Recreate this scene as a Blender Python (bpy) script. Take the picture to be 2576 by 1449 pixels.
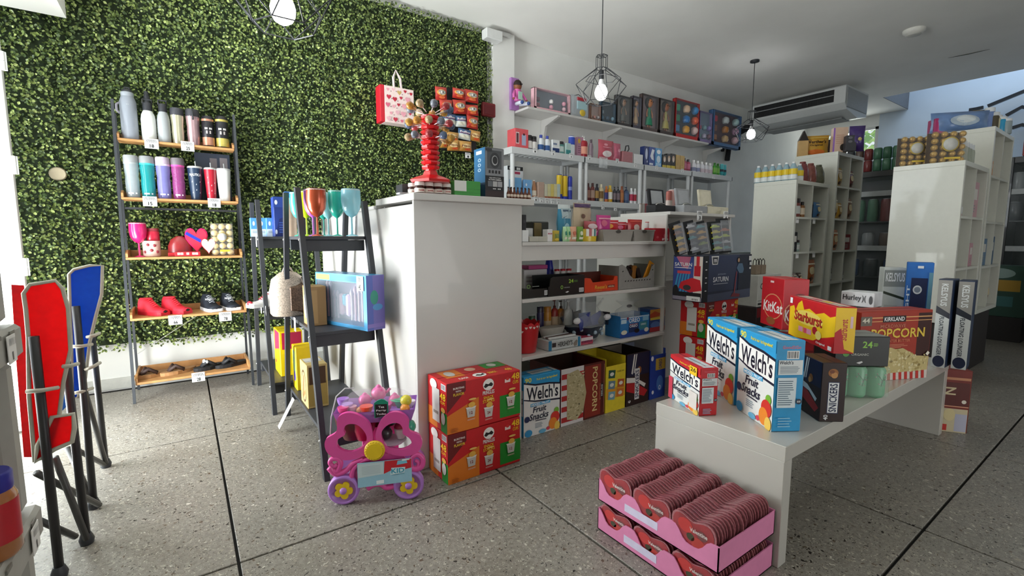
import bpy, math, random
from mathutils import Vector, Matrix
random.seed(7)
for o in list(bpy.data.objects): bpy.data.objects.remove(o)
SC = bpy.context.scene; COL = SC.collection
V3 = Vector; PI = math.pi
# ---------------------------------------------------------------- camera
FPX = 1171.0; CX, CY = 1288.0, 724.5; HC = 1.25
PITCH = math.atan(125 / FPX)
AZ = math.atan2(2964 - CX, FPX / math.cos(PITCH))
_f0 = V3((math.cos(AZ), math.sin(AZ), 0))
CR = V3((math.sin(AZ), -math.cos(AZ), 0))
CF = _f0 * math.cos(PITCH) + V3((0, 0, -math.sin(PITCH)))
CU = CR.cross(CF)
CP = V3((0, 0, HC))
cam_d = bpy.data.cameras.new('camera'); cam = bpy.data.objects.new('camera', cam_d); COL.objects.link(cam)
cam_d.sensor_fit = 'HORIZONTAL'; cam_d.sensor_width = 36; cam_d.lens = FPX / 2576 * 36; cam_d.clip_start = 0.05
cam.matrix_world = Matrix(((CR.x, CU.x, -CF.x, CP.x), (CR.y, CU.y, -CF.y, CP.y), (CR.z, CU.z, -CF.z, CP.z), (0, 0, 0, 1)))
SC.camera = cam
# ---------------------------------------------------------------- world, light, exposure
SC.view_settings.view_transform = 'Standard'; SC.view_settings.look = 'None'
SC.view_settings.exposure = 0.3; SC.view_settings.gamma = 1.0; SC.view_settings.use_curve_mapping = False
W = bpy.data.worlds.new('sky'); SC.world = W; W.use_nodes = True
bg = W.node_tree.nodes['Background']; bg.inputs[0].default_value = (0.85, 0.93, 1.0, 1); bg.inputs[1].default_value = .8
def area(name, loc, rot, sx, sy, power, col=(1, 1, 1)):
    d = bpy.data.lights.new(name, 'AREA'); d.shape = 'RECTANGLE'; d.size = sx; d.size_y = sy; d.energy = power; d.color = col
    o = bpy.data.objects.new(name, d); COL.objects.link(o); o.location = loc; o.rotation_euler = rot; return o
area('daylight_left', (-1.85, 3.55, 1.5), (0, math.radians(-108), math.radians(28)), 2.8, 1.6, 170, (0.90, 0.97, 1.0))      # storefront glass on the left
area('ceiling_fill_left', (-1.8, 3.5, .5), (0, math.radians(-145), math.radians(28)), 1.6, 1.7, 170, (0.97, 1.0, 0.97))   # uplight added to brighten the ceiling, stands in for bounce off the pavement
area('daylight_front', (2.75, -2.8, 1.0), (math.radians(128), 0, 0), 2.2, 2.0, 34, (1.0, 0.97, 0.93))        # street side behind the camera
area('daylight_window', (11.9, 3.75, 3.05), (0, math.radians(90), 0), 0.6, 1.3, 16, (0.95, 1.0, 0.95))      # far clerestory window
area('daylight_stair', (10.95, 1.4, 5.4), (0, 0, 0), 1.1, 2.6, 34, (0.74, 0.87, 1.0))                          # skylight over the stair
# ---------------------------------------------------------------- helpers: pixel of the photograph + a real plane -> a point of the room
def ray(px, py): return CF + CR * ((px - CX) / FPX) - CU * ((py - CY) / FPX)
def P(px, py, x=None, y=None, z=None):
    d = ray(px, py)
    t = (x - CP.x) / d.x if x is not None else (y - CP.y) / d.y if y is not None else (z - CP.z) / d.z
    return CP + d * t
def ZH(x, y, py):
    q = V3((x, y, 0)) - V3((CP.x, CP.y, 0)); s = (CY - py) / FPX
    a = q.dot(CU); b = CU.z; c = q.dot(CF); d = CF.z
    return CP.z + (s * c - a) / (b - s * d)
# ---------------------------------------------------------------- materials
def lin(c):
    if isinstance(c, str): c = [int(c[i:i + 2], 16) / 255 for i in (0, 2, 4)]
    return tuple(x / 12.92 if x <= 0.04045 else ((x + 0.055) / 1.055) ** 2.4 for x in c) + (1,)
_M = {}
def M(c, rough=0.5, metal=0.0, trans=0.0, emit=0.0, alpha=1.0, coat=0.0, var=0.06, sc=30.0, bump=0.0, sss=0.0):
    k = (c, rough, metal, trans, emit, alpha, coat, var, sc, bump)
    if k in _M: return _M[k]
    m = bpy.data.materials.new('m_' + str(c)); m.use_nodes = True; nt = m.node_tree; b = nt.nodes['Principled BSDF']
    L = lin(c)
    if var and not emit:
        tc = nt.nodes.new('ShaderNodeTexCoord'); n = nt.nodes.new('ShaderNodeTexNoise'); n.inputs['Scale'].default_value = sc; n.inputs['Detail'].default_value = 3
        r = nt.nodes.new('ShaderNodeValToRGB'); r.color_ramp.elements[0].position = .3; r.color_ramp.elements[1].position = .7
        r.color_ramp.elements[0].color = tuple(x * (1 - var) for x in L[:3]) + (1,); r.color_ramp.elements[1].color = tuple(min(1, x * (1 + var)) for x in L[:3]) + (1,)
        nt.links.new(tc.outputs['Object'], n.inputs['Vector']); nt.links.new(n.outputs['Fac'], r.inputs['Fac']); nt.links.new(r.outputs['Color'], b.inputs['Base Color'])
        if bump:
            bm_ = nt.nodes.new('ShaderNodeBump'); bm_.inputs['Strength'].default_value = bump; bm_.inputs['Distance'].default_value = .01
            nt.links.new(n.outputs['Fac'], bm_.inputs['Height']); nt.links.new(bm_.outputs['Normal'], b.inputs['Normal'])
    b.inputs['Base Color'].default_value = L; b.inputs['Roughness'].default_value = rough; b.inputs['Metallic'].default_value = metal
    b.inputs['Transmission Weight'].default_value = trans; b.inputs['Alpha'].default_value = alpha; b.inputs['Coat Weight'].default_value = coat
    if emit: b.inputs['Emission Color'].default_value = L; b.inputs['Emission Strength'].default_value = emit
    _M[k] = m; return m
def PR(c): return M(c, 0.42, var=0)                       # printing ink
def PL(c, r=.3): return M(c, r, coat=.2, var=0.03)        # glossy plastic
def CLR(c='E8F0F2', a=.28): return M(c, .12, alpha=a, var=0)   # clear plastic film / glass
# ---------------------------------------------------------------- mesh builder
def rotz(a): return Matrix.Rotation(a, 4, 'Z')
def tr(x, y, z): return Matrix.Translation((x, y, z))
_glyph = {}
def glyphs(s):
    if s in _glyph: return _glyph[s]
    c = bpy.data.curves.new('t', 'FONT'); c.body = s; c.size = 1; c.resolution_u = 2; c.offset = 0.02
    o = bpy.data.objects.new('t', c); me = o.to_mesh()
    vs = [(v.co.x, v.co.y) for v in me.vertices]; fs = [tuple(p.vertices) for p in me.polygons]
    o.to_mesh_clear(); bpy.data.objects.remove(o); bpy.data.curves.remove(c)
    x0 = min(v[0] for v in vs); x1 = max(v[0] for v in vs); y0 = min(v[1] for v in vs); y1 = max(v[1] for v in vs)
    _glyph[s] = (vs, fs, x0, x1, y0, y1); return _glyph[s]
class B:
    def __init__(s, T=None): s.v = []; s.f = []; s.m = []; s.sm = []; s.mats = []; s.T = T or Matrix(); 
    def mi(s, m):
        if m not in s.mats: s.mats.append(m)
        return s.mats.index(m)
    def add(s, vs, fs, m, smooth=False):
        o = len(s.v); T = s.T; s.v += [tuple(T @ V3(v)) for v in vs]; k = s.mi(m)
        for f in fs: s.f.append(tuple(i + o for i in f)); s.m.append(k); s.sm.append(smooth)
        return s
    def box(s, x0, x1, y0, y1, z0, z1, m, b=0.0):
        c = ((x0 + x1) / 2, (y0 + y1) / 2, (z0 + z1) / 2); h = (abs(x1 - x0) / 2, abs(y1 - y0) / 2, abs(z1 - z0) / 2)
        if b <= 0:
            vs = [(c[0] + h[0] * i, c[1] + h[1] * j, c[2] + h[2] * k) for i in (-1, 1) for j in (-1, 1) for k in (-1, 1)]
            return s.add(vs, [(0, 1, 3, 2), (4, 6, 7, 5), (0, 4, 5, 1), (2, 3, 7, 6), (0, 2, 6, 4), (1, 5, 7, 3)], m)
        b = min(b, min(h) * .9); vs = []; ix = {}
        for i in (-1, 1):
            for j in (-1, 1):
                for k in (-1, 1):
                    sg = (i, j, k)
                    for a in range(3):
                        ix[(sg, a)] = len(vs); vs.append(tuple(c[q] + sg[q] * (h[q] - (0 if q == a else b)) for q in range(3)))
        fs = []
        def orient(f):
            p = [V3(vs[i]) for i in f]; n = (p[1] - p[0]).cross(p[2] - p[0]); ce = sum(p, V3()) / len(p) - V3(c)
            fs.append(f if n.dot(ce) > 0 else tuple(reversed(f)))
        for a in range(3):
            u, w = [q for q in range(3) if q != a]
            for sa in (-1, 1):
                f = []
                for su, sw in ((-1, -1), (1, -1), (1, 1), (-1, 1)):
                    sg = [0, 0, 0]; sg[a] = sa; sg[u] = su; sg[w] = sw; f.append(ix[(tuple(sg), a)])
                orient(tuple(f))
            for su in (-1, 1):
                for sw in (-1, 1):
                    g = []
                    for sa, face in ((-1, u), (1, u), (1, w), (-1, w)):
                        sg = [0, 0, 0]; sg[a] = sa; sg[u] = su; sg[w] = sw; g.append(ix[(tuple(sg), face)])
                    orient(tuple(g))
        for i in (-1, 1):
            for j in (-1, 1):
                for k in (-1, 1): orient(tuple(ix[((i, j, k), a)] for a in range(3)))
        return s.add(vs, fs, m)
    def lathe(s, prof, m, seg=20, c=(0, 0, 0), sx=1, sy=1, cap=True, smooth=True):
        vs = []; fs = []; n = len(prof)
        for r, z in prof:
            for i in range(seg):
                a = 2 * PI * i / seg; vs.append((c[0] + r * math.cos(a) * sx, c[1] + r * math.sin(a) * sy, c[2] + z))
        for j in range(n - 1):
            for i in range(seg): fs.append((j * seg + i, j * seg + (i + 1) % seg, (j + 1) * seg + (i + 1) % seg, (j + 1) * seg + i))
        s.add(vs, fs, m, smooth)
        if cap:
            s.add(vs[:seg], [tuple(reversed(range(seg)))], m); s.add(vs[-seg:], [tuple(range(seg))], m)
        return s
    def cyl(s, x, y, z0, z1, r, m, seg=16, r2=None): return s.lathe([(r, z0), (r if r2 is None else r2, z1)], m, seg, (x, y, 0))
    def ball(s, x, y, z, r, m, seg=14, sx=1, sy=1, sz=1):
        n = max(5, seg // 2); pr = [(max(1e-4, r * math.sin(PI * i / n)), -r * sz * math.cos(PI * i / n)) for i in range(n + 1)]
        return s.lathe(pr, m, seg, (x, y, z), sx, sy, cap=False)
    def tube(s, pts, r, m, seg=6, close=False, rs=None, cap=True):
        pts = [V3(p) for p in pts]; n = len(pts); vs = []; fs = []; up = V3((0, 0, 1)); prev = None
        for i, p in enumerate(pts):
            if close: d = pts[(i + 1) % n] - pts[i - 1]
            else: d = pts[min(i + 1, n - 1)] - pts[max(i - 1, 0)]
            d.normalize()
            if prev is None:
                a = d.cross(up)
                if a.length < .05: a = d.cross(V3((1, 0, 0)))
            else: a = prev - d * prev.dot(d)
            a.normalize(); prev = a; b = d.cross(a); rr = rs[i] if rs else r
            for k in range(seg):
                t = 2 * PI * (k + .5) / seg; vs.append(tuple(p + a * (rr * math.cos(t)) + b * (rr * math.sin(t))))
        for i in range(n if close else n - 1):
            j = (i + 1) % n
            for k in range(seg): fs.append((i * seg + k, i * seg + (k + 1) % seg, j * seg + (k + 1) % seg, j * seg + k))
        if cap and not close: fs.append(tuple(range(seg))[::-1]); fs.append(tuple(range((n - 1) * seg, n * seg)))
        return s.add(vs, fs, m, seg > 5)
    def prism(s, poly, y0, y1, m, frame='xz', holes=None):
        n = len(poly)
        mp = {'xz': lambda p, d: (p[0], d, p[1]), 'xy': lambda p, d: (p[0], p[1], d), 'yz': lambda p, d: (d, p[0], p[1])}[frame]
        vs = [mp(p, y0) for p in poly] + [mp(p, y1) for p in poly]
        fs = [tuple(range(n)), tuple(range(2 * n - 1, n - 1, -1))] + [(i, i + n, (i + 1) % n + n, (i + 1) % n) for i in range(n)]
        return s.add(vs, fs, m)
    def ring(s, outer, inner, y0, y1, m):
        n = len(outer); f = lambda p, d: (p[0], d, p[1])
        vs = [f(p, y0) for p in outer] + [f(p, y0) for p in inner] + [f(p, y1) for p in outer] + [f(p, y1) for p in inner]; fs = []
        for i in range(n):
            j = (i + 1) % n
            fs += [(i, j, n + j, n + i), (2 * n + i, 3 * n + i, 3 * n + j, 2 * n + j), (i, 2 * n + i, 2 * n + j, j), (n + i, n + j, 3 * n + j, 3 * n + i)]
        return s.add(vs, fs, m)
    def pouch(s, w, h, t, m, T=None, nx=8, nz=8, jag=True, mtop=None, mbot=None):
        """a filled bag: pillow with flat crimped seams at top and bottom, front to -Y"""
        vs = []; T0 = s.T; 
        if T is not None: s.T = s.T @ T
        for sd in (-1, 1):
            for j in range(nz + 1):
                for i in range(nx + 1):
                    u = i / nx * 2 - 1; v = j / nz * 2 - 1
                    k = max(0, 1 - abs(v) ** 3) * max(0, 1 - abs(u) ** 4) * (1 + .12 * math.sin(7 * u + 5 * v + sd))
                    wv = 1 - .05 * (1 - abs(v)) 
                    vs.append((u * w / 2 * wv, sd * t / 2 * k + .001 * sd, (v + 1) / 2 * h))
        q = (nx + 1) * (nz + 1)
        for j in range(nz):
            mm = mtop if (mtop and j >= nz - 1) else mbot if (mbot and j < nz * .42) else m
            f1 = []; 
            for i in range(nx):
                a = j * (nx + 1) + i; f1 += [(a, a + 1, a + nx + 2, a + nx + 1), (q + a, q + a + nx + 1, q + a + nx + 2, q + a + 1)]
            o = len(s.v)
            if j == 0: base = o; s.v += [tuple(s.T @ V3(v)) for v in vs]
            k = s.mi(mm)
            for f in f1: s.f.append(tuple(x + base for x in f)); s.m.append(k); s.sm.append(True)
        s.T = T0; return s
    def make(s, name, parent=None, label=None, hide_stuff=False):
        me = bpy.data.meshes.new(name); me.from_pydata(s.v, [], s.f)
        for m in s.mats: me.materials.append(m)
        me.polygons.foreach_set('material_index', s.m); me.polygons.foreach_set('use_smooth', s.sm); me.update()
        o = bpy.data.objects.new(name, me); COL.objects.link(o)
        if parent is not None: o.parent = parent
        if label: o['label'] = label
        return o
def thing(name, label, cat, loc=(0, 0, 0), rz=0, group=None, T=None):
    o = bpy.data.objects.new(name, None); COL.objects.link(o); o.empty_display_size = .05
    if T is not None: o.matrix_world = T
    else: o.location = loc; o.rotation_euler = (0, 0, rz)
    o['label'] = label; o['category'] = cat
    if group: o['group'] = group
    return o
def tag(o, label, cat, group=None, kind=None):
    if label: o['label'] = label
    if cat: o['category'] = cat
    if group: o['group'] = group
    if kind: o['kind'] = kind
    return o
def dup(src, loc=None, rz=None, label=None, group=None, T=None):
    def cp(o, par):
        c = o.copy(); COL.objects.link(c); c.parent = par
        for ch in o.children: cp(ch, c)
        return c
    r = cp(src, None)
    if T is not None: r.matrix_world = T
    if loc is not None: r.location = loc
    if rz is not None: r.rotation_euler = (0, 0, rz)
    if label: r['label'] = label
    if group: r['group'] = group
    return r
def struct(name, b, parent=None):
    o = b.make(name, parent); o['kind'] = 'structure'; return o
# flat print on a face. u to the right, v up; faces: F(-Y) L(-X) R(+X) T(+Z)
class Pr:
    def __init__(s, face='F', w=0, d=0, h=0, off=0.00022):
        s.b = B(); s.k = 0; s.face = face; s.w, s.d, s.h, s.off = w, d, h, off; s.W = w if face in 'FT' else d; s.H = d if face == 'T' else h
    def pt(s, u, v, n):
        if s.face == 'F': return (u - s.w / 2, -n, v)
        if s.face == 'L': return (-s.w / 2 - n, s.d - u, v)
        if s.face == 'R': return (s.w / 2 + n, u, v)
        return (u - s.w / 2, v, s.h + n)
    def poly(s, pts, c, z=None):
        """pts in fractions of the face"""
        s.k += 1; n = s.off * s.k if z is None else z; pts = [(min(1, max(0, u)), min(1, max(0, v))) for u, v in pts]
        s.b.add([s.pt(u * s.W, v * s.H, n) for u, v in pts], [tuple(range(len(pts)))], c if not isinstance(c, str) else PR(c)); return s
    def rect(s, u0, v0, u1, v1, c): return s.poly([(u0, v0), (u1, v0), (u1, v1), (u0, v1)], c)
    def ell(s, u, v, ru, rv, c, n=20, a0=0, a1=2 * PI):
        return s.poly([(u + ru * math.cos(a0 + (a1 - a0) * i / n), v + rv * math.sin(a0 + (a1 - a0) * i / n)) for i in range(n + (0 if a1 - a0 > 6.2 else 1))], c)
    def text(s, t, u0, v0, u1, v1, c, shear=0.0, rot=0, arc=0.0):
        """fit the string into the given rectangle (fractions); rot = 0, 90 (reads upward), -90 (reads downward)"""
        vs, fs, a0, a1, b0, b1 = glyphs(t); s.k += 1; out = []
        for x, y in vs:
            p = (x - a0) / (a1 - a0); q = (y - b0) / (b1 - b0); p2 = p
            if rot == 90: p, q = 1 - q, p
            elif rot == -90: p, q = q, 1 - p
            out.append(s.pt((u0 + (u1 - u0) * p) * s.W + shear * (v1 - v0) * q * s.H, (v0 + (v1 - v0) * q + arc * p) * s.H, s.off * s.k))
        s.b.add(out, fs, c if not isinstance(c, str) else PR(c)); return s
    def bars(s, u0, v0, u1, v1, n=9):
        s.rect(u0, v0, u1, v1, 'F2F2F2'); rnd = random.Random(n)
        x = u0 + .06 * (u1 - u0); s.k += 1; k = s.k
        while x < u1 - .08 * (u1 - u0):
            wd = (u1 - u0) * rnd.choice((.03, .05, .07)); s.poly([(x, v0 + .12 * (v1 - v0)), (x + wd, v0 + .12 * (v1 - v0)), (x + wd, v1 - .1 * (v1 - v0)), (x, v1 - .1 * (v1 - v0))], '222222', s.off * k); x += wd * 2.1
        return s
    def lines(s, u0, v0, u1, v1, n, c='777777', fill=.4):
        s.k += 1; k = s.k; rnd = random.Random(n)
        for i in range(n):
            a = v0 + (v1 - v0) * i / n; e = u0 + (u1 - u0) * rnd.uniform(.6, 1)
            s.poly([(u0, a), (e, a), (e, a + (v1 - v0) / n * fill), (u0, a + (v1 - v0) / n * fill)], c, s.off * k)
        return s
    def done(s, parent, name='printed_label'): return s.b.make(name, parent)
_ORD = ['leftmost', 'second from left', 'third from left', 'fourth from left', 'fifth from left', 'sixth from left', 'seventh from left', 'eighth from left', 'ninth from left', 'tenth from left', 'eleventh from left', 'twelfth from left']
def ordn(i, n): return 'rightmost' if i == n - 1 and n > 1 else _ORD[i]
# ================================================================ SETTING
XL, XR, YF, YB, ZC = -1.45, 11.6, -2.6, 5.0, 3.73
WALL = M('EDEDE9', .75, var=.04, sc=2.5, bump=.05); CEIL = M('F0EFEA', .8, var=.035, sc=1.5, bump=.04)
WHITEL = M('D3D0CC', .28, coat=.25, var=.015, sc=4); WHITEP = M('DDDEDC', .45, var=.02)
BLACKM = M('2E3034', .45, var=.08); BLACKW = M('35373C', .5, var=.12, sc=12)
# floor: dark joint bed with terrazzo slabs as parts
fl = struct('floor', B().box(XL - .3, XR + .3, YF - .3, YB + .2, -.12, -.014, M('161512', .9)))
def terrazzo():
    m = bpy.data.materials.new('terrazzo'); m.use_nodes = True; nt = m.node_tree; N = nt.nodes; L = nt.links; b = N['Principled BSDF']
    g = N.new('ShaderNodeNewGeometry'); cols = None
    def noise(sc, d=4):
        n = N.new('ShaderNodeTexNoise'); n.inputs['Scale'].default_value = sc; n.inputs['Detail'].default_value = d; L.new(g.outputs['Position'], n.inputs['Vector']); return n
    def ramp(src, el):
        r = N.new('ShaderNodeValToRGB'); L.new(src, r.inputs[0]); e = r.color_ramp.elements
        while len(e) < len(el): e.new(.5)
        for i, (p, c) in enumerate(el): e[i].position = p; e[i].color = lin(c) if isinstance(c, str) else (c, c, c, 1)
        return r
    base = ramp(noise(1.3, 5).outputs['Fac'], [(.3, '837C71'), (.5, '928D84'), (.7, '838078')])
    n2 = ramp(noise(55, 6).outputs['Fac'], [(.3, .72), (.7, 1.12)])
    mul = N.new('ShaderNodeMix'); mul.data_type = 'RGBA'; mul.blend_type = 'MULTIPLY'; mul.inputs[0].default_value = 1
    L.new(base.outputs[0], mul.inputs[6]); L.new(n2.outputs[0], mul.inputs[7]); cur = mul.outputs[2]
    wob = N.new('ShaderNodeMix'); wob.data_type = 'VECTOR'; wob.inputs[0].default_value = .04; L.new(g.outputs['Position'], wob.inputs[4]); L.new(noise(40, 2).outputs['Color'], wob.inputs[5])
    for sc, th, el in ((58, .40, [(0, '26221E'), (.2, '5B4B3C'), (.36, 'ABA598'), (.52, '85807A'), (.70, '9E9688'), (.88, 'C8C4B8')]), (100, .36, [(0, '35322C'), (.3, '6B6558'), (.6, 'BDB8AA'), (.8, 'C4C0B4')]), (180, .35, [(0, '4A463E'), (.5, 'B8B4A8')])):
        v = N.new('ShaderNodeTexVoronoi'); v.inputs['Scale'].default_value = sc; L.new(wob.outputs[1], v.inputs['Vector'])
        sep = N.new('ShaderNodeSeparateColor'); L.new(v.outputs['Color'], sep.inputs[0])
        rc = ramp(sep.outputs[0], el); rc.color_ramp.interpolation = 'CONSTANT'
        # chip radius differs from cell to cell
        sz = N.new('ShaderNodeMath'); sz.operation = 'MULTIPLY'; L.new(sep.outputs[1], sz.inputs[0]); sz.inputs[1].default_value = th
        lt = N.new('ShaderNodeMath'); lt.operation = 'LESS_THAN'; L.new(v.outputs['Distance'], lt.inputs[0]); L.new(sz.outputs[0], lt.inputs[1])
        mx = N.new('ShaderNodeMix'); mx.data_type = 'RGBA'; L.new(lt.outputs[0], mx.inputs[0]); L.new(cur, mx.inputs[6]); L.new(rc.outputs[0], mx.inputs[7]); cur = mx.outputs[2]
    L.new(cur, b.inputs['Base Color']); b.inputs['Roughness'].default_value = .38
    return m
TZ = terrazzo()
gx = [0.10 + 1.219 * i for i in range(-2, 11)]; gy = [0.524 + 1.459 * j for j in range(-3, 4)]
for i in range(len(gx) - 1):
    for j in range(len(gy) - 1):
        x0, x1, y0, y1 = max(gx[i], XL - .25), min(gx[i + 1], XR), max(gy[j], YF - .2), min(gy[j + 1], YB)
        if x1 - x0 < .05 or y1 - y0 < .05: continue
        g1 = .0055
        B().box(x0 + g1, x1 - g1, y0 + g1, y1 - g1, -.014, 0, TZ, .002).make('floor_tile', fl)
# back wall, far wall, left wall with glazing, ceiling with stair opening
struct('wall_back', B().box(XL - .3, XR + .3, YB, YB + .15, -.1, 6, WALL))
cy0 = 3.225; cx0 = 10.3
c = B(); c.box(XL - .3, cx0, YF - .3, YB + .15, ZC, ZC + .18, CEIL); c.box(cx0, XR + .3, cy0, YB + .15, ZC, ZC + .18, CEIL)
struct('ceiling', c)
wb = M('CEDAE6', .75, var=.03, sc=2)
c = B(); wy0, wy1, wz0, wz1 = 3.66, 4.80, 2.96, 3.50
c.box(XR, XR + .15, YF - .3, wy0, -.1, 6, wb); c.box(XR, XR + .15, wy1, YB, -.1, 6, WALL); c.box(XR, XR + .15, wy0, wy1, -.1, wz0, WALL); c.box(XR, XR + .15, wy0, wy1, wz1, 6, WALL)
struct('wall_right', c)
c = B(); c.box(cx0, XR, cy0, cy0 + .12, ZC + .18, 6, M('5E6268', .8)); c.box(cx0, XR, cy0 - .012, cy0 - .001, ZC - .001, 6, M('5E6268', .8)); c.box(cx0 - .12, cx0, YF - .3, cy0, ZC + .18, 6, wb); struct('trim_1', c)
win = struct('window_1', B().box(XR + .02, XR + .05, wy0, wy0 + .06, wz0, wz1, WHITEP).box(XR + .02, XR + .05, wy1 - .06, wy1, wz0, wz1, WHITEP).box(XR + .02, XR + .05, wy0, wy1, wz0, wz0 + .05, WHITEP).box(XR + .02, XR + .05, wy0, wy1, wz1 - .05, wz1, WHITEP).box(XR + .02, XR + .05, 4.2, 4.25, wz0, wz1, WHITEP))
B().box(XR + .03, XR + .036, wy0 + .06, wy1 - .06, wz0 + .05, wz1 - .05, CLR('F2F8F6', .12)).make('window_pane', win)
# tree crown outside the far window
rnd = random.Random(3); c = B(); LF = [M('8FBF4E', .6), M('6FA53C', .6), M('B4D66E', .6)]
for k in range(260):
    x, y, z = rnd.uniform(13.2, 14.6), rnd.gauss(4.2, .8), rnd.gauss(3.5, .55); s = rnd.uniform(.06, .13)
    c.add([(x, y - s, z), (x + s * .4, y, z - s * .7), (x, y + s, z), (x - s * .3, y, z + s * .8)], [(0, 1, 2, 3)], LF[k % 3])
t = thing('tree', 'sunlit green tree seen through the small high window', 'tree', (14, 4.2, 0)); c.T = Matrix(); o = c.make('crown', t); o['kind'] = 'stuff'; o.location = (-14, -4.2, 0)
B().tube([(0, 0, 0), (0, .05, 1.6), (-.1, -.1, 3.0)], .09, M('6B5238', .9), rs=[.12, .1, .05]).make('trunk', t)
# left wall : glazed storefront with white frames ; front wall behind camera : glazed
c = B(); c.box(XL - .15, XL, 4.45, YB, -.1, ZC, WALL); c.box(XL - .15, XL, YF - .3, 4.45, 3.3, ZC, WALL); c.box(XL - .15, XL, YF - .3, 2.4, -.1, 3.3, WALL)
struct('wall_left', c)
wn = struct('window_2', B().box(XL - .1, XL - .04, 2.4, 2.47, 0, 3.3, WHITEP).box(XL - .1, XL - .04, 4.37, 4.45, 0, 3.3, WHITEP).box(XL - .1, XL - .04, 2.4, 4.45, 0, .08, WHITEP).box(XL - .1, XL - .04, 2.4, 4.45, 3.22, 3.3, WHITEP))
for a, b_ in ((2.47, 4.37),):
    B().box(XL - .075, XL - .068, a, b_, .08, 3.22, CLR('F4FAFA', .06)).make('window_pane', wn)
c = B(); c.box(XL - .3, 1.6, YF - .15, YF, -.1, ZC, WALL); c.box(3.9, XR + .3, YF - .15, YF, -.1, ZC, WALL); c.box(1.6, 3.9, YF - .15, YF, 2.6, ZC, WALL); struct('wall_front', c)
wn = struct('window_3', B().box(1.6, 1.68, YF - .1, YF - .04, 0, 2.6, WHITEP).box(2.7, 2.78, YF - .1, YF - .04, 0, 2.6, WHITEP).box(3.82, 3.9, YF - .1, YF - .04, 0, 2.6, WHITEP))
for a, b_ in ((1.68, 2.7), (2.78, 3.82)): B().box(a, b_, YF - .08, YF - .07, .02, 2.6, CLR('F4FAFA', .06)).make('window_pane', wn)
struct('trim_2', B().box(-7, XL - .16, -5, YB + .15, -.16, -.03, M('B9B6AE', .9)))          # pavement outside
# open white door leaf at far left, its edge with hinges
dp = P(52, 420, y=4.35)
dr = B(); dx = P(66, 700, y=4.2).x
dr.box(XL + .02, dx - .0, 4.16, 4.21, .02, 2.95, WHITEP, .004)
d_ = struct('door_1', dr)
B().box(dx - .06, dx + .004, 4.14, 4.16, .02, 2.95, M('EDEFEA', .4), .003).make('door_frame', d_)
for py in (152, 415, 672):
    z = ZH(dx, 4.15, py); q = B(); q.cyl(dx + .012, 4.15, z - .055, z - .002, .012, WHITEP, 10); q.cyl(dx + .012, 4.15, z + .002, z + .055, .012, WHITEP, 10); q.box(dx, dx + .03, 4.15, 4.156, z - .055, z + .055, WHITEP, .002); q.make('hinge', d_)
# white return beside the hedge at the upper left corner of the ceiling
a = P(165, 42, y=4.75)
struct('trim_3', B().box(XL, a.x, 4.1, 4.78, a.z - .0, ZC, CEIL))
# pilaster right of the hedge
xp = P(1283, 262, y=YB).x
struct('trim_4', B().box(3.16, xp, YB - .10, YB, 0, ZC, WALL, .004))
struct('baseboard_back', B().box(XL, XR, YB - .012, YB, 0, .09, M('CFCFC8', .6)))
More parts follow.
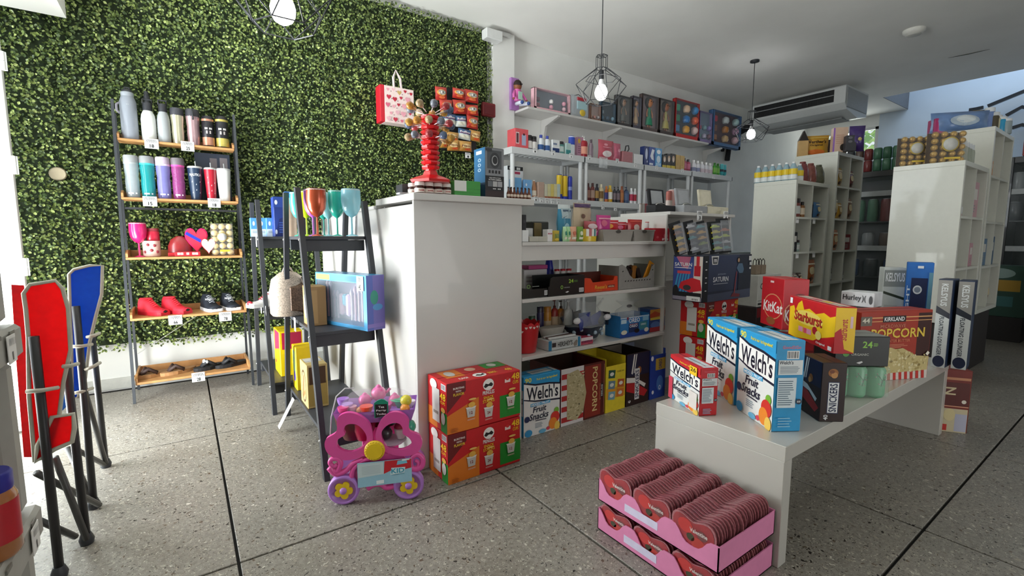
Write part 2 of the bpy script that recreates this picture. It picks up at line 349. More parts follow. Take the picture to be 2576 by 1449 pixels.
# ---------------------------------------------------------------- hedge: artificial boxwood mats
def hedge():
    rnd = random.Random(11); y = 4.93
    x0, x1, z0, z1 = -1.22, 3.16, .33, 3.70
    back = B().box(x0 + .03, x1 - .04, y + .035, y + .05, z0 + .05, z1 - .03, M('26331C', .9))
    mats = []
    for c_ in ('60733C', '76894A', '4E6236', '8FA158', 'B0BE74', '40532C'): 
        m = M(c_, .42, var=.2, sc=9, coat=.1); mats.append(m)
    vs = []; fs = []; mi = []
    leafs = [(0, -1, 0), (.62, -.3, .18), (.66, .35, .2), (0, .95, 0), (-.66, .35, .2), (-.62, -.3, .18), (0, 0, -.05)]
    ff = [(6, 0, 1), (6, 1, 2), (6, 2, 3), (6, 3, 4), (6, 4, 5), (6, 5, 0)]
    hx, hz = P(145, 437, y=4.93).x, P(145, 437, y=4.93).z
    N = 64000
    for k in range(N):
        x = rnd.uniform(x0, x1); z = rnd.uniform(z0, z1)
        e = min(x1 - x, z - z0, z1 - z)
        px = int((x + 1.22) / .5); pz = int(z / .5); pr = random.Random(px * 97 + pz * 13).random()
        if z < z0 + .05 + .04 * math.sin(x * 9) and rnd.random() < .6: continue
        if x < -1.12 + .1 * math.sin(z * 5) and z < 1.9: continue
        if (x - hx) ** 2 + (z - hz) ** 2 < .055 ** 2: continue
        # switch plates and lamps hang where the leaves part
        edge = min((x + 1.22) % .5, .5 - (x + 1.22) % .5, z % .5, .5 - z % .5)
        dep = rnd.betavariate(2, 1.6) * .075 * (0.6 if edge < .03 else 1) + .012 * math.sin(x * 13) * math.cos(z * 11)
        s = rnd.uniform(.0085, .0155)
        R = Matrix.Rotation(rnd.uniform(0, 2 * PI), 3, 'Y') @ Matrix.Rotation(rnd.gauss(0, .75), 3, 'X') @ Matrix.Rotation(rnd.gauss(0, .5), 3, 'Z')
        o = len(vs)
        for a, b_, c_ in leafs:
            q = R @ V3((a * s, -c_ * s, b_ * s)); vs.append((x + q.x, y + .03 - dep + q.y, z + q.z))
        m = rnd.choices(range(6), (4, 4, 3, 3 + 2 * pr, 1.6 + 2 * pr * (1 if x < .8 else .3), 3))[0]
        for f in ff: fs.append(tuple(i + o for i in f)); mi.append(m)
    me = bpy.data.meshes.new('leaves'); me.from_pydata(vs, [], fs)
    for m in mats: me.materials.append(m)
    me.polygons.foreach_set('material_index', mi); me.update()
    root = tag(back.make('artificial_hedge'), 'green artificial boxwood hedge covering the left part of back wall', 'hedge')
    lv = bpy.data.objects.new('leaves', me); COL.objects.link(lv); lv.parent = root; lv['kind'] = 'stuff'
    # beige junction plate showing through the gap
    st = B().lathe([(.05, 0), (.052, .01), (.045, .018)], M('CDBFA2', .6), 18); st.T = Matrix()
    o = st.make('socket_plate', root); o.matrix_world = tr(hx, y + .02, hz) @ Matrix.Rotation(PI / 2, 4, 'X')
hedge()
a = P(1213, 66, y=4.88); b_ = P(1253, 118, y=4.88)
t = thing('junction_box', 'white wall box under the ceiling at the hedge\'s right end', 'electrical box', (0, 0, 0))
B().box(a.x, b_.x, 4.78, 4.895, b_.z + .03, a.z - .04, WHITEP, .006).make('cover', t); B().box(a.x + .01, b_.x - .01, 4.895, 4.9, b_.z + .04, a.z - .05, M('BFC0BC', .5)).make('backplate', t)
B().box(b_.x, b_.x + .18, 4.87, 4.9, b_.z + .14, b_.z + .19, WHITEP, .004).make('conduit', t)
a = P(1213, 256, y=4.86); b_ = P(1240, 291, y=4.86)
t = thing('alarm_box', 'dark red box on the back wall at the hedge edge', 'alarm box', (0, 0, 0))
B().box(a.x, b_.x + .03, 4.84, 4.9, b_.z - .02, a.z, M('7A2026', .4), .01).make('housing', t); B().box(a.x + .02, b_.x, 4.835, 4.84, b_.z, a.z - .03, M('6A181E', .5), .002).make('cover', t)
a, b_ = P(2385, 146, z=ZC - .004), P(2490, 124, z=ZC - .004); B().tube([a, a.lerp(b_, .5) + V3((.01, 0, 0)), b_], .007, M('5E615C', .9), 4, rs=[.002, .009, .002]).make('crack', bpy.data.objects['ceiling'])
# smoke detector
a = P(2300, 75, z=ZC); t = thing('smoke_detector', 'round white smoke detector on the ceiling', 'smoke detector', (a.x, a.y, ZC))
B().lathe([(.11, 0), (.11, -.025), (.085, -.05), (.04, -.058), (.001, -.058)], M('E6E4DC', .5), 28).make('housing', t); B().lathe([(.07, -.05), (.072, -.06), (.03, -.063)], M('C9C8C0', .5), 20).make('cap', t)
# ---------------------------------------------------------------- pendants
def pendant(x, y, zb, R, label, zt=ZC):
    t = thing('pendant_lamp', label, 'pendant lamp', (x, y, zt), 0, 'black wire cage pendants')
    d = zt - zb
    B().lathe([(.06, 0), (.06, -.022), (.015, -.03)], BLACKM, 20).make('ceiling_rose', t)
    zs = -(d - .24)          # top of socket
    B().tube([(0, 0, -.02), (0, 0, zs)], .0045, BLACKM, 6).make('cord', t)
    B().lathe([(.012, 0), (.021, -.012), (.023, -.075), (.02, -.085)], BLACKM, 14, (0, 0, zs + .02)).make('socket', t)
    bl = B().lathe([(.034, -.118), (.05, -.145), (.058, -.175), (.055, -.205), (.042, -.232), (.02, -.246), (.001, -.248)], M('FFFFFF', .3, emit=14), 22, (0, 0, zs + .0))
    bl.make('bulb', t); B().lathe([(.016, -.05), (.022, -.085), (.0335, -.117)], M('F4F4F4', .4), 18, (0, 0, zs), cap=False).make('bulb_base', t)
    # cage: small top ring, neck, wide ring, lower ring
    n = 6; c_ = B(); r1, r2, r3 = .052, R, R * .58; z1, z2, z3, z4 = zs + .14, zs + .03, zs - .115, zs - .265
    ringp = lambda r, z, k: (r * math.cos(2 * PI * k / n), r * math.sin(2 * PI * k / n), z)
    for k in range(n):
        a, b__ = k, k + 1
        for q in ((r1, z1, r1, z1), (r1, z2, r1, z2), (r3 * 1.0, z4, r3, z4)):
            c_.tube([ringp(q[0], q[1], a), ringp(q[2], q[3], b__)], .0032, BLACKM, 5)
        c_.tube([ringp(r1, z1, a), ringp(r1, z2, a)], .003, BLACKM, 5)
        c_.tube([ringp(r1, z2, a), ringp(r2, z3, a + .5)], .0032, BLACKM, 5); c_.tube([ringp(r1, z2, a + 1), ringp(r2, z3, a + .5)], .0032, BLACKM, 5)
        c_.tube([ringp(r2, z3, a + .5), ringp(r3, z4, a)], .0032, BLACKM, 5); c_.tube([ringp(r2, z3, a + .5), ringp(r3, z4, a + 1)], .0032, BLACKM, 5)
        c_.tube([ringp(r2 * .62, (z2 + z3) / 2 - .02, a), ringp(r2 * .62, (z2 + z3) / 2 - .02, b__)], .003, BLACKM, 5)
        c_.tube([ringp(r1, z1, a), (0, 0, z1)], .003, BLACKM, 5)
    c_.make('wire_cage', t)
    l = bpy.data.lights.new('bulb_light', 'POINT'); l.energy = 90; l.shadow_soft_size = .06; l.color = (.97, .98, 1.0)
    lo = bpy.data.objects.new('bulb_light', l); COL.objects.link(lo); lo.parent = t; lo.location = (0, 0, zs - .18)
    return t
def pend(px, pyb, Y, R, label):
    a = P(px, pyb, y=Y); return pendant(a.x, a.y, a.z - .05, R, label)
pend(712, 30, 2.6, .235, 'nearest wire cage pendant, its bulb in front of the hedge')
pend(1512, 236, 3.15, .235, 'wire cage pendant hanging in front of the toy shelf')
pend(1889, 340, 3.63, .25, 'wire cage pendant hanging beside the air conditioner')
# ---------------------------------------------------------------- air conditioner under the ceiling
XA = 8.62; ya, yb_ = 3.18, 4.66; z0a, z1a = 3.27, 3.64
t = thing('air_conditioner', 'long white ceiling air conditioner with a black intake grille', 'air conditioner', (0, 0, 0))
AW = M('D4D6D4', .4, var=.02)
pf = [(XA, z1a), (XA - .02, z1a - .02), (XA - .02, z1a - .27), (XA + .06, z1a - .36), (XA + .5, z1a - .44), (XA + .86, z1a - .38), (XA + .9, z1a - .02), (XA + .9, z1a)]
c = B(); c.v = []; 
c.prism(pf, ya, yb_, AW, 'xz'); c.make('body', t)
c = B(); c.box(XA - .028, XA - .019, ya + .16, yb_ - .05, z1a - .235, z1a - .045, M('0E0F10', .6))
c.make('intake_grille', t)
c = B()
for k in range(26): yy = ya + .2 + k * (yb_ - ya - .3) / 25; c.box(XA - .031, XA - .028, yy, yy + .006, z1a - .23, z1a - .05, M('1D1E20', .5))
c.box(XA - .04, XA - .028, ya + .16, yb_ - .05, z1a - .14, z1a - .128, M('9A9C9C', .4)); c.make('grille_louvre', t)
B().box(XA + .3, XA + .62, ya + .15, yb_ - .1, z1a - .445, z1a - .425, M('8E908F', .5), .004).make('outlet_flap', t)
B().box(XA + .02, XA + .84, ya - .012, ya + .001, z1a - .33, z1a - .03, M('A8AAA9', .5), .01).make('end_cap', t)
B().box(XA + .3, XA + .34, ya + .2, yb_ - .2, z1a, ZC, M('777777', .5)).make('hanger', t)
c = B(); c.tube([(XA + .2, yb_ - .02, z1a - .3), (XA + .0, yb_ + .12, z1a - .4), (XA - .2, YB - .06, z1a - .55), (XA - .25, YB - .05, z1a - .95)], .045, M('202124', .7), 8)
c.tube([(XA + .1, yb_ - .02, z1a - .25), (XA - .1, yb_ + .1, z1a - .38), (XA - .35, YB - .05, z1a - .5), (XA - .42, YB - .05, z1a - .8)], .03, M('2A2B2E', .7), 8); c.make('pipe', t)
# black stair railing on the far side
t = thing('stair_railing', 'black metal stair railing against the bluish far wall', 'railing', (0, 0, 0))
for (p, q, r_) in (((2485, 267), (2556, 238), (2640, 204)), ((2438, 277), (2456, 274), (2474, 270)), ((2531, 291), (2571, 269), (2640, 284)), ((2546, 322), (2571, 314), (2640, 326))):
    pts = [P(*w, x=XR - .12) for w in (p, q, r_)]; B().tube(pts, .036, M('10151C', .4), 4).make('rail', t)
# ================================================================ FURNITURE
ZC1 = 1.455; CYF = 2.25           # counter front plane
CW = WHITEL
t = counterA = thing('counter_end_unit', 'tall white counter end unit behind the two red snack boxes', 'counter', (0, 0, 0))
B().box(.969, 1.654, CYF, CYF + .018, 0, ZC1 - .012, CW, .002).make('front_panel', t)
B().box(.969, .99, CYF + .018, 4.2, 0, ZC1 - .03, CW, .002).make('side_panel', t)
B().box(1.635, 1.653, CYF + .018, 2.7, 0, ZC1 - .02, CW, .002).make('side_panel', t)
B().box(.955, 1.72, CYF - .035, 2.78, ZC1 - .012, ZC1 + .024, CW, .003).make('top_board', t)
B().box(.96, 1.3, 2.79, 4.2, ZC1 - .03, ZC1 - .008, CW, .003).make('rear_top_board', t)
B().box(.99, 1.635, 2.72, 2.74, 0, ZC1 - .02, CW, .002).make('back_panel', t)
ZS = {1: 1.227, 2: .880, 3: .520}
t = thing('shelf_bay', 'white open counter shelves between the two tall end units', 'shelving', (0, 0, 0))
for z in (ZS[1], ZS[2], ZS[3]): B().box(1.657, 3.043, CYF + (0 if z < 1.2 else -.0), CYF + .42, z - .022, z, CW, .002).make('shelf', t)
B().box(1.657, 3.03, CYF + .02, CYF + .04, ZS[1] - .115, ZS[1] - .023, CW, .002).make('apron', t)
t = counterB = thing('counter_end_unit', 'white counter end unit behind the scooter box and red boxes', 'counter', (0, 0, 0))
B().box(3.062, 3.93, CYF + .3, CYF + .318, 0, ZC1 - .024, CW, .002).make('front_panel', t)
B().box(3.045, 3.062, CYF + .02, 3.0, 0, ZC1 - .024, CW, .002).make('side_panel', t)
B().box(3.93, 3.948, CYF + .02, 2.7, 0, ZC1 - .024, CW, .002).make('side_panel', t)
B().box(3.06, 3.97, CYF + .0, 2.75, ZC1 - .024, ZC1, CW, .002).make('top_board', t)
B().box(3.062, 3.93, CYF + .02, CYF + .3, .905, .922, CW, .002).make('shelf', t)
B().box(3.062, 3.93, 2.73, 2.745, 0, ZC1 - .03, CW, .002).make('back_panel', t)
# cashier area behind
t = thing('desk', 'grey cashier desk behind the right counter unit', 'desk', (0, 0, 0))
a = P(1850, 605, y=3.3); B().box(4.75, 6.1, 3.1, 3.6, 0.0, 1.05, M('A9B2B8', .5), .004).make('body', t); B().box(4.7, 6.15, 3.07, 3.62, 1.05, 1.08, M('8D989F', .4), .004).make('desk_top', t)
# low display table
TZT = .483; TW = M('BFBCB4', .28, coat=.25, var=.015, sc=4)
t = thing('display_table', 'low white display table covered with boxes of snacks', 'table', (0, 0, 0))
B().box(1.775, 3.92, .765, 1.346, TZT - .06, TZT, TW, .002).make('table_top', t)
B().box(1.775, 1.835, .767, 1.344, 0, TZT - .06, TW, .002).make('end_panel', t)
B().box(3.86, 3.92, .767, 1.344, 0, TZT - .06, TW, .002).make('end_panel', t)
# white resin racks against the back wall
RY = 4.42
rk = [P(1285, 372, y=RY).x, P(1472, 400, y=RY).x, P(1621, 422, y=RY).x, P(1741, 436, y=RY).x, P(1842, 455, y=RY).x]
rkz = [2.285, 1.735, 1.19, .65, .14]
RACK = M('D3D5D6', .5, var=.02)
names = ['first', 'second', 'third', 'fourth']
for i in range(4):
    x0, x1 = rk[i] + .012, rk[i + 1] - .012
    t = thing('resin_rack', '%s white plastic rack from the hedge against the back wall' % names[i], 'shelving rack', (0, 0, 0))
    for z in rkz:
        sh = B().box(x0, x1, RY, RY + .018, z - .075, z, RACK, .003).box(x0, x1, RY + .41, RY + .428, z - .075, z, RACK, .003).box(x0, x0 + .018, RY + .018, RY + .41, z - .075, z, RACK).box(x1 - .018, x1, RY + .018, RY + .41, z - .075, z, RACK).box(x0 + .018, x1 - .018, RY + .018, RY + .41, z - .014, z - .004, RACK).make('shelf', t)
        if z > 1.6:
            sl = B()
            for k in range(14): xx = x0 + .06 + k * (x1 - x0 - .12) / 13; sl.box(xx, xx + .02, RY + .05, RY + .38, z - .03, z - .014, RACK)
            sl.make('rib', sh)['kind'] = 'stuff'
    for xx in (x0 + .035, x1 - .035):
        for yy in (RY + .035, RY + .39):
            q = B()
            for a, b_ in zip([0] + rkz[::-1][:-1], rkz[::-1]): q.cyl(xx, yy, a, b_ - .075, .027, RACK, 14)
            q.make('post', t)
    B().box(x1 + .002, x1 + .022, RY + .004, RY + .016, 2.215, 2.275, BLACKM).make('clip', t)
# long wall shelf with brackets
WS = 2.83; WY = 4.63
x0 = P(1284, 268, y=YB).x; x1 = P(1783, 366, y=WY).x
t = thing('wall_shelf', 'long white wall shelf full of boxed toys above the racks', 'wall shelf', (0, 0, 0))
B().box(x0, x1, WY, YB - .002, WS - .028, WS, CW, .002).make('board', t)
for px in (1365, 1520, 1665, 1775):
    q = P(px, 300, y=YB - .02).x; c = B(); c.prism([(YB - .004, WS - .028), (WY + .02, WS - .028), (WY + .02, WS - .048), (YB - .1, WS - .12), (YB - .035, WS - .36), (YB - .004, WS - .36)], q - .018, q + .018, CW, 'yz'); c.make('bracket', t)
# cube shelves (openings towards the street, side panels towards the camera)
def cubes(name_l, x0, x1, y0, y1, ztop, zbot, rows, mat=None, skin=.038):
    m = mat or M('D9DAD0', .35, coat=.15, var=.015)
    t = thing('cube_shelf', name_l, 'shelf', (0, 0, 0))
    B().box(x0, x0 + skin, y0, y1, zbot, ztop - skin, m, .002).make('side_panel', t); B().box(x1 - skin, x1, y0, y1, zbot, ztop - skin, m, .002).make('side_panel', t)
    B().box(x0, x1, y0, y1, ztop - skin, ztop, m, .002).make('top_board', t); B().box(x0 + skin, x1 - skin, y0, y1, zbot, zbot + skin, m, .002).make('bottom_board', t)
    xm = (x0 + x1) / 2; B().box(xm - .008, xm + .008, y0 + .004, y1 - .012, zbot + skin, ztop - skin, m).make('divider', t)
    B().box(x0 + skin, x1 - skin, y1 - .01, y1 - .002, zbot + skin, ztop - skin, m).make('back_panel', t)
    lv = []
    for k in range(1, rows):
        z = zbot + skin / 2 + (ztop - zbot - skin) * k / rows
        for a, b_ in ((x0 + skin, xm - .009), (xm + .009, x1 - skin)): B().box(a, b_, y0 + .004, y1 - .012, z - .01, z + .01, m).make('shelf', t)
        lv.append(z + .01)
    return lv
cubes('shorter white cube shelf with yellow water packs on top', 5.0, 5.77, 2.22, 2.64, 1.83, .02, 5)
cubes('taller white cube shelf with golden candy bags on top', 5.87, 6.60, 2.20, 2.64, 2.19, .02, 6)
cubes('near right white cube shelf carrying two chocolate ball boxes', 5.0, 5.80, 1.0, 1.45, 1.855, .56, 3)
cubes('far right tallest white cube shelf with blue packs on top', 5.86, 6.68, 1.0, 1.45, 2.225, .56, 4)
tag(B().box(5.02, 6.66, 1.04, 1.43, 0, .556, M('2A2322', .6), .006).make('plinth'), 'dark brown plinth under the right cube shelves', 'plinth')
# black A-frame shelves along the counter side
ZA = [1.262, .742, .215]
def aframe(label, X0, X1, foot, top):
    t = thing('ladder_shelf', label, 'shelf', (0, 0, 0)); zt = 1.53
    Yf = lambda k, z: foot[k] + (top[k] - foot[k]) * z / zt
    for X in (X0, X1):
        for k in (0, 1):
            h = zt if X == X0 else 1.47
            c = B(); w = .022; a, b_ = foot[k], Yf(k, h)
            c.prism([(a - w, 0), (a + w, 0), (b_ + w, h), (b_ - w, h)], X - .014, X + .014, BLACKW, 'yz'); c.make('leg', t)
            if X == X0:
                for z in ZA: B().lathe([(.007, 0), (.007, .004), (.003, .006)], M('D8D8D8', .3, metal=1), 8).make('bolt', t).matrix_world = tr(X - .014, Yf(k, z - .02), z - .02) @ Matrix.Rotation(-PI / 2, 4, 'Y')
    for z in ZA:
        ya, yb_ = Yf(0, z) - .01, Yf(1, z) + .01
        s = B().box(X0 + .014, X1 - .014, ya + .01, yb_ - .01, z - .02, z, BLACKW, .002).make('shelf', t)
        B().box(X0 + .016, X1 - .016, ya + .03, ya + .048, z - .085, z - .021, BLACKW, .002).make('rail', t); B().box(X0 + .016, X1 - .016, yb_ - .048, yb_ - .03, z - .085, z - .021, BLACKW, .002).make('rail', t)
    return t
aframe('nearer black ladder shelf with wine tumblers on top', .535, .90, (2.44, 3.53), (2.84, 3.19))
aframe('farther black ladder shelf beside the hedge corner', .46, .84, (3.60, 4.42), (3.90, 4.24))
# wood and metal ladder shelf against the hedge
WOOD = M('B98855', .5, var=.16, sc=14); GM = M('4A4D52', .4, metal=.5)
LX0, LX1 = -.365, .405
LS = [(2.012, 4.70, .24), (1.562, 4.63, .27), (1.105, 4.565, .30), (.643, 4.50, .34), (.150, 4.475, .37)]
t = thing('ladder_shelf', 'five-tier wood and metal ladder shelf in front of the hedge', 'shelf', (0, 0, 0))
for X in (LX0 - .012, LX1 + .012):
    B().tube([(X, 4.45, 0), (X, 4.74, 2.30)], .013, GM, 4).make('leg', t); B().tube([(X, 4.862, 0), (X, 4.862, 2.22)], .012, GM, 4).make('leg', t)
B().tube([(LX0, 4.862, 1.49), (LX1, 4.862, 1.49)], .012, GM, 4).make('crossbar', t)
B().tube([(LX0, 4.862, .30), (LX1 * .3, 4.862, .62)], .0035, M('B9B9B4', .4, metal=.6), 4).make('brace', t)
for z, y, d in LS:
    c = B(); yb_ = min(y + d, 4.848); c.box(LX0, LX1, y, yb_, z - .018, z, WOOD, .003)
    sh = c.make('tray', t); c = B()
    for X in (LX0, LX1 - .014): c.prism([(y + .004, z + .001), (yb_, z + .001), (yb_, z + .055), (y + .06, z + .055), (y + .004, z + .03)], X, X + .014, WOOD, 'yz')
    c.box(LX0 + .015, LX1 - .015, yb_ - .012, yb_, z + .001, z + .05, WOOD, .002); c.make('lip', sh)
# plastic rack close to the camera at the left edge
NZ = .66
cn = P(104, 1262, z=NZ); NRX, NRY = cn.x, cn.y
t = thing('resin_rack', 'grey plastic rack cut off by the left edge, closest to camera', 'shelving rack', (0, 0, 0)); m = M('A3A198', .55, var=.03)
nzu = ZH(NRX, NRY, 812)
for z in (nzu, NZ, .22):
    B().box(NRX - .42, NRX, NRY - .9, NRY, z - .07, z, m, .008).make('shelf', t); c = B()
    for k in range(10): c.box(NRX + .0005, NRX + .003, NRY - .86 + .085 * k, NRY - .83 + .085 * k, z - .012, z - .004, M('77756C', .6))
    c.make('rib', t)['kind'] = 'stuff'
for yy in (NRY - .045, NRY - .855):
    for xx in (NRX - .05, NRX - .37):
        c = B()
        for a_, b_ in ((0, .149), (.221, NZ - .071), (NZ + .001, nzu - .071), (nzu + .001, 1.8)): c.box(xx - .034, xx + .034, yy - .034, yy + .034, a_, b_, m, .016)
        c.make('post', t)
# ================================================================ ITEM BUILDERS (local frame: base centre of the front face, front to -Y)
def carton(t, w, d, h, col, bev=.003, top=None, rough=.45, name='carton'):
    b = B().box(-w / 2, w / 2, 0, d, 0, h, M(col, rough, var=.05, sc=18), bev).make(name, t)
    q = B().box(-w / 2 + .004, w / 2 - .004, d * .5 - .0012, d * .5 + .0012, h, h + .0008, M('20201F', .7)); q.make('flap_seam', t)
    return b
def openbox(t, w, d, h, col, inner='CFC9BD', cut=None):
    """open-topped display box; cut = height of the front wall"""
    m = M(col, .5); n = M(inner, .7); k = .004; c = B(); hf = h if cut is None else cut
    c.box(-w / 2, w / 2, 0, d, 0, k, m); c.box(-w / 2, w / 2, 0, k, k, hf, m); c.box(-w / 2, w / 2, d - k, d, k, h, m); c.box(-w / 2, -w / 2 + k, k, d - k, k, h, m); c.box(w / 2 - k, w / 2, k, d - k, k, h, m)
    c.box(-w / 2 + k, w / 2 - k, d - k - .001, d - k, k, h - .001, n)
    c.make('tray', t)
STY = {
 'round': [(.0, 0), (.46, 0), (.5, .03), (.5, .66), (.42, .76), (.2, .80)], 'oval': [(.46, 0), (.5, .04), (.5, .62), (.38, .78), (.2, .82)],
 'can': [(.46, 0), (.5, .03), (.5, .93), (.45, .97)], 'jar': [(.46, 0), (.5, .05), (.5, .7), (.42, .78)],
 'tube': [(.34, 0), (.34, .12), (.5, .14), (.5, .9), (.46, .97)], 'slim': [(.44, 0), (.5, .03), (.5, .8), (.42, .86)],
 'bell': [(.5, 0), (.5, .45), (.42, .6), (.26, .8), (.2, .97)]}
def bottle(t, w, h, col, cap='FFFFFF', lab=None, sty='round', caph=None, trans=False, labv=(.18, .6), txt=None, tcol='222222', pump=False, flat=.7, seg=16):
    r = w / 2; m = CLR(col, .55) if trans else PL(col); P_ = STY[sty]
    c = B().lathe([(x * w, z * h) for x, z in P_], m, seg, (0, r, 0), 1, flat); c.make('bottle_body', t)
    zt = P_[-1][1] * h; rt = P_[-1][0] * w
    k = B()
    if pump:
        k.lathe([(r * .34, zt - .002), (r * .34, zt + .05 * h), (r * .12, zt + .06 * h), (r * .12, h - .03 * h)], PL(cap), 10, (0, r, 0)); k.box(-r * .55, r * .2, r - r * .15, r + r * .15, h - .035 * h, h, PL(cap), .001)
    elif sty in ('can',): k.lathe([(rt, zt), (rt * .9, zt + .01 * h), (rt * .86, h)], PL(cap), seg, (0, r, 0), 1, flat)
    else:
        rc = max(rt * 1.12, r * .42); k.lathe([(rc, zt - .015 * h), (rc, h * .985), (rc * .85, h)], PL(cap), seg, (0, r, 0), 1, flat if rc > r * .7 else 1)
    k.make('cap', t)
    if lab:
        rr = r * 1.012; L_ = B().lathe([(rr, labv[0] * h), (rr, labv[1] * h)], PR(lab), seg, (0, r, 0), 1, flat * 1.005, cap=False); L_.make('label_band', t)
    if txt: cyltext(t, txt, r * 1.03, flat, r, h * (labv[0] + labv[1]) / 2, w * .8, h * .1, tcol)
    return t
def cyltext(t, s, r, flat, cy, z, w, hh, col):
    vs, fs, a0, a1, b0, b1 = glyphs(s); out = []
    for x, y in vs:
        a = ((x - a0) / (a1 - a0) - .5) * w / r; out.append((r * math.sin(a), cy - r * flat * math.cos(a) - .001, z + ((y - b0) / (b1 - b0) - .5) * hh))
    B().add(out, fs, PR(col)).make('lettering', t)
def pouchprint(t, w, h, th, items, name='printed_label'):
    """items: (kind, params, colour) printed on the bulging front of a pouch, fractions 0..1"""
    c = B(); k = 0
    def pt(u, v, n):
        a, b = u * 2 - 1, v * 2 - 1
        kk = max(0, 1 - abs(b) ** 3) * max(0, 1 - abs(a) ** 4) * (1 + .12 * math.sin(7 * a + 5 * b - 1)); wv = 1 - .05 * (1 - abs(b))
        return (a * w / 2 * wv, -th / 2 * kk - .001 - n, v * h)
    for kind, p, col in items:
        k += 1; n = .0012 + th * .03 + .0006 * k
        if kind == 'text':
            s, u0, v0, u1, v1 = p; vs, fs, a0, a1, b0, b1 = glyphs(s)
            c.add([pt(u0 + (u1 - u0) * (x - a0) / (a1 - a0), v0 + (v1 - v0) * (y - b0) / (b1 - b0), n) for x, y in vs], fs, PR(col)); continue
        if kind == 'ell':
            u, v, ru, rv = p; rim = [(u + ru * math.cos(2 * PI * i / 16), v + rv * math.sin(2 * PI * i / 16)) for i in range(16)]
        elif kind == 'rect':
            u0, v0, u1, v1 = p; rim = [(u0 + (u1 - u0) * i / 4, v0) for i in range(4)] + [(u1, v0 + (v1 - v0) * i / 4) for i in range(4)] + [(u1 - (u1 - u0) * i / 4, v1) for i in range(4)] + [(u0, v1 - (v1 - v0) * i / 4) for i in range(4)]
        else: rim = p
        cu = sum(q[0] for q in rim) / len(rim); cv = sum(q[1] for q in rim) / len(rim); N = len(rim); vs = []; fs = []
        for g in (1, .66, .33): vs += [pt(cu + (a - cu) * g, cv + (b - cv) * g, n) for a, b in rim]
        vs.append(pt(cu, cv, n))
        for j in (0, 1):
            for i in range(N): fs.append((j * N + i, j * N + (i + 1) % N, (j + 1) * N + (i + 1) % N, (j + 1) * N + i))
        for i in range(N): fs.append((2 * N + i, 2 * N + (i + 1) % N, 3 * N))
        c.add(vs, fs, PR(col) if isinstance(col, str) else col)
    return c.make(name, t)
def bag(t, w, h, th, col, items=(), mtop=None, mbot=None, rough=.3):
    m = M(col, rough, coat=.3, var=.08, sc=12)
    B(tr(0, th / 2, 0)).pouch(w, h, th, m, mtop=mtop and M(mtop, rough, var=.03), mbot=mbot and M(mbot, rough, var=.05)).make('bag', t)
    if items:
        o = pouchprint(t, w, h, th, items); o.location = (0, th / 2, 0)
# place by pixels: front face on the plane Y, standing on z
def spot(px0, px1, pyt, z, Y, hmin=.01):
    """base is measured at the pixel column where the shelf plane meets Y"""
    xc0, xc1 = _xat(px0, z, Y), _xat(px1, z, Y); xc = (xc0 + xc1) / 2
    return xc, xc1 - xc0, max(hmin, ZH(xc, Y, pyt) - z)
def _xat(px, z, Y):
    # point (x, Y, z) that projects on column px
    k = (px - CX) / FPX; q = V3((0, Y, z - HC))
    # (q + x*ex).CR = k * (q + x*ex).CF
    return (k * q.dot(CF) - q.dot(CR)) / (CR.x - k * CF.x)
def put(fn, name, label, cat, px0, px1, pyt, z, Y, group=None, rz=0, lift=.001, **k):
    x, w, h = spot(px0, px1, pyt, z, Y)
    t = thing(name, label, cat, (x, Y, z + lift), rz, group); fn(t, w, h - lift, **k); return t
def fitbox(name, label, cat, pl, pr, ptop, z, d, group=None):
    """box whose front face has its lower corners at two pixels on the plane z"""
    a, b = P(*pl, z=z), P(*pr, z=z); v = b - a; w = v.length; h = ZH(a.x, a.y, ptop) - z if ptop else None
    rz = math.atan2(v.y, v.x); t = thing(name, label, cat, ((a.x + b.x) / 2, (a.y + b.y) / 2, z + .001), rz, group); return t, w, h
def tagcard(x, y, z, s, label, w=.075, h=.062, host=None, face='F'):
    t = thing('price_tag', label, 'price tag', (x, y, z), 0 if face == 'F' else -PI / 2)
    B().box(-w / 2, w / 2, -.0015, 0, 0, h, M('F4F4F4', .5, var=0)).make('card', t)
    p = Pr('F', w, .001, h, .0004); p.off = .0004
    for i in range(7):
        a = (i - 3) * .16; u = .5 + a * .55; p.poly([(u - .012 + a * .3, .60), (u + .02 + a * .3, .60), (u + .02, .92), (u - .02, .92)], '333333')
    if s: p.text(s, .36, .08, .66, .45, '222222')
    o = p.done(t); o.location = (0, -.0015, 0); return t
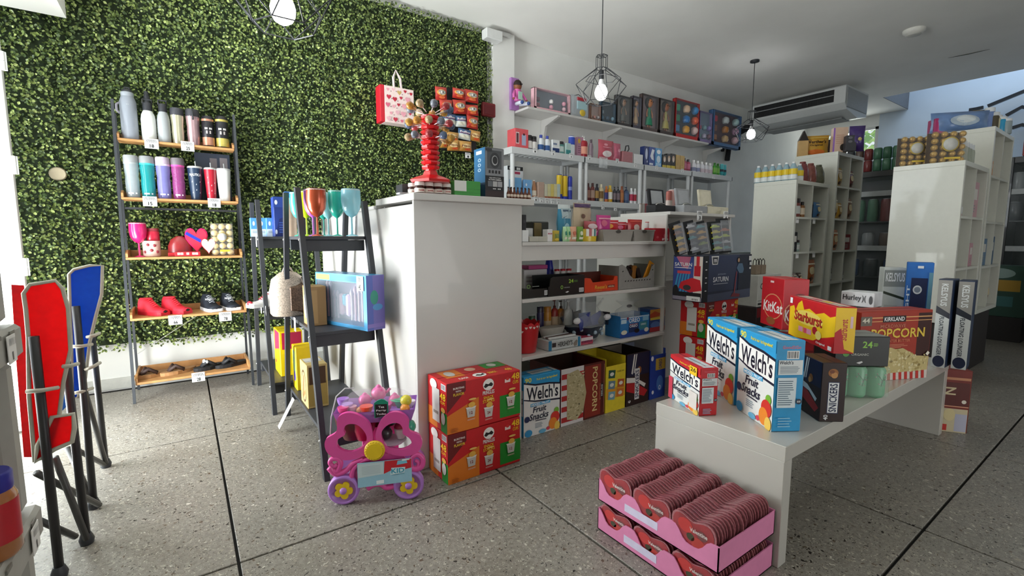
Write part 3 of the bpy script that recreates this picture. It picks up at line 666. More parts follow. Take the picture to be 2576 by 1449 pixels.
# ================================================================ BIG PRINTED CARTONS
def pringles_art(t, w, d, h, sideL=True, T=True):
    p = Pr('F', w, d, h)
    p.poly([(0, .42), (0, 1), (.24, 1), (.24, .80)], '6E1414'); p.poly([(0, 0), (.41, 0), (.41, .62), (0, .36)], 'E07A1C'); p.rect(.70, .06, 1, .53, '1E8A2A')
    p.text('BURSTING', .08, .86, .22, .90, 'F3E6E0'); p.text('WITH', .11, .80, .18, .835, 'F3E6E0'); p.text('FLAVOR', .08, .73, .22, .785, 'F6D23A')
    p.text('48', .87, .82, .985, .96, 'F6C823'); p.text('CUPS', .885, .73, .97, .80, 'F6C823'); p.rect(.77, .79, .85, .86, 'F0D8D0'); p.ell(.81, .865, .025, .03, 'D8302C')
    p.ell(.54, .83, .075, .12, 'F5F2EC'); p.poly([(.475, .80), (.50, .86), (.54, .835), (.575, .87), (.605, .82), (.585, .78), (.54, .80), (.50, .765)], '191919')
    p.text('PRINGLES', .46, .63, .62, .71, 'F0ECE8'); p.text('SNACK', .47, .54, .61, .60, 'F6C823'); p.text('STACKS', .46, .46, .62, .525, 'F6C823')
    for u, v in ((.54, .16), (.30, .25), (.85, .28)):
        p.poly([(u - .055, v + .17), (u + .055, v + .17), (u + .07, v + .21), (u - .07, v + .21)], 'E9E5DC'); p.poly([(u - .045, v), (u + .045, v), (u + .06, v + .17), (u - .06, v + .17)], 'C9C5BE'); p.ell(u + .01, v + .25, .045, .055, 'E8B24A'); p.ell(u + .02, v + .36, .05, .022, 'EFC268')
        p.text('24' if u == .54 else '12', u - .02, v + .06, u + .02, v + .12, '8A2020'); p.lines(u - .05, v - .055, u + .05, v - .02, 2, 'E8C8B8')
    p.lines(.04, .03, .16, .12, 4, 'A85410'); p.done(t)
    q = Pr('L', w, d, h)
    q.rect(.0, 0, .5, .38, 'E07A1C'); q.rect(.70, 0, 1, .40, '1E8A2A'); q.bars(.72, .84, .95, .96); q.text('48', .68, .64, .96, .78, 'F6C823'); q.text('CUPS', .70, .56, .94, .62, 'F6C823'); q.ell(.35, .88, .18, .1, 'F0ECE8')
    q.rect(.28, .14, .66, .82, 'DAD6D2'); q.rect(.34, .30, .60, .36, '9A8F86'); q.ell(.84, .28, .1, .12, 'C9C5BE'); q.ell(.84, .45, .1, .05, 'E8B24A'); q.done(t)
    if T:
        q = Pr('T', w, d, h); q.rect(.10, .35, .34, .95, 'E07A1C'); q.rect(.68, .55, .98, .98, '1E8A2A'); q.ell(.20, .66, .06, .2, 'C9C5BE'); q.ell(.5, .74, .07, .14, 'E3B89A'); q.ell(.82, .78, .06, .14, 'C9C5BE')
        q.ell(.48, .2, .085, .15, 'F5F2EC'); q.poly([(.42, .18), (.46, .26), (.5, .2), (.54, .28), (.55, .18), (.48, .12)], '191919'); q.text('SNACK', .60, .14, .72, .28, 'F6C823'); q.text('48', .84, .12, .93, .3, 'F6C823'); q.text('FLAVOR', .2, .1, .32, .22, 'F3E6E0'); q.rect(.1, .34, .99, .352, 'A01418'); q.done(t)
def pringles(label, x, y, z, rz=0, group=None, w=.452, d=.222, T=True):
    t = thing('snack_carton', label, 'snack box', (x + w / 2, y, z), rz, group); carton(t, w, d, .262, 'C8191E'); pringles_art(t, w, d, .262, T=T); return t
pringles('bottom red snack cup carton on the floor before the counter', 1.026, 2.024, .001, T=False)
pringles('upper red snack cup carton, with a green patch on its lid', 1.024, 2.022, .268)
pringles('lowest of three red cartons below the scooter box', 3.02, 1.89, .001, T=False, w=.42, d=.21)
pringles('middle of three red cartons below the scooter box', 3.02, 1.89, .268, T=False, w=.42, d=.21)
pringles('topmost red snack carton, directly under the scooter box', 3.02, 1.89, .535, T=False, w=.42, d=.21)
# scooter box
zb = .800; w = .636; h = ZH(2.94, 1.933, 643) - zb
t = thing('scooter_carton', 'dark blue kick scooter box standing on the red cartons', 'toy box', (2.94 + w / 2, 1.875, zb)); d = .245
carton(t, w, d, h, '262C42', .003)
p = Pr('F', w, d, h); p.rect(0, 0, .1, 1, '16171C'); p.poly([(.1, 0), (.99, 0), (.99, .2), (.1, .16)], '4A506A'); p.rect(.1, .22, .72, 1, '333B58'); p.poly([(.72, .2), (.99, .2), (.99, 1), (.72, 1)], '1E2337')
p.poly([(.165, .80), (.27, .80), (.29, .985), (.145, .985)], 'D6D6D2'); p.poly([(.18, .82), (.26, .82), (.272, .96), (.165, .96)], '33343A'); p.text('m', .195, .85, .25, .92, 'ECECEC')
p.text('JETSON', .28, .56, .44, .60, '9AA2B4'); p.text('SATURN', .19, .42, .50, .53, 'E8EAEE'); p.rect(.2, .37, .49, .385, 'B8BCC6')
for v in (.87, .70, .53, .42, .25): p.ell(.05, v, .018, .012, 'D8D8D8')
p.ell(.70, .88, .035, .07, '1A1B20'); p.ell(.70, .875, .02, .045, 'B98E72'); p.poly([(.66, .70), (.70, .80), (.78, .80), (.82, .66), (.80, .58), (.74, .56), (.70, .62)], '56718C'); p.poly([(.70, .58), (.79, .58), (.77, .2), (.71, .2)], '202438'); p.poly([(.655, .62), (.67, .62), (.64, .12), (.62, .12)], '9A3A40'); p.poly([(.56, .06), (.6, .14), (.76, .1), (.74, .04)], '7A2A34')
p.rect(.92, .86, .98, .96, 'D0D0D0'); p.rect(.94, .75, .975, .82, 'D0D0D0'); p.ell(.955, .68, .02, .025, 'E6E6E6'); p.done(t)
p = Pr('L', w, d, h); p.rect(.02, .1, .72, .97, '3E4F9A'); p.poly([(.1, .97), (.6, .97), (.5, .7), (.3, .75)], 'C86E8E'); 
for i in range(5): p.poly([(.04 + .1 * i, .2), (.10 + .1 * i, .2), (.22 + .09 * i, .62), (.17 + .09 * i, .62)], '3F9CC8')
p.rect(.70, .1, .98, .98, 'E4D9D0'); p.text('SATURN', .06, .76, .64, .84, 'F4F4F4'); p.rect(.06, .72, .62, .735, 'F4F4F4'); p.rect(.16, .6, .6, .66, 'D24B5A'); p.rect(.78, .78, .88, .98, 'D8303A'); p.rect(.72, .56, .92, .78, 'C41E2E')
p.poly([(.22, .28), (.3, .42), (.66, .52), (.92, .48), (.98, .26), (.6, .2)], 'D0232F'); p.ell(.5, .3, .13, .06, '3A3A3E'); p.ell(.12, .2, .1, .14, '1C1C20'); p.rect(.2, .1, .97, .2, '1C1C20'); p.rect(.03, .02, .98, .1, '8C8694'); p.rect(.5, .02, .94, .12, 'E8E8E8'); p.bars(.66, .03, .9, .08); p.done(t)
scoot_top = zb + h
# fruit snack boxes (on the display table and on the floor)
def welch(t, w, d, h, blue=True, small=False):
    c0 = '2C9AD2' if blue else 'C8232C'; cb = '2A9FD8' if blue else 'D2232E'
    carton(t, w, d, h, cb); p = Pr('F', w, d, h)
    p.poly([(0, 0), (1, 0), (1, .62), (.6, .72), (0, .78)], 'E9E9E6'); p.rect(0, .86, 1, .995, c0)
    p.poly([(0, .62), (.3, .56), (.65, .53), (1, .50), (1, .80), (.7, .84), (.3, .86), (0, .92)], '151A33'); p.poly([(0, .64), (.3, .585), (.65, .555), (1, .53), (1, .77), (.7, .81), (.3, .83), (0, .89)], 'F6F5F1')
    p.text("Welch's", .07, .60, .95, .83, '11152A', shear=.0, arc=-.03)
    p.text('90' if not small else '26', .03 if not small else .72, .90, .2 if not small else .9, .98, 'F4E23A' if not small else '5A1A1A'); p.text('Fruit is our 1st Ingredient!', .34, .9, .92, .95, 'F4E23A')
    p.rect(.18, .49, .72, .54, '3EA7DA'); p.text('MIXED FRUIT', .2, .497, .70, .532, 'FFFFFF')
    p.text('Fruit', .24, .38, .60, .48, '20233A', shear=.2); p.text('Snacks', .14, .26, .66, .37, '20233A', shear=.2); p.poly([(.3, .235), (.62, .225), (.6, .24), (.32, .25)], '20233A'); p.lines(.3, .12, .58, .21, 4, '8A9AA6')
    for u, v, ru, rv, cc in ((.90, .33, .07, .055, '7DB83A'), (.86, .22, .13, .1, 'D8372C'), (.80, .12, .12, .1, 'EE8A2C'), (.92, .06, .08, .08, 'F0C85A'), (.12, .06, .1, .06, '3A9AD0'), (.08, .3, .07, .05, '26305A'), (.66, .06, .05, .03, 'D8455A'), (.5, .04, .1, .035, '6AB2D8')): p.ell(u, v, ru, rv, cc)
    if not blue: p.rect(0, 0, .14, .5, 'D2455A'); p.rect(.7, .8, .93, .985, 'F2C62A'); p.text('26', .73, .87, .9, .96, '3A2A10'); p.rect(.72, .1, .96, .45, 'E6DED8')
    p.done(t)
    q = Pr('R', w, d, h); q.text('Good2Go', .22, .91, .85, .945, 'E05A6A'); q.bars(.38, .80, .80, .89); q.rect(.1, .63, .93, .79, 'E4EAEC'); q.text("Welch's", .12, .745, .6, .785, '22283A'); q.lines(.16, .65, .84, .73, 5, '7A8A98')
    q.rect(.1, .27, .74, .60, 'E2EEF4'); q.lines(.13, .30, .70, .58, 12, '5A7486'); q.ell(.84, .34, .1, .03, '1A2E44'); q.text('REAL FRUIT', .78, .33, .9, .35, 'FFFFFF'); q.lines(.16, .06, .78, .18, 4, '8CC6E4'); q.done(t)
    q = Pr('L', w, d, h); q.rect(.06, .35, .94, .78, 'E9E9E6'); q.text("Welch's", .1, .55, .9, .7, '11152A'); q.lines(.2, .1, .8, .3, 6, 'CFE4EE'); q.ell(.3, .12, .2, .1, 'D8372C'); q.done(t)
    q = Pr('T', w, d, h); q.rect(.3, .25, .86, .8, 'E0E6E8'); q.lines(.34, .3, .8, .75, 4, 'AAB8C0'); q.rect(.9, .2, .985, .8, 'E0E6E8'); q.done(t)
TZ0 = TZT + .001
t, w, h = fitbox('fruit_snack_box', 'nearer blue fruit snack box on the display table, right of the pair', 'snack box', (1852, 1026), (1940, 1087), 825, TZT, .12); welch(t, w, .118, h)
wb_ = (w, h, t)
t2, w2, h2 = fitbox('fruit_snack_box', 'farther blue fruit snack box, partly hidden behind its twin', 'snack box', (1773, 972.0), (1845, 1020.5), 797, TZT, .12); welch(t2, w2, .118, h2)
t, w, h = fitbox('fruit_snack_box', 'small red fruit snack box at the left end of the display table', 'snack box', (1676, 999.5), (1749, 1051), 892, TZT, .075)
a = P(1799, 1051, z=TZT); b = P(1749, 1051, z=TZT); dd = .085
t.location.x += .024
welch(t, w, dd, h, blue=False, small=True)
# chocolate bar carton on the table (dark), candy carton on top
def snickers(t, w, d, h, op=False):
    if op: openbox(t, w, d, h, '2A1512')
    else: carton(t, w, d, h, '2C1614')
    p = Pr('F', w, d, h); p.rect(0, .56, .99, .99, '1A1C3C'); p.poly([(0, .30), (.8, .12), (.95, .22), (.4, .42), (0, .46)], 'B41E26'); p.poly([(0, .46), (.5, .42), (.8, .30), (.86, .36), (.4, .52), (0, .56)], 'E8E4E0'); p.poly([(.3, .98), (.36, .98), (.26, .6), (.2, .62)], 'E8E4E0'); p.poly([(.4, .98), (.44, .98), (.34, .62), (.3, .62)], 'E8E4E0'); p.ell(.55, .66, .09, .07, '9A5A2A'); p.ell(.5, .62, .06, .05, 'C98A4A')
    p.rect(.36 if op else .0, .1, .56 if op else .22, .7, 'E6E6E6') ; p.text('SNICKERS', .385 if op else .03, .13, .535 if op else .19, .67, '16204A', rot=90); p.text('40', .08, .06, .2, .11, 'E6E6E6', rot=90); p.done(t)
    q = Pr('R', w, d, h); q.rect(.28, .14, .74, .68, '16204A'); q.rect(.31, .155, .71, .665, 'F2F2F2'); q.text('SNICKERS', .35, .17, .66, .65, '14204A', rot=90); q.ell(.45, .83, .2, .07, 'A5662C'); q.ell(.5, .79, .13, .05, 'C98E50'); q.ell(.4, .85, .1, .03, '7A3E1C'); q.text('40', .16, .03, .34, .12, 'EDEDED', rot=90); q.done(t)
t, w, h = fitbox('chocolate_bar_carton', 'dark brown chocolate bar carton under the yellow candy box', 'snack box', (2006, 1025), (2059, 1061), 888, TZT, .12); snickers(t, w, .10, h)
sx = t; ztop = TZT + .001 + h
t, w, h = fitbox('candy_carton', 'red and yellow fruit chew carton lying on the dark carton', 'snack box', (1981.5, 840), (2096, 890), 743, ztop, .1)
d = .085; carton(t, w, d, h, 'C41B22')
p = Pr('F', w, d, h); p.poly([(.02, .02), (0.02, .72), (.12, .78), (.16, .66), (.22, .86), (.30, .95), (.36, .74), (.48, .80), (.62, .72), (.78, .80), (.9, .74), (1, .8), (1, .36), (.86, .28), (.7, .2), (.6, .1), (.4, .06), (.2, .0)], 'F2C51E')
p.ell(.45, .56, .32, .17, 'F7DB66'); p.text('Starburst', .15, .44, .76, .68, '7A1418'); p.text('Starburst', .14, .45, .75, .69, 'C8382A'); p.poly([(.76, .0), (1, .0), (1, .3), (.85, .26)], 'C41B22')
for u, c_ in ((.26, 'F0A0B8'), (.38, 'E8506A'), (.45, 'F0A0B8')): p.rect(u, .2, u + .1, .32, c_)
p.ell(.62, .34, .05, .09, 'B81E2A'); p.ell(.7, .26, .06, .1, 'F5DE7A'); p.text('Original', .66, .06, .84, .12, 'FFFFFF'); p.rect(.03, .82, .09, .96, 'F2F2F2'); p.rect(.9, .03, .97, .12, 'F2F2F2'); p.done(t)
q = Pr('R', w, d, h); q.rect(.0, .0, .5, .5, 'C41B22'); q.poly([(.0, .45), (.3, .55), (.5, .1), (.98, .02), (.98, .98), (.0, .99)], 'F2C51E'); q.text('Starburst', .25, .28, .6, .74, 'C0302A', rot=90); q.rect(.72, .55, .85, .8, 'E8C0C8'); q.done(t)
q = Pr('T', w, d, h); q.rect(.05, .3, .95, .85, 'E6D2C2'); q.rect(.3, .4, .5, .7, 'E8506A'); q.rect(.55, .4, .7, .7, 'F2C51E'); q.done(t)
# red wafer bar carton on a dark red box
zk = TZT + .001
t, w, h = fitbox('chocolate_carton', 'dark red flat carton under the tall red wafer box', 'snack box', (1905, 872), (1975, 905), 832, zk, .2); w = .22; carton(t, w, .2, .21, '5E1418'); p = Pr('F', w, .2, .21); p.rect(.05, .7, .95, .9, '8A1A20'); p.text('KitKat', .1, .3, .6, .6, 'D8D0CC'); p.done(t)
t.location = (2.76, 1.19, zk); t.rotation_euler = (0, 0, math.radians(-55))
zk2 = zk + .213; 
a = P(1912, 812, z=zk2 + .02)
t, w, h = fitbox('wafer_bar_carton', 'tall red wafer bar carton behind the yellow candy box', 'snack box', (1912, 812), (1966, 831), 695, zk2, .15)
d = .15; carton(t, w, d, h, 'C2202A')
p = Pr('F', w, d, h); p.ell(.55, .42, .42, .26, 'E0A070'); p.ell(.55, .42, .39, .24, 'D0242E'); p.text('KitKat', .12, .30, .98, .52, 'F6F4F0', shear=.05); p.ell(.5, .12, .2, .08, '9A5A34'); p.rect(.4, .9, .56, .94, 'E8C8C8'); p.done(t)
q = Pr('R', w, d, h); q.ell(.65, .62, .3, .1, '7A2420'); q.ell(.45, .3, .42, .24, 'E0A070'); q.ell(.45, .3, .38, .215, '9A1820'); q.text('KitKat', .1, .18, .8, .4, 'F6F4F0'); q.done(t)
# green tea cans in a shrink pack, black cookie box on top
t = thing('drink_pack', 'shrink-wrapped pack of green tea cans at the table edge', 'drink pack', (2.62, .81, TZ0), math.radians(-38))
for i in range(3):
    for j in range(2):
        x, y = (i - 1) * .088, .045 + j * .085
        cn = B().lathe([(.034, 0), (.041, .01), (.042, .02), (.042, .135), (.034, .15)], PL('6FB489'), 18, (x, y, 0)).make('can', t)
        if j == 0:
            c = B()
            for (u, v, s, a_) in ((0, .06, .05, 1.3), (.0, .085, .035, .6), (.003, .09, .03, 2.2), (.008, .1, .02, .3), (-.006, .105, .02, 2.6)):
                c.add([(x + u, y - .0432, v), (x + u + .0025, y - .0432, v), (x + u + s * math.cos(a_) + .001, y - .043, v + s * math.sin(a_)), (x + u + s * math.cos(a_) - .001, y - .043, v + s * math.sin(a_))], [(0, 1, 2, 3)], PR('3A3A34'))
            for k in range(9): c.ball(x + .022 * math.cos(k * 2.4), y - .0405 + .003 * abs(math.cos(k * 2.4)), .09 + .03 * math.sin(k * 1.7), .003, PR('C99AA4'), 6)
            c.make('printed_label', cn)
B().box(-.135, .135, .001, .175, .0, .152, CLR('CFE8D8', .22), .012).make('shrink_film', t)
t2 = thing('cookie_carton', 'black glossy organic snack carton on the green tea cans', 'snack box', (2.62, .82, TZ0 + .156), math.radians(-38))
carton(t2, .25, .17, .145, '151917'); p = Pr('F', .25, .17, .145); p.text('24', .5, .62, .68, .84, '8ACB3A'); p.lines(.7, .68, .8, .8, 3, '8ACB3A'); p.ell(.2, .42, .06, .1, '4F9A34'); p.text('ORGANIC', .3, .36, .62, .44, 'B8BCB4'); p.poly([(.4, .12), (.46, .08), (.52, .14), (.5, .18), (.44, .15)], 'DADADA'); p.done(t2)
q = Pr('T', .25, .17, .145); q.rect(.02, .03, .98, .97, '8E9894'); q.done(t2)
# popcorn cartons
def popcorn(t, w, d, h, horiz=True, op=False):
    if op: openbox(t, w, d, h, '6A1A14', inner='4A3228')
    else: carton(t, w, d, h, 'A5301C')
    rn = random.Random(5)
    p = Pr('F', w, d, h)
    if horiz:
        p.rect(.80, .28, .99, .96, '3A120E'); p.rect(0, .90, .99, .915, 'E8B070'); p.rect(0, .85, .99, .86, 'E8B070'); p.rect(.30, .84, .62, .93, '1C0E0C'); p.text('KIRKLAND', .32, .855, .60, .915, 'F4F4F4')
        p.rect(.0, .80, .15, .93, '6E665A'); p.text('44', .02, .84, .12, .91, 'E0DCC8'); p.text('MICROWAVE', .27, .76, .62, .81, 'C87860'); p.text('POPCORN', .15, .61, .90, .75, 'E8C84A'); p.text('MOVIE THEATER BUTTER', .16, .55, .70, .59, 'D87A58'); p.lines(.08, .47, .8, .53, 3, 'D88A6A'); p.rect(.66, .28, .99, .295, 'E8A080')
        p.rect(.0, .0, .98, .18, 'D8D0C8'); 
        for i in range(0, 7): p.poly([(.42 + i * .08, .0), (.46 + i * .08, .0), (.45 + i * .08, .13), (.41 + i * .08, .13)], 'C23028')
        p.poly([(.3, .1), (.35, .44), (.42, .48), (.5, .45), (.6, .46), (.7, .40), (.8, .34), (.98, .32), (.97, .12)], 'C8B67C'); p.k += 1; k = p.k
        for i in range(150):
            u, v = rn.uniform(.33, .95), rn.uniform(.11, .44)
            if v > .47 - (u - .4) * .24: continue
            s = rn.uniform(.010, .022); p.b.add([p.pt((u + s * math.cos(a)) * p.W, (v + s * 1.1 * math.sin(a)) * p.H, p.off * k + .0003 * (i % 4)) for a in (0, 1.2, 2.4, 3.6, 4.9)], [(0, 1, 2, 3, 4)], PR(rn.choice(('DCCC96', 'E6DAAE', 'B09A5E', 'D2BE84'))))
        p.poly([(.93, .36), (.96, .4), (.99, .37), (.96, .33)], 'F0EAD8')
    else:
        p.rect(0, 0, .5, 1, 'D8D4D4')
        for i in range(5): p.rect(.01, .06 + i * .19, .5, .15 + i * .19, 'B2282A')
        p.rect(.50, 0, .99, 1, '54160F'); p.rect(.52, .03, .90, .97, '8A2A1C'); p.poly([(.13, .1), (.12, .9), (.36, .95), (.5, .8), (.56, .5), (.5, .2), (.35, .05)], 'B9AC84'); p.k += 1; k = p.k
        for i in range(120):
            u, v = rn.uniform(.15, .5), rn.uniform(.1, .9); s = rn.uniform(.012, .028)
            p.b.add([p.pt((u + s * math.cos(a)) * p.W, (v + s * .7 * math.sin(a)) * p.H, p.off * k + .0003 * (i % 4)) for a in (0, 1.2, 2.4, 3.6, 4.9)], [(0, 1, 2, 3, 4)], PR(rn.choice(('C6BA92', 'CFC5A2', '9A8E66'))))
        p.text('POPCORN', .70, .12, .82, .93, 'E0C888', rot=-90); p.text('MICROWAVE', .87, .3, .90, .6, 'C87A60', rot=-90); p.rect(.90, .34, .965, .60, '1C0E0C'); p.text('KIRKLAND', .915, .36, .945, .58, 'F4F4F4', rot=90); p.rect(.975, .05, .98, .95, 'E8A880')
    p.done(t)
t = thing('popcorn_carton', 'large red popcorn carton standing at the far right of the table', 'snack box', (0, 0, 0))
va, vb = V3((2.9, .925, 0)), V3((3.33, .735, 0)); v = vb - va; t.location = ((va.x + vb.x) / 2, (va.y + vb.y) / 2, TZ0); t.rotation_euler = (0, 0, math.atan2(v.y, v.x)); popcorn(t, v.length, .13, ZH(3.33, .735, 779) - TZT)
t = thing('popcorn_carton', 'narrow red popcorn carton standing on the floor past the table', 'snack box', (0, 0, 0))
a, b = P(2371, 1089, z=0), P(2424, 1095, z=0); a.x = max(a.x, 3.95); v = b - a; t.location = (4.0, .735, .001); t.rotation_euler = (0, 0, math.atan2(-.12, .08)); ww = .15; hh = ZH(4.0, .73, 932); carton(t, ww, .28, hh, '7A2418')
p = Pr('F', ww, .28, hh); p.rect(0, 0, .96, .38, 'CFC2A0'); p.rect(.55, .02, .95, .3, 'B8B8CC'); p.rect(.08, .02, .3, .12, 'C23028'); p.rect(.05, .42, .96, .8, '5A1C14'); p.rect(.04, .41, .97, .425, 'E0A080'); p.text('N', .1, .6, .5, .72, 'D8C8A0', rot=-90); p.ell(.8, .5, .08, .03, 'E8E0D0'); p.rect(.03, .84, .96, .88, 'C88A64'); p.ell(.35, .28, .2, .1, 'DCCC9A'); p.done(t)
# floating lounger boxes, cooler box, shoe box at the end of the table
def kelsy(label, pa, pb, d, ptop):
    t, w, h = fitbox('lounger_carton', label, 'box', pa, pb, ptop, TZT, d); carton(t, w, d, h, '1C2C48')
    q = Pr('F', w, d, h); q.rect(0, 0, .98, .62, 'CDD2D0'); q.rect(0, .62, .98, .99, '8E8C86'); q.poly([(0, .62), (0, .70), (.98, .62), (.98, .56)], '202632'); q.text('KELSYUS', .25, .70, .72, .95, 'D4D8D8', rot=-90); q.text('FLOATING LOUNGER', .3, .14, .62, .58, '3A424A', rot=-90); q.ell(.5, .07, .42, .065, '1A2440'); q.done(t)
    p = Pr('L', w, d, h); p.rect(.8, 0, .99, 1, 'B8BCBE'); p.rect(0, .95, .86, 1, 'C8CCD0'); p.rect(.2, .5, .7, .62, '4A5468'); p.done(t)
kelsy('left upright floating lounger box behind the popcorn carton', (2341, 921), (2376, 927), .14, 702)
kelsy('right upright floating lounger box at the table\'s far end', (2391, 926), (2430, 932), .15, 706)
t, w, h = fitbox('lounger_carton', 'white floating lounger box left of the blue beer cooler box', 'box', (2207, 888), (2262, 892), 673, TZT, .1); carton(t, w, .09, h, 'C6CCC8'); p = Pr('F', w, .1, h); p.rect(.02, .78, .98, .97, '8A908C'); p.text('KELSYUS', .1, .84, .95, .94, 'EEF0F0'); p.poly([(.03, .70), (.03, .73), (.98, .66), (.98, .63)], '2E3A2C'); p.lines(.1, .3, .8, .6, 6, 'B4B8B6'); p.done(t)
t, w, h = fitbox('shoe_box', 'white shoe box lying behind the candy and popcorn cartons', 'shoe box', (2104, 905), (2186, 920), 732, TZT, .12); z1_ = h - .09
B().box(-w / 2, w / 2, 0, .12, 0, z1_, M('3E3A3A', .6), .003).make('lower_box', t)
B().box(-w / 2, w / 2, -.002, .14, z1_ + .002, h, M('DADCDE', .5), .003).make('shoe_box_body', t); p = Pr('F', w, .13, .085, .001); p.text('Hurley', .06, .3, .62, .8, '1A1A1C'); p.text(')(', .64, .3, .76, .8, '1A1A1C'); p.ell(.9, .5, .05, .3, '2A2A2E'); o = p.done(t); o.location = (0, -.003, z1_ + .004)
t, w, hh = fitbox('cooler_carton', 'bright blue beer tumbler box standing behind the popcorn carton', 'box', (2262, 898), (2328, 906), 660, TZT, .12); carton(t, w, .11, hh, '2A6AB8', name='carton'); B().box(-w * .30, w * .30, -.004, -.0005, .02, hh * .84, M('15224C', .4)).make('window_panel', t)
p = Pr('F', w, .12, hh); p.off = .0007; p.k = 6; p.text('BUD LIGHT', .05, .1, .17, .76, 'D8E6F4', rot=90); p.ell(.45, .72, .17, .045, 'D8DCE0'); p.ell(.45, .72, .12, .03, '7A8496'); p.rect(.4, .94, .62, .965, 'D8DCE0'); p.rect(.84, .02, .985, .9, '5F8FA4'); p.done(t)
t = thing('cap', 'dark folded cloth cap lying behind the blue cooler box', 'cap', (3.70, 1.28, TZ0 + .005), 0); B().lathe([(.09, 0), (.088, .03), (.06, .05), (.001, .055)], M('1A2236', .8), 16, (0, 0, 0), 1, .5).make('crown', t); B().box(-.06, .06, -.1, -.03, 0, .006, M('1A2236', .8), .002).make('brim', t)
t.location.z = TZ0
# ---------------------------------------------------------------- row of big open boxes on the floor under the shelves
def floorbox(fn, name, label, px0, px1, pyt, d=.2, **k):
    x0, x1 = _xat(px0, 0, 2.255), _xat(px1, 0, 2.255); h = ZH(x0, 2.255, pyt); t = thing(name, label, 'snack box', ((x0 + x1) / 2, 2.252, .001)); fn(t, x1 - x0 - .004, d, h, **k); return t
floorbox(welch, 'fruit_snack_box', 'blue fruit snack box on the floor right of the red cartons', 1316, 1407, 951, d=.12)
floorbox(popcorn, 'popcorn_carton', 'open popcorn carton on the floor under the counter shelves', 1409, 1519, 931, d=.34, horiz=False, op=True)
def chips_y(t, w, d, h):
    openbox(t, w, d, h, 'E6CF2E', inner='E6CF2E', cut=h * .86)
    p = Pr('F', w, d, h)
    p.rect(.02, .25, .98, .45, 'E0A02A')
    for i, (u, v, c) in enumerate(((.12, .62, '2E5A48'), (.12, .42, '6E8A9A'), (.58, .42, 'C2602A'), (.12, .22, '7AA6B4'), (.55, .24, 'D8742A'))): p.poly([(u, v + .02), (u + .33, v), (u + .36, v + .15), (u + .02, v + .17)], c); p.ell(u + .18, v + .085, .1, .035, 'E6E2D8')
    p.text('CLASSIC MIX', .55, .72, .92, .75, '8A7A20'); p.done(t)
floorbox(chips_y, 'chips_carton', 'open yellow chips variety carton on the floor', 1521, 1571, 905, d=.30)
floorbox(snickers, 'chocolate_bar_carton', 'open dark chocolate bar carton on the floor beside the yellow one', 1573, 1630, 893, d=.28, op=True)
def oreo_b(t, w, d, h):
    openbox(t, w, d, h, '1F3E9A', inner='B8C4E0', cut=h * .9); p = Pr('F', w, d, h); p.rect(.35, .58, .98, .82, 'C0A040'); p.text('OREO', .55, .6, .75, .8, '1A2A6A', rot=90); p.ell(.65, .3, .22, .16, '4A78C0'); p.text('O', .57, .16, .72, .26, 'E8ECF8'); p.ell(.12, .84, .08, .05, 'E8E8F0'); p.ell(.2, .14, .07, .04, 'E8E8F0'); p.done(t)
floorbox(oreo_b, 'cookie_carton', 'open deep blue cookie carton at the right end of the floor row', 1632, 1671, 884, d=.30)
t = thing('carton', 'dark green box half hidden behind the floor row of cartons', 'box', (2.75, 2.62, .001)); carton(t, .42, .25, .40, '1E2E30'); p = Pr('F', .42, .25, .4); p.lines(.1, .6, .7, .8, 4, '4A5A56'); p.done(t)
t = thing('wafer_box', 'small dark box behind the open floor cartons', 'box', (2.2, 2.64, .001)); carton(t, .3, .16, .34, '3A3126'); p = Pr('F', .3, .16, .34); p.lines(.2, .7, .8, .85, 3, '9A8F70'); p.done(t)
# boxes behind the scooter box
t = thing('bag_carton', 'white printed box stacked behind the scooter box', 'box', (4.62, 2.235, .602)); carton(t, .44, .28, .30, 'C4C4BE'); p = Pr('F', .44, .28, .30); p.text('C', .1, .55, .22, .75, '3A3A3A'); p.ell(.42, .6, .1, .2, 'BCA9A8'); p.rect(.02, .18, .98, .2, '6A6A66'); p.rect(.03, .06, .3, .12, '2A2A2A'); p.ell(.72, .2, .07, .12, '3A3A3A'); p.lines(.55, .5, .9, .9, 5, '8E8884'); p.done(t)
t = thing('snack_carton', 'black and red printed box between white box and teal box', 'box', (4.62, 2.23, .40)); carton(t, .46, .28, .199, '2B2020'); p = Pr('F', .46, .28, .2); p.rect(.02, .5, .3, .95, '7A2226'); p.ell(.5, .6, .12, .3, '5A5450'); p.ell(.8, .55, .1, .25, '4A4440'); p.done(t)
t = thing('milk_carton', 'teal almond drink carton behind the red cartons', 'box', (4.62, 2.225, .001)); carton(t, .48, .28, .398, '4E93A0'); p = Pr('F', .48, .28, .398); p.rect(.02, .02, .98, .42, '9AA08C'); p.text('ALMOND', .22, .56, .86, .72, '8CC6CC'); p.rect(.58, .85, .96, .93, '1C2A30'); p.done(t)
for i, dx_ in enumerate((-.10, .0)):
    t = thing('paper_bag', ['left', 'right'][i] + ' kraft paper bag on the white printed box', 'bag', (4.60 + dx_ + .02, 2.30, .903)); B().box(-.045, .045, 0, .05, 0, .09, M('8A7A68', .8), .003).make('bag', t)
    for s_ in (-1, 1): B().tube([(-.03, .025 + s_ * .015, .085), (-.028, .025 + s_ * .015, .13), (0, .025 + s_ * .015, .15), (.028, .025 + s_ * .015, .13), (.03, .025 + s_ * .015, .085)], .004, M('2E2A26', .8), 5).make('handle', t)
# ================================================================ ITEMS ON THE COUNTER TOP AND THE HEDGE
CT = ZC1 + .025
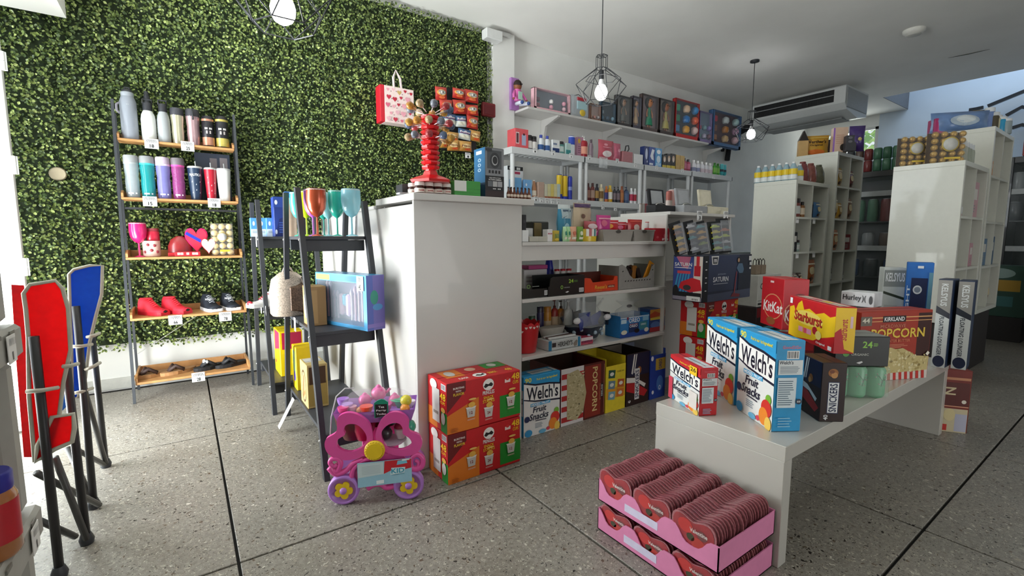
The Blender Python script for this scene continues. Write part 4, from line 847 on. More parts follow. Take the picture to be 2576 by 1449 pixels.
# hazelnut spread jars
jx = [(1033, 1062), (1060, 1083), (1082, 1106), (1105, 1127), (1121, 1141)]
base = None
for i, (a, b) in enumerate([(1050, 1072), (1073, 1095), (1096, 1117), (1118, 1139), (1036, 1052)]):
    Y = 2.262 if i < 4 else 2.34
    x = _xat((a + b) / 2, CT, Y); lb = ['spread jar under the red lollipop tower, leftmost of the front row', 'spread jar, second of the front row under the tower', 'spread jar, third of the front row under the tower', 'spread jar, rightmost under the tower, beside the green box', 'spread jar behind the front row, at the left corner'][i]
    if base is None:
        t = base = thing('spread_jar', 'white-lidded hazelnut ' + lb, 'jar', (x, Y, CT + .001), 0, 'spread jars under the lollipop tower')
        B().lathe([(.021, 0), (.026, .006), (.026, .034), (.022, .043)], PL('3A1A12'), 18, (0, .026, 0)).make('jar', t); B().lathe([(.024, .041), (.025, .043), (.025, .056), (.023, .06)], PL('F2F0EA'), 18, (0, .026, 0)).make('lid', t)
        B().lathe([(.0265, .006), (.0265, .027)], PR('F0EAE0'), 18, (0, .026, 0), cap=False).make('label_band', t); cyltext(t, 'nutella', .0272, 1, .026, .017, .032, .008, 'B02020')
    else: dup(base, (x, Y, CT + .001), None, 'white-lidded hazelnut ' + lb)
JT = CT + .062
# red lollipop tower standing on the jars
tx, ty = _xat(1084, JT, 2.31), 2.31; RT = M('D8141C', .35, coat=.3, var=.03)
t = thing('lollipop_tower', 'bright red lollipop display tower standing on the spread jars', 'display stand', (tx, ty, JT + .0))
HT = ZH(tx, ty, 290) - JT
B().lathe([(.112, 0), (.118, .012), (.085, .026), (.045, .040), (.036, .06)], RT, 6, smooth=False).make('foot', t)
c = B().lathe([(.029, .055), (.029, HT)], RT, 8, smooth=False); c.make('column', t)
n = 11
for k in range(n):
    z = .068 + (HT - .092) * k / (n - 1); c = B(tr(0, 0, z) @ rotz(.39 * (k % 2))); c.lathe([(.029, 0), (.043, .002), (.049, .010), (.049, .017), (.040, .021), (.029, .021)], RT, 8, smooth=False); c.make('tier', t)
tw = t
FR = ['C8903C', 'B8A078', '7A7E8A', 'B04448', '5E6E8A', 'C89A44']
lol = None; pos = []
for k in range(9): pos.append((PI + .35 + k * (2 * PI / 9) - .4, HT - .005, .35, .062))
for k in range(10): pos.append((PI * .62 + k * (2 * PI / 11), HT - .06, .10, .078))
for k in range(8): pos.append((PI * .9 + k * (2 * PI / 9), HT - .12, .02, .088))
fl3 = {}
for k, (a, z, el, L) in enumerate(pos):
    cc = FR[k % 6]
    Tm = tr(tx, ty, JT + z) @ rotz(a) @ Matrix.Rotation(-el, 4, 'Y')
    nm = {0: 'top', 1: 'middle', 2: 'lower'}[0 if k < 9 else 1 if k < 19 else 2]; cn = {'C8903C': 'amber', 'B8A078': 'cream', '7A7E8A': 'grey', 'B04448': 'red', '5E6E8A': 'blue', 'C89A44': 'golden'}[cc]
    side = 'right' if math.cos(a) * CR.x + math.sin(a) * CR.y > .35 else 'left' if math.cos(a) * CR.x + math.sin(a) * CR.y < -.35 else 'middle'; lab = '%s lollipop on the %s side of the red tower\'s %s tier' % (cn, side, nm)
    if cc == '7A7E8A' and side == 'left' and nm == 'lower' and k == 20: lab = 'grey lollipop low at the far left of the red tower'
    if cc not in fl3:
        t = fl3[cc] = thing('lollipop', lab, 'lollipop', group='lollipops in the red tower, %s' % cn, T=Tm)
        B().tube([(.04, 0, 0), (.04 + L, 0, 0)], .0022, M('F0E2E4', .5), 5).make('stick', t); B().lathe([(.001, -.02), (.015, -.014), (.020, 0), (.015, .014), (.001, .02)], PL(cc), 12, (.05 + L, 0, 0)).make('candy', t)
        w_ = B(tr(.05 + L, 0, 0) @ Matrix.Rotation(PI / 2, 4, 'Y')).lathe([(.008, -.032), (.018, -.010), (.0215, .006), (.008, .021)], CLR(cc, .45), 8); w_.make('wrapper', t)
    else: dup(fl3[cc], T=Tm, label=lab, group='lollipops in the red tower, %s' % cn)
# dark box, white tray, green box
def plain(t, w, h, col='888888', d=.08, pr=None, rough=.45):
    carton(t, w, d, h, col, .0025, rough=rough)
    if pr:
        p = Pr('F', w, d, h)
        for it in pr:
            if it[0] == 't': p.text(*it[1:])
            elif it[0] == 'r': p.rect(*it[1:])
            elif it[0] == 'e': p.ell(*it[1:])
            elif it[0] == 'l': p.lines(*it[1:])
            elif it[0] == 'p': p.poly(*it[1:])
            elif it[0] == 'b': p.bars(*it[1:])
        p.done(t)
put(plain, 'small_box', 'small black box on the counter behind the spread jars', 'box', 1012, 1034, 463, CT, 2.42, col='26262A', d=.09)
put(plain, 'keyboard', 'narrow grey strip lying at the counter top\'s left corner', 'tray', 1005, 1038, 487, CT, 2.36, col='A8A8AC', d=.05)
t = thing('tissue_box', 'green and white box beside the spread jars', 'box', (_xat(1177, CT, 2.262), 2.262, CT + .001)); w = .165; carton(t, w, .12, .082, '3E9A3E'); p = Pr('F', w, .12, .082); p.rect(.0, .3, .45, .98, 'E2E2DE'); p.rect(.45, .45, .99, .47, '2E7A2E'); p.rect(.0, .2, .99, .22, '2E7A2E'); p.done(t); p = Pr('T', w, .12, .082); p.rect(0, 0, .45, 1, 'E2E2DE'); p.done(t)
# action camera box
t = thing('camera_carton', 'tall grey action camera box with a blue side on the counter', 'box', (_xat(1243, CT, 2.27), 2.262, CT + .001)); w, d, h = .128, .12, ZH(1.45, 2.262, 372) - CT
carton(t, w, d, h, '8A8C90')
p = Pr('F', w, d, h); p.rect(0, 0, .99, .44, '17171B'); p.rect(0, 0, .99, .14, '2E1A1C'); p.rect(.1, .58, .86, .95, '55585C'); p.ell(.5, .75, .26, .16, '3A3C40'); p.ell(.5, .75, .16, .10, 'B8BABC'); p.ell(.51, .755, .13, .08, '2A2B2E')
for i in range(4): p.rect(.18 + i * .17, .49, .27 + i * .17, .55, '222226')
p.text('HIGH RESOLUTION', .2, .39, .8, .41, 'E8E8E8'); p.text('ACTION CAMERA', .16, .345, .84, .378, 'E8E8E8')
for i, c_ in enumerate(('6A6E74', 'B8B8B8', 'A8A8AC')): p.rect(.12 + i * .26, .22, .36 + i * .26, .33, c_)
p.text('-- --', .38, .165, .8, .19, 'C8C8C8'); p.rect(.02, .93, .34, .985, '3A3B3E'); p.done(t)
p = Pr('L', w, d, h); p.rect(0, 0, 1, 1, '2A6C9A'); p.rect(0, 0, 1, .3, '1A3A5A'); p.rect(.2, .88, .7, .95, 'D8E4EC')
for v in (.76, .66, .56): p.ell(.5, v, .14, .035, 'BFD8E8'); p.ell(.5, v, .08, .02, '2A6C9A')
p.done(t)
p = Pr('T', w, d, h); p.rect(0, 0, 1, 1, 'C8C8C4'); p.done(t)
# mini wax candy bottles in a row at the counter's right end
mb = None
for k in range(13):
    px = 1281 + (k % 7) * 8.6 + (4 if k > 6 else 0); Y = 2.262 if k < 7 else 2.30; x = _xat(px, CT, Y)
    cc = ['5A2A1E', '8A5A3A', 'B88A6A', '1E1E22'][k % 4]
    lab = 'mini wax bottle, %s in the %s row at the counter corner' % (ordn(k % 7, 7), 'front' if k < 7 else 'back')
    if mb is None:
        mb = t = thing('mini_bottle', lab, 'bottle', (x, Y, CT + .001), 0, 'mini bottles on the counter corner')
        B().lathe([(.0085, 0), (.0105, .006), (.0105, .03), (.0045, .046), (.0035, .062)], PL('6A3A26'), 10, (0, .01, 0)).make('bottle_body', t); B().lathe([(.0045, .06), (.0045, .068)], PL('2A1612'), 8, (0, .01, 0)).make('cap', t); B().lathe([(.011, .012), (.011, .026)], PR('D8C8B8'), 10, (0, .01, 0), cap=False).make('label_band', t)
    else: dup(mb, (x, Y, CT + .001), .3 * k, lab)
# gift bag hanging on the hedge
a, b = P(951, 300, y=4.80), P(1044, 235, y=4.80)
t = thing('gift_bag', 'pink heart-patterned gift bag hanging on the hedge', 'gift bag', (a.x, 4.72, ZH(a.x, 4.75, 306)))
w = b.x - a.x - .05; h = .36; B().box(0, .045, 0, .13, 0, h, M('C81E30', .5), .003).make('side_gusset', t); B().box(.045, w, 0, .13, 0, h, M('F0D9D4', .5), .003).make('bag_body', t)
p = Pr('F', w - .045, .13, h); rn = random.Random(4)
def heart(p, u, v, s, c, asp=1.0):
    pts = []
    for i in range(18):
        q = 2 * PI * i / 18; pts.append((u + s * (16 * math.sin(q) ** 3) / 17, v + s * asp * (13 * math.cos(q) - 5 * math.cos(2 * q) - 2 * math.cos(3 * q) - math.cos(4 * q)) / 17))
    p.poly(pts, c)
for i, (u, v) in enumerate([(.12, .9), (.30, .92), (.5, .86), (.7, .92), (.9, .88), (.14, .7), (.34, .66), (.55, .72), (.78, .70), (.1, .48), (.30, .46), (.46, .52), (.66, .5), (.86, .54), (.2, .26), (.42, .3), (.62, .28), (.85, .32), (.12, .1), (.34, .1), (.56, .08), (.78, .12)]):
    heart(p, u, v, rn.choice((.055, .08, .095)), rn.choice(('B8203A', 'D86A84', 'E6A0AE', 'C9A868', 'C03048', 'E8B4BE')))
    p.ell(u + .1, v - .04, .02, .015, '9A7A80')
o = p.done(t); o.location = ((w + .045) / 2, 0, 0)
B().tube([(w * .42, .01, h - .03), (w * .40, .005, h + .09), (w * .5, .03, h + .17), (w * .60, .005, h + .09), (w * .64, .01, h - .03)], .012, M('E8D6D4', .6), 4).make('handle', t)
# chip bags on a black hanging strip rack
t = thing('strip_rack', 'black hanging display rack behind the rows of chip bags', 'display rack', (0, 0, 0))
a, b = P(1103, 240, y=4.86), P(1203, 385, y=4.86); B().box(a.x + .03, b.x - .03, 4.85, 4.872, b.z, a.z + .1, M('141416', .5), .004).make('back_panel', t)
B().box(a.x + .02, b.x, 4.74, 4.872, b.z - .02, b.z, M('18181A', .5), .003).make('tray', t)
def chipbag(t, w, h, kind):
    if kind == 'r': bag(t, w, h, .05, 'C2382A', [('ell', (.5, .55, .4, .24), 'E8A040'), ('ell', (.53, .56, .36, .19), '9A9690'), ('poly', [(.25, .5), (.32, .66), (.38, .5), (.36, .44), (.3, .42)], 'E8E4DC'), ('rect', (.42, .46, .50, .64), 'E8E4DC'), ('rect', (.56, .48, .62, .62), '4A4644'), ('rect', (.68, .5, .76, .64), 'E8E4DC'), ('ell', (.5, .2, .26, .1), 'D86A3A')], mbot='B02A22')
    elif kind == 'b': bag(t, w, h, .05, '2E5A86', [('text', ('Ruffles', .12, .6, .88, .8), 'E8E0E4'), ('rect', (.1, .55, .9, .58), 'B03A5A'), ('ell', (.5, .25, .36, .16), 'D8D4C0')], mbot='C9CEC8')
    else: bag(t, w, h, .05, 'C9964A', [('ell', (.5, .5, .38, .22), 'E4C48A'), ('text', ('Fritos', .14, .4, .86, .6), '6A2418'), ('ell', (.6, .18, .26, .1), 'D8582A')], mbot='B98238')
bags = [('r', 1098, 1126, 217, 254), ('r', 1141, 1170, 220, 250), ('r', 1172, 1205, 224, 260), ('r', 1110, 1142, 249, 284), ('r', 1144, 1176, 250, 288), ('r', 1176, 1205, 262, 292), ('b', 1116, 1150, 284, 317), ('b', 1150, 1176, 290, 320), ('r', 1176, 1206, 291, 325), ('f', 1122, 1155, 330, 355), ('b', 1154, 1184, 323, 352), ('f', 1182, 1209, 327, 356), ('f', 1128, 1157, 351, 380), ('f', 1158, 1190, 354, 382), ('f', 1110, 1128, 344, 372)]
cr = ['top', 'second', 'third', 'fourth', 'bottom']
proto = {}
for i, (k, x0, x1, y0, y1) in enumerate(bags):
    Y = 4.74 - .012 * (i // 3); A, Bq = P(x0, y0, y=Y), P(x1, y1, y=Y); w = (Bq.x - A.x) * 1.04; h = (A.z - Bq.z) * 1.08
    nm = {'r': 'red', 'b': 'blue and white', 'f': 'tan corn'}[k]; rowi = 0 if i < 3 else 1 if i < 6 else 2 if i < 9 else 3 if i < 12 else 4
    lab = '%s chip bag, %s in the %s row of the hanging rack' % (nm, ['left', 'middle', 'right'][i % 3], cr[rowi])
    t = thing('chip_bag', lab, 'chip bag', ((A.x + Bq.x) / 2, Y, Bq.z), 0, 'chip bags on the hanging rack'); t.rotation_euler = (0, random.uniform(-.1, .1), random.uniform(-.12, .12)); chipbag(t, w, h, k)
a = P(1177, 391, y=4.735); tagcard(a.x, 4.735, a.z - .03, '1', 'white price card below the hanging chip rack', .07, .06)
# ================================================================ TOYS ON THE LONG WALL SHELF
YW = 4.66; SZ = WS + .001
SKIN = M('8A5030', .5, sss=0); 
def babydoll(t, w, h):
    s = h / .40
    B().ball(0, .10, .315 * s, .062 * s, SKIN, 18, 1, .92, 1.1).make('head', t)
    c = B(); c.ball(-.025 * s, .045 * s, .322 * s, .009 * s, M('1A1210', .2), 8); c.ball(.025 * s, .045 * s, .322 * s, .009 * s, M('1A1210', .2), 8); c.make('eyes', t)
    B().ball(0, .115 * s, .325 * s, .063 * s, M('2A1A14', .7), 16, 1, .92, 1.12).make('hair', t)
    B().lathe([(.05, 0), (.06, .05), (.055, .12), (.03, .16)], M('D86AAE', .7), 16, (0, .10, .1 * s), s, s * .8).make('jacket', t)
    B().box(-.035 * s, .035 * s, .045 * s, .055 * s, .11 * s, .22 * s, M('A8C8B8', .6), .003).make('bib', t)
    for sd in (-1, 1):
        B().tube([(sd * .05 * s, .10, .235 * s), (sd * .085 * s, .08, .18 * s), (sd * .11 * s, .05, .12 * s)], .02 * s, M('D86AAE', .7), 8, rs=[.022 * s, .02 * s, .016 * s]).make('arm', t); B().ball(sd * .115 * s, .045, .108 * s, .016 * s, SKIN, 8).make('hand', t)
        B().tube([(sd * .03 * s, .09, .06 * s), (sd * .045 * s, .01, .05 * s), (sd * .055 * s, -.05, .04 * s)], .026 * s, M('D8DCEC', .7), 8).make('leg', t); B().ball(sd * .056 * s, -.06, .04 * s, .026 * s, M('2E4A8A', .6), 8).make('shoe', t)
put(lambda t, w, h: plain(t, w, h, 'B07ABE', .06), 'toy_box', 'mauve backing box behind the seated baby doll', 'toy box', 1286, 1306, 196, SZ, 4.86)
put(babydoll, 'baby_doll', 'seated baby doll in pink at the shelf\'s left end', 'doll', 1292, 1336, 194, SZ, 4.70)
def windowbox(t, w, h, d, col, fig, back='3A3440', edge=.06):
    m = M(col, .5); e = edge * w; d *= .6
    B().box(-w / 2, w / 2, d - .004, d, 0, h, m).box(-w / 2, w / 2, 0, d, 0, .006, m).box(-w / 2, w / 2, 0, d, h - .006, h, m).box(-w / 2, -w / 2 + .005, 0, d, 0, h, m).box(w / 2 - .005, w / 2, 0, d, 0, h, m).box(-w / 2, w / 2, 0, .004, 0, h * .10, m).box(-w / 2, -w / 2 + e, 0, .004, 0, h, m).box(w / 2 - e, w / 2, 0, .004, 0, h, m).make('box_frame', t)
    B().box(-w / 2 + .006, w / 2 - .006, d - .008, d - .0045, .007, h - .007, M(back, .6)).make('backing_card', t)
    if fig: fig(t, w, h, d)
    B().box(-w / 2 + e, w / 2 - e, .001, .003, h * .1, h - .008, CLR('DDE6EC', .06)).make('window_film', t)
def dollfig(dress, skin='A86C48', hair='1E1612', wide=.16):
    def f(t, w, h, d):
        sk = M(skin, .45); hr = M(hair, .6); ds = M(dress, .6); y = d * .5; H = h * .86; z0 = h * .11; r = min(w * .26, H * .17)
        B().ball(0, y, z0 + H * .80, r * .8, sk, 14, .9, .8, 1.1).make('doll_head', t); B().ball(0, y + r * .25, z0 + H * .82, r * .95, hr, 14, 1.05, .8, 1.15).make('doll_hair', t)
        B().lathe([(r * .95, 0), (r * .8, H * .18), (r * .38, H * .34), (r * .42, H * .5), (r * .2, H * .58)], ds, 14, (0, y, z0 + H * .08), 1, .6).make('dress', t)
        for s_ in (-1, 1): B().tube([(s_ * r * .45, y, z0 + H * .6), (s_ * r * .85, y - .01, z0 + H * .45), (s_ * r * .8, y - .015, z0 + H * .34)], r * .14, sk, 6).make('doll_arm', t); B().tube([(s_ * r * .3, y, z0 + H * .12), (s_ * r * .3, y, z0)], r * .16, sk, 6).make('doll_leg', t)
        B().ball(-r * .3, y - r * .72, z0 + H * .82, r * .1, M('14100E', .3), 6).ball(r * .3, y - r * .72, z0 + H * .82, r * .1, M('14100E', .3), 6).make('doll_eyes', t)
    return f
def playfig(cols):
    def f(t, w, h, d):
        rn = random.Random(len(cols) + int(w * 1000))
        for k, c_ in enumerate(cols):
            x = -w * .36 + w * .72 * (k % 3) / 2; z = h * (.16 + .27 * (k // 3)); r = min(w, h) * .11
            if k % 3 == 0: B().box(x - r, x + r, d * .3, d * .7, z, z + r * 1.6, PL(c_), r * .25).make('toy_piece', t)
            elif k % 3 == 1: B().lathe([(r * .7, 0), (r, r * .5), (r * .9, r * 1.4), (r * .3, r * 1.8)], PL(c_), 12, (x, d * .5, z)).make('toy_piece', t)
            else: B().ball(x, d * .5, z + r, r, PL(c_), 12).make('toy_piece', t)
    return f
put(lambda t, w, h: windowbox(t, w, h, .12, 'E8B8C0', playfig(['8A4A5A', 'E8A0B4', 'F0C8D0', '6A5060', 'F0EDEA', 'E8A0B4']), back='77808A'), 'toy_box', 'pink toy horse box with clear window, right of the baby doll', 'toy box', 1344, 1435, 229, SZ, YW)
put(lambda t, w, h: (B().box(-w / 2, w / 2, 0, .10, 0, h, CLR('C8D6E4', .3), .03).make('clear_shell', t), B().box(-w * .2, w * .35, -.004, .02, h * .35, h * .75, PL('A8C8CE'), .01).make('front_pocket', t), B().box(-w * .2, w * .3, -.005, .02, h * .75, h * .92, PL('B8303C'), .01).make('red_patch', t), B().tube([(-w * .2, .05, h), (0, .05, h * 1.08), (w * .2, .05, h)], .005, BLACKM, 6).make('handle', t), B().ball(w * .1, 0, h * .22, w * .16, PL('D8B83A'), 12, 1, .2, .8).make('yellow_patch', t)), 'toy_case', 'clear grey toy case with red and yellow patches', 'toy case', 1437, 1484, 240, SZ, YW)
put(lambda t, w, h: windowbox(t, w, h, .1, '8E6A5A', playfig(['D8A88A', 'C98A7A', 'B8B0B0']), back='B8A098'), 'toy_box', 'small peach figure box below the cage lamp', 'toy box', 1486, 1512, 262, SZ, YW)
put(lambda t, w, h: windowbox(t, w, h, .1, '3E5566', playfig(['4A7A94', '2E4A5E', '7AA0B4', '8E9AA4']), back='39444E'), 'toy_box', 'blue-grey figure box right of the peach one', 'toy box', 1513, 1549, 258, SZ, YW)
put(lambda t, w, h: windowbox(t, w, h, .1, '3E3A3A', dollfig('6A6A66', '9A7A66', '2A2624'), back='7E7A78'), 'doll_box', 'dark doll box with an orange stripe on its top edge', 'toy box', 1551, 1590, 242, SZ, YW)
put(lambda t, w, h: windowbox(t, w, h, .1, '55505C', dollfig('C8A884', 'B88A6A', '3A2A22'), back='9490A0'), 'doll_box', 'grey doll box with a tan-dressed doll', 'toy box', 1591, 1613, 243, SZ, YW)
put(lambda t, w, h: windowbox(t, w, h, .1, '5A4A48', dollfig('2A8A66', 'B87850'), back='8A767A'), 'doll_box', 'tall doll box with a doll in a green dress', 'toy box', 1614, 1656, 240, SZ, YW)
put(lambda t, w, h: windowbox(t, w, h, .1, '4A3E3C', dollfig('B8AC6A', '9A6248'), back='8A7A70'), 'doll_box', 'tall doll box with a doll in a pale yellow dress', 'toy box', 1658, 1695, 251, SZ, YW)
put(lambda t, w, h: windowbox(t, w, h, .1, 'C22A2A', playfig(['4A86B4', 'D8A04A', 'E8C8C4', '2E8A66', '3A78B8', 'E86A4A', '3AA880', 'D8B89A', '4A90C8']), back='2E3A44', edge=.04), 'toy_box', 'red-edged toy kitchen set box with blue and green pieces', 'toy box', 1697, 1757, 254, SZ, YW)
put(lambda t, w, h: windowbox(t, w, h, .1, '8A7AA8', playfig(['6AA090', 'B8B0C8', '8A6A7A', 'C23A3A', '7AA0A8', '9A8ACC']), back='7A8CA0'), 'toy_box', 'lilac toy coffee machine box beside the red-edged one', 'toy box', 1758, 1790, 282, SZ, YW)
put(lambda t, w, h: windowbox(t, w, h, .14, '4E76A8', playfig(['B8703A', 'C9A87A', 'E0B8C0', '9A5A40', 'B8783A', 'D0A0C0', 'D83A5A', 'C8D0D0', 'B0D0D0']), back='5A3A44'), 'doll_house_box', 'blue doll house box at the right end of the wall shelf', 'toy box', 1791, 1862, 284, SZ, 4.68)
# ================================================================ RACK ITEMS
R1 = rkz[0] + .001; R2 = rkz[1] + .001; R3 = rkz[2] + .001; YR = RY + .03
def bt(**k): return lambda t, w, h: bottle(t, w, h, **k)
def pb(col, d=.06, pr=None): return lambda t, w, h: plain(t, w, h, col, d, pr)
def row(specs, z, Y, where, group):
    for nm, lb, cat, x0, x1, pt, fn in specs: put(fn, nm, lb + ' ' + where, cat, x0, x1, pt, z, Y, group)
W1 = 'on the first rack top'
put(pb('D85A60', .16, [('r', .5, .15, .82, .7, 'A8B0CC'), ('e', .66, .72, .08, .06, '4A2028'), ('r', .05, .2, .3, .8, 'E8C8C8'), ('r', .09, .25, .26, .75, '5A3038')]), 'bottle_carton', 'coral pink bottle box with a rounded top on the first rack', 'box', 1296, 1329, 324, R1, YR)
row([('vitamin_bottle', 'black-capped white vitamin bottle, left of two', 'bottle', 1331, 1342, 339, bt(col='3A3236', cap='1A1A1C', lab='E4E0DC', sty='jar', labv=(.1, .6))),
     ('vitamin_bottle', 'black-capped white vitamin bottle, right of two', 'bottle', 1342, 1354, 342, bt(col='3A3236', cap='1A1A1C', lab='E4E0DC', sty='jar', labv=(.1, .6))),
     ('lotion_bottle', 'blue-capped lotion bottle, left of two', 'bottle', 1359, 1373, 338, bt(col='E4EAEE', cap='3A4AA8', lab='2E5A96', sty='oval', labv=(.1, .4))),
     ('lotion_bottle', 'blue-capped lotion bottle, right of two', 'bottle', 1375, 1388, 341, bt(col='E4EAEE', cap='3A4AA8', lab='2E5A96', sty='oval', labv=(.1, .4)))], R1, YR, W1, 'toiletries on the first rack top')
put(pb('E2E4E4', .06, [('r', 0, 0, .95, .36, '22386A'), ('t', '---', .1, .6, .6, .75, '6A7A9A')]), 'soap_box', 'white and navy box on the first rack top', 'box', 1390, 1408, 352, R1, YR)
put(bt(col='5E9A94', cap='2A2A2E', lab='CFE0DC', sty='jar'), 'cream_jar', 'black-lidded teal cream jar on the first rack top', 'jar', 1410, 1423, 355, R1, YR)
put(pb('B8D0CC', .05, [('r', 0, 0, .95, .4, '3A8A8A')]), 'soap_box', 'pale teal small box left of the blue spray can', 'box', 1424, 1436, 360, R1, YR)
put(bt(col='E4EAF0', cap='2438A0', lab='2E4AB4', sty='can', labv=(.55, .93), txt=None), 'spray_can', 'tall white and royal blue spray can on the first rack', 'spray can', 1437, 1451, 341, R1, YR)
put(pb('B88AA0', .05, [('e', .3, .8, .2, .12, 'E0B83A'), ('l', .1, .2, .8, .6, 4, '8A5A74')]), 'beauty_box', 'mauve box between the blue can and red pump bottle', 'box', 1452, 1467, 345, R1, YR + .05)
put(bt(col='A8202E', cap='F0EEEA', lab='E8A088', sty='round', pump=True, labv=(.15, .5)), 'pump_bottle', 'red soap bottle with a white pump on the first rack', 'bottle', 1468, 1484, 341, R1, YR)
put(bt(col='8E7A86', cap='5A4A54', sty='oval'), 'lotion_bottle', 'dull purple bottle at the first rack\'s right end', 'bottle', 1486, 1496, 350, R1, YR)
def facebag(col, it): return lambda t, w, h: bag(t, w, h, .06, col, it)
put(facebag('C85A6A', [('ell', (.5, .3, .3, .16), 'F0E4E4'), ('rect', (.2, .6, .8, .64), 'E8A0AC'), ('ell', (.4, .75, .12, .06), 'E8A0AC')]), 'cosmetic_pack', 'coral cosmetic pouch with a white oval on the second rack', 'pouch', 1508, 1546, 352, R1, YR)
put(facebag('C8667E', [('ell', (.6, .6, .14, .1), 'E0A0B0')]), 'cosmetic_pack', 'rose pouch leaning beside the coral one', 'pouch', 1546, 1564, 360, R1, YR)
put(lambda t, w, h: (B().box(-w / 2, w / 2, 0, .08, 0, h * .62, M('B8787E', .5), .008).make('case_body', t), B().tube([(-w * .1, .04, h * .6), (0, .04, h * .95), (w * .25, .04, h), (w * .3, .04, h * .8), (w * .1, .04, h * .58)], .008, BLACKM, 6).make('handle', t)), 'vanity_case', 'dusty pink case with a black loop handle', 'case', 1566, 1592, 364, R1, YR)
put(bt(col='E8E8E4', cap='F4F4F4', sty='jar'), 'white_tub', 'plain white tub beside the case with black handle', 'tub', 1583, 1595, 382, R1, YR)
put(pb('E8E8E8', .1), 'white_box', 'low white box left of the navy boxes', 'box', 1596, 1617, 388, R1, YR)
put(pb('22346E', .08, [('e', .5, .6, .25, .3, 'C8D0E8'), ('e', .7, .2, .1, .06, 'C8D0E8')]), 'lightbulb_box', 'dark blue box with white print, leftmost of three blue boxes', 'box', 1620, 1631, 368, R1, YR)
put(pb('2A4A98', .08, [('p', [(.2, .5), (.5, .9), (.9, .85), (.7, .6), (.8, .3), (.45, .35)], 'E8EEF8'), ('r', .1, .05, .7, .15, 'E8EEF8')]), 'lightbulb_box', 'royal blue box with white print, middle of three', 'box', 1632, 1647, 370, R1, YR)
put(pb('4A9AD4', .08, [('e', .5, .8, .3, .12, 'F0F6FA'), ('e', .5, .4, .3, .2, 'CFE4F4'), ('r', .1, .05, .9, .2, 'A8D0EC')]), 'lightbulb_box', 'light blue box with white print, rightmost of three', 'box', 1648, 1664, 373, R1, YR)
row([('dye_box', 'black and yellow dye box, %s of three' % ['left', 'middle', 'right'][i], 'box', 1666 + i * 11, 1676.5 + i * 11, 388 - (1 if i else -1), pb('2A2622', .06, [('r', 0, 0, .97, .2, 'D8C03A'), ('e', .5, .65, .3, .22, 'C8A888'), ('e', .5, .58, .14, .16, 'E8E0D8')])) for i in range(3)], R1, YR, 'on the third rack top', 'dye boxes')
row([('beauty_box', 'tan box, %s of two' % s_, 'box', 1700 + i * 11, 1710.5 + i * 11, 390 + i * 2, pb('C9A868', .06, [('l', .2, .3, .8, .7, 4, 'B08A4A')])) for i, s_ in enumerate(('left', 'right'))], R1, YR, 'on the third rack top', 'tan boxes')
row([('lotion_bottle', 'dark rose bottle, %s of two' % s_, 'bottle', 1722 + i * 10, 1731.5 + i * 10, 397 + i * 3, bt(col='A8405A', cap='4A3A44', sty='round', lab='C8708A')) for i, s_ in enumerate(('left', 'right'))], R1, YR, 'on the third rack top', 'rose bottles')
row([('body_wash', 'white flip-top bottle, %s' % ordn(i, 5), 'bottle', 1746 + i * 10.5, 1755.5 + i * 10.5, 402 + i * 2.0, bt(col='DCDCE0', cap='F2F2F2', sty='oval', lab='8A90B0' if i < 2 else 'C8B8C0', labv=(.1, .4))) for i in range(5)], R1, YR, 'on the fourth rack top', 'white bottles')
row([('body_wash', 'bright green bottle, %s of two' % s_, 'bottle', 1799 + i * 8, 1806.5 + i * 8, 409 + i * 2, bt(col='3E9A28', cap='2E7A1E', sty='oval', lab='7AB84A')) for i, s_ in enumerate(('left', 'right'))], R1, YR, 'on the fourth rack top', 'green bottles')
row([('shampoo_bottle', 'aqua bottle, %s of two' % s_, 'bottle', 1817 + i * 7, 1823.5 + i * 7, 412 + i * 2, bt(col='4AB8C0', cap='8AD0D4', sty='tube', lab='1E2A3A', labv=(.35, .55))) for i, s_ in enumerate(('left', 'right'))], R1, YR, 'at the right end of the rack top', 'aqua bottles')
# second tier
W2 = 'on the first rack\'s second shelf'
put(pb('D8DCE0', .08, [('r', 0, .86, .98, .99, '1E1E22'), ('r', .4, .74, .8, .82, 'B03A5A'), ('t', '--- --', .1, .88, .8, .96, 'D8D8D8'), ('r', .1, .05, .9, .55, '8AB4D4')]), 'charger_carton', 'white box with a black top band behind the rack post', 'box', 1277, 1316, 418, R2, YR + .06)
row([('blue_pack', 'light blue hanging pack, left of two', 'box', 1294, 1312, 447, pb('6AA4D4', .03, [('r', .2, .1, .8, .3, '3A78B4')])), ('blue_pack', 'light blue hanging pack, right of two', 'box', 1318, 1338, 452, pb('74A8D8', .03, [('e', .3, .7, .1, .08, 'E8F0F8')])),
     ('spray_bottle', 'amber mist bottle with a white nozzle', 'bottle', 1342, 1353, 453, bt(col='B8805A', cap='F0EEE8', sty='bell', lab='E8DCCA', labv=(.1, .4))),
     ('cosmetic_box', 'pale brown upright box', 'box', 1354, 1369, 458, pb('BCA090', .06))], R2, YR, W2, None)
for i in range(5):
    put(pb(['D0CBB4', 'D4CC9C', 'DCC870', 'D8CFA0', 'B8C8C4'][i], .06, [('r', 0, 0, .99, .12, 'A05A3A')]), 'soap_box', 'pastel %s soap box, %s of five side by side' % (['grey', 'cream', 'yellow', 'ivory', 'mint'][i], ordn(i, 5)), 'box', 1370 + i * 8, 1377.6 + i * 8, 463, R2, YR, 'pastel boxes')
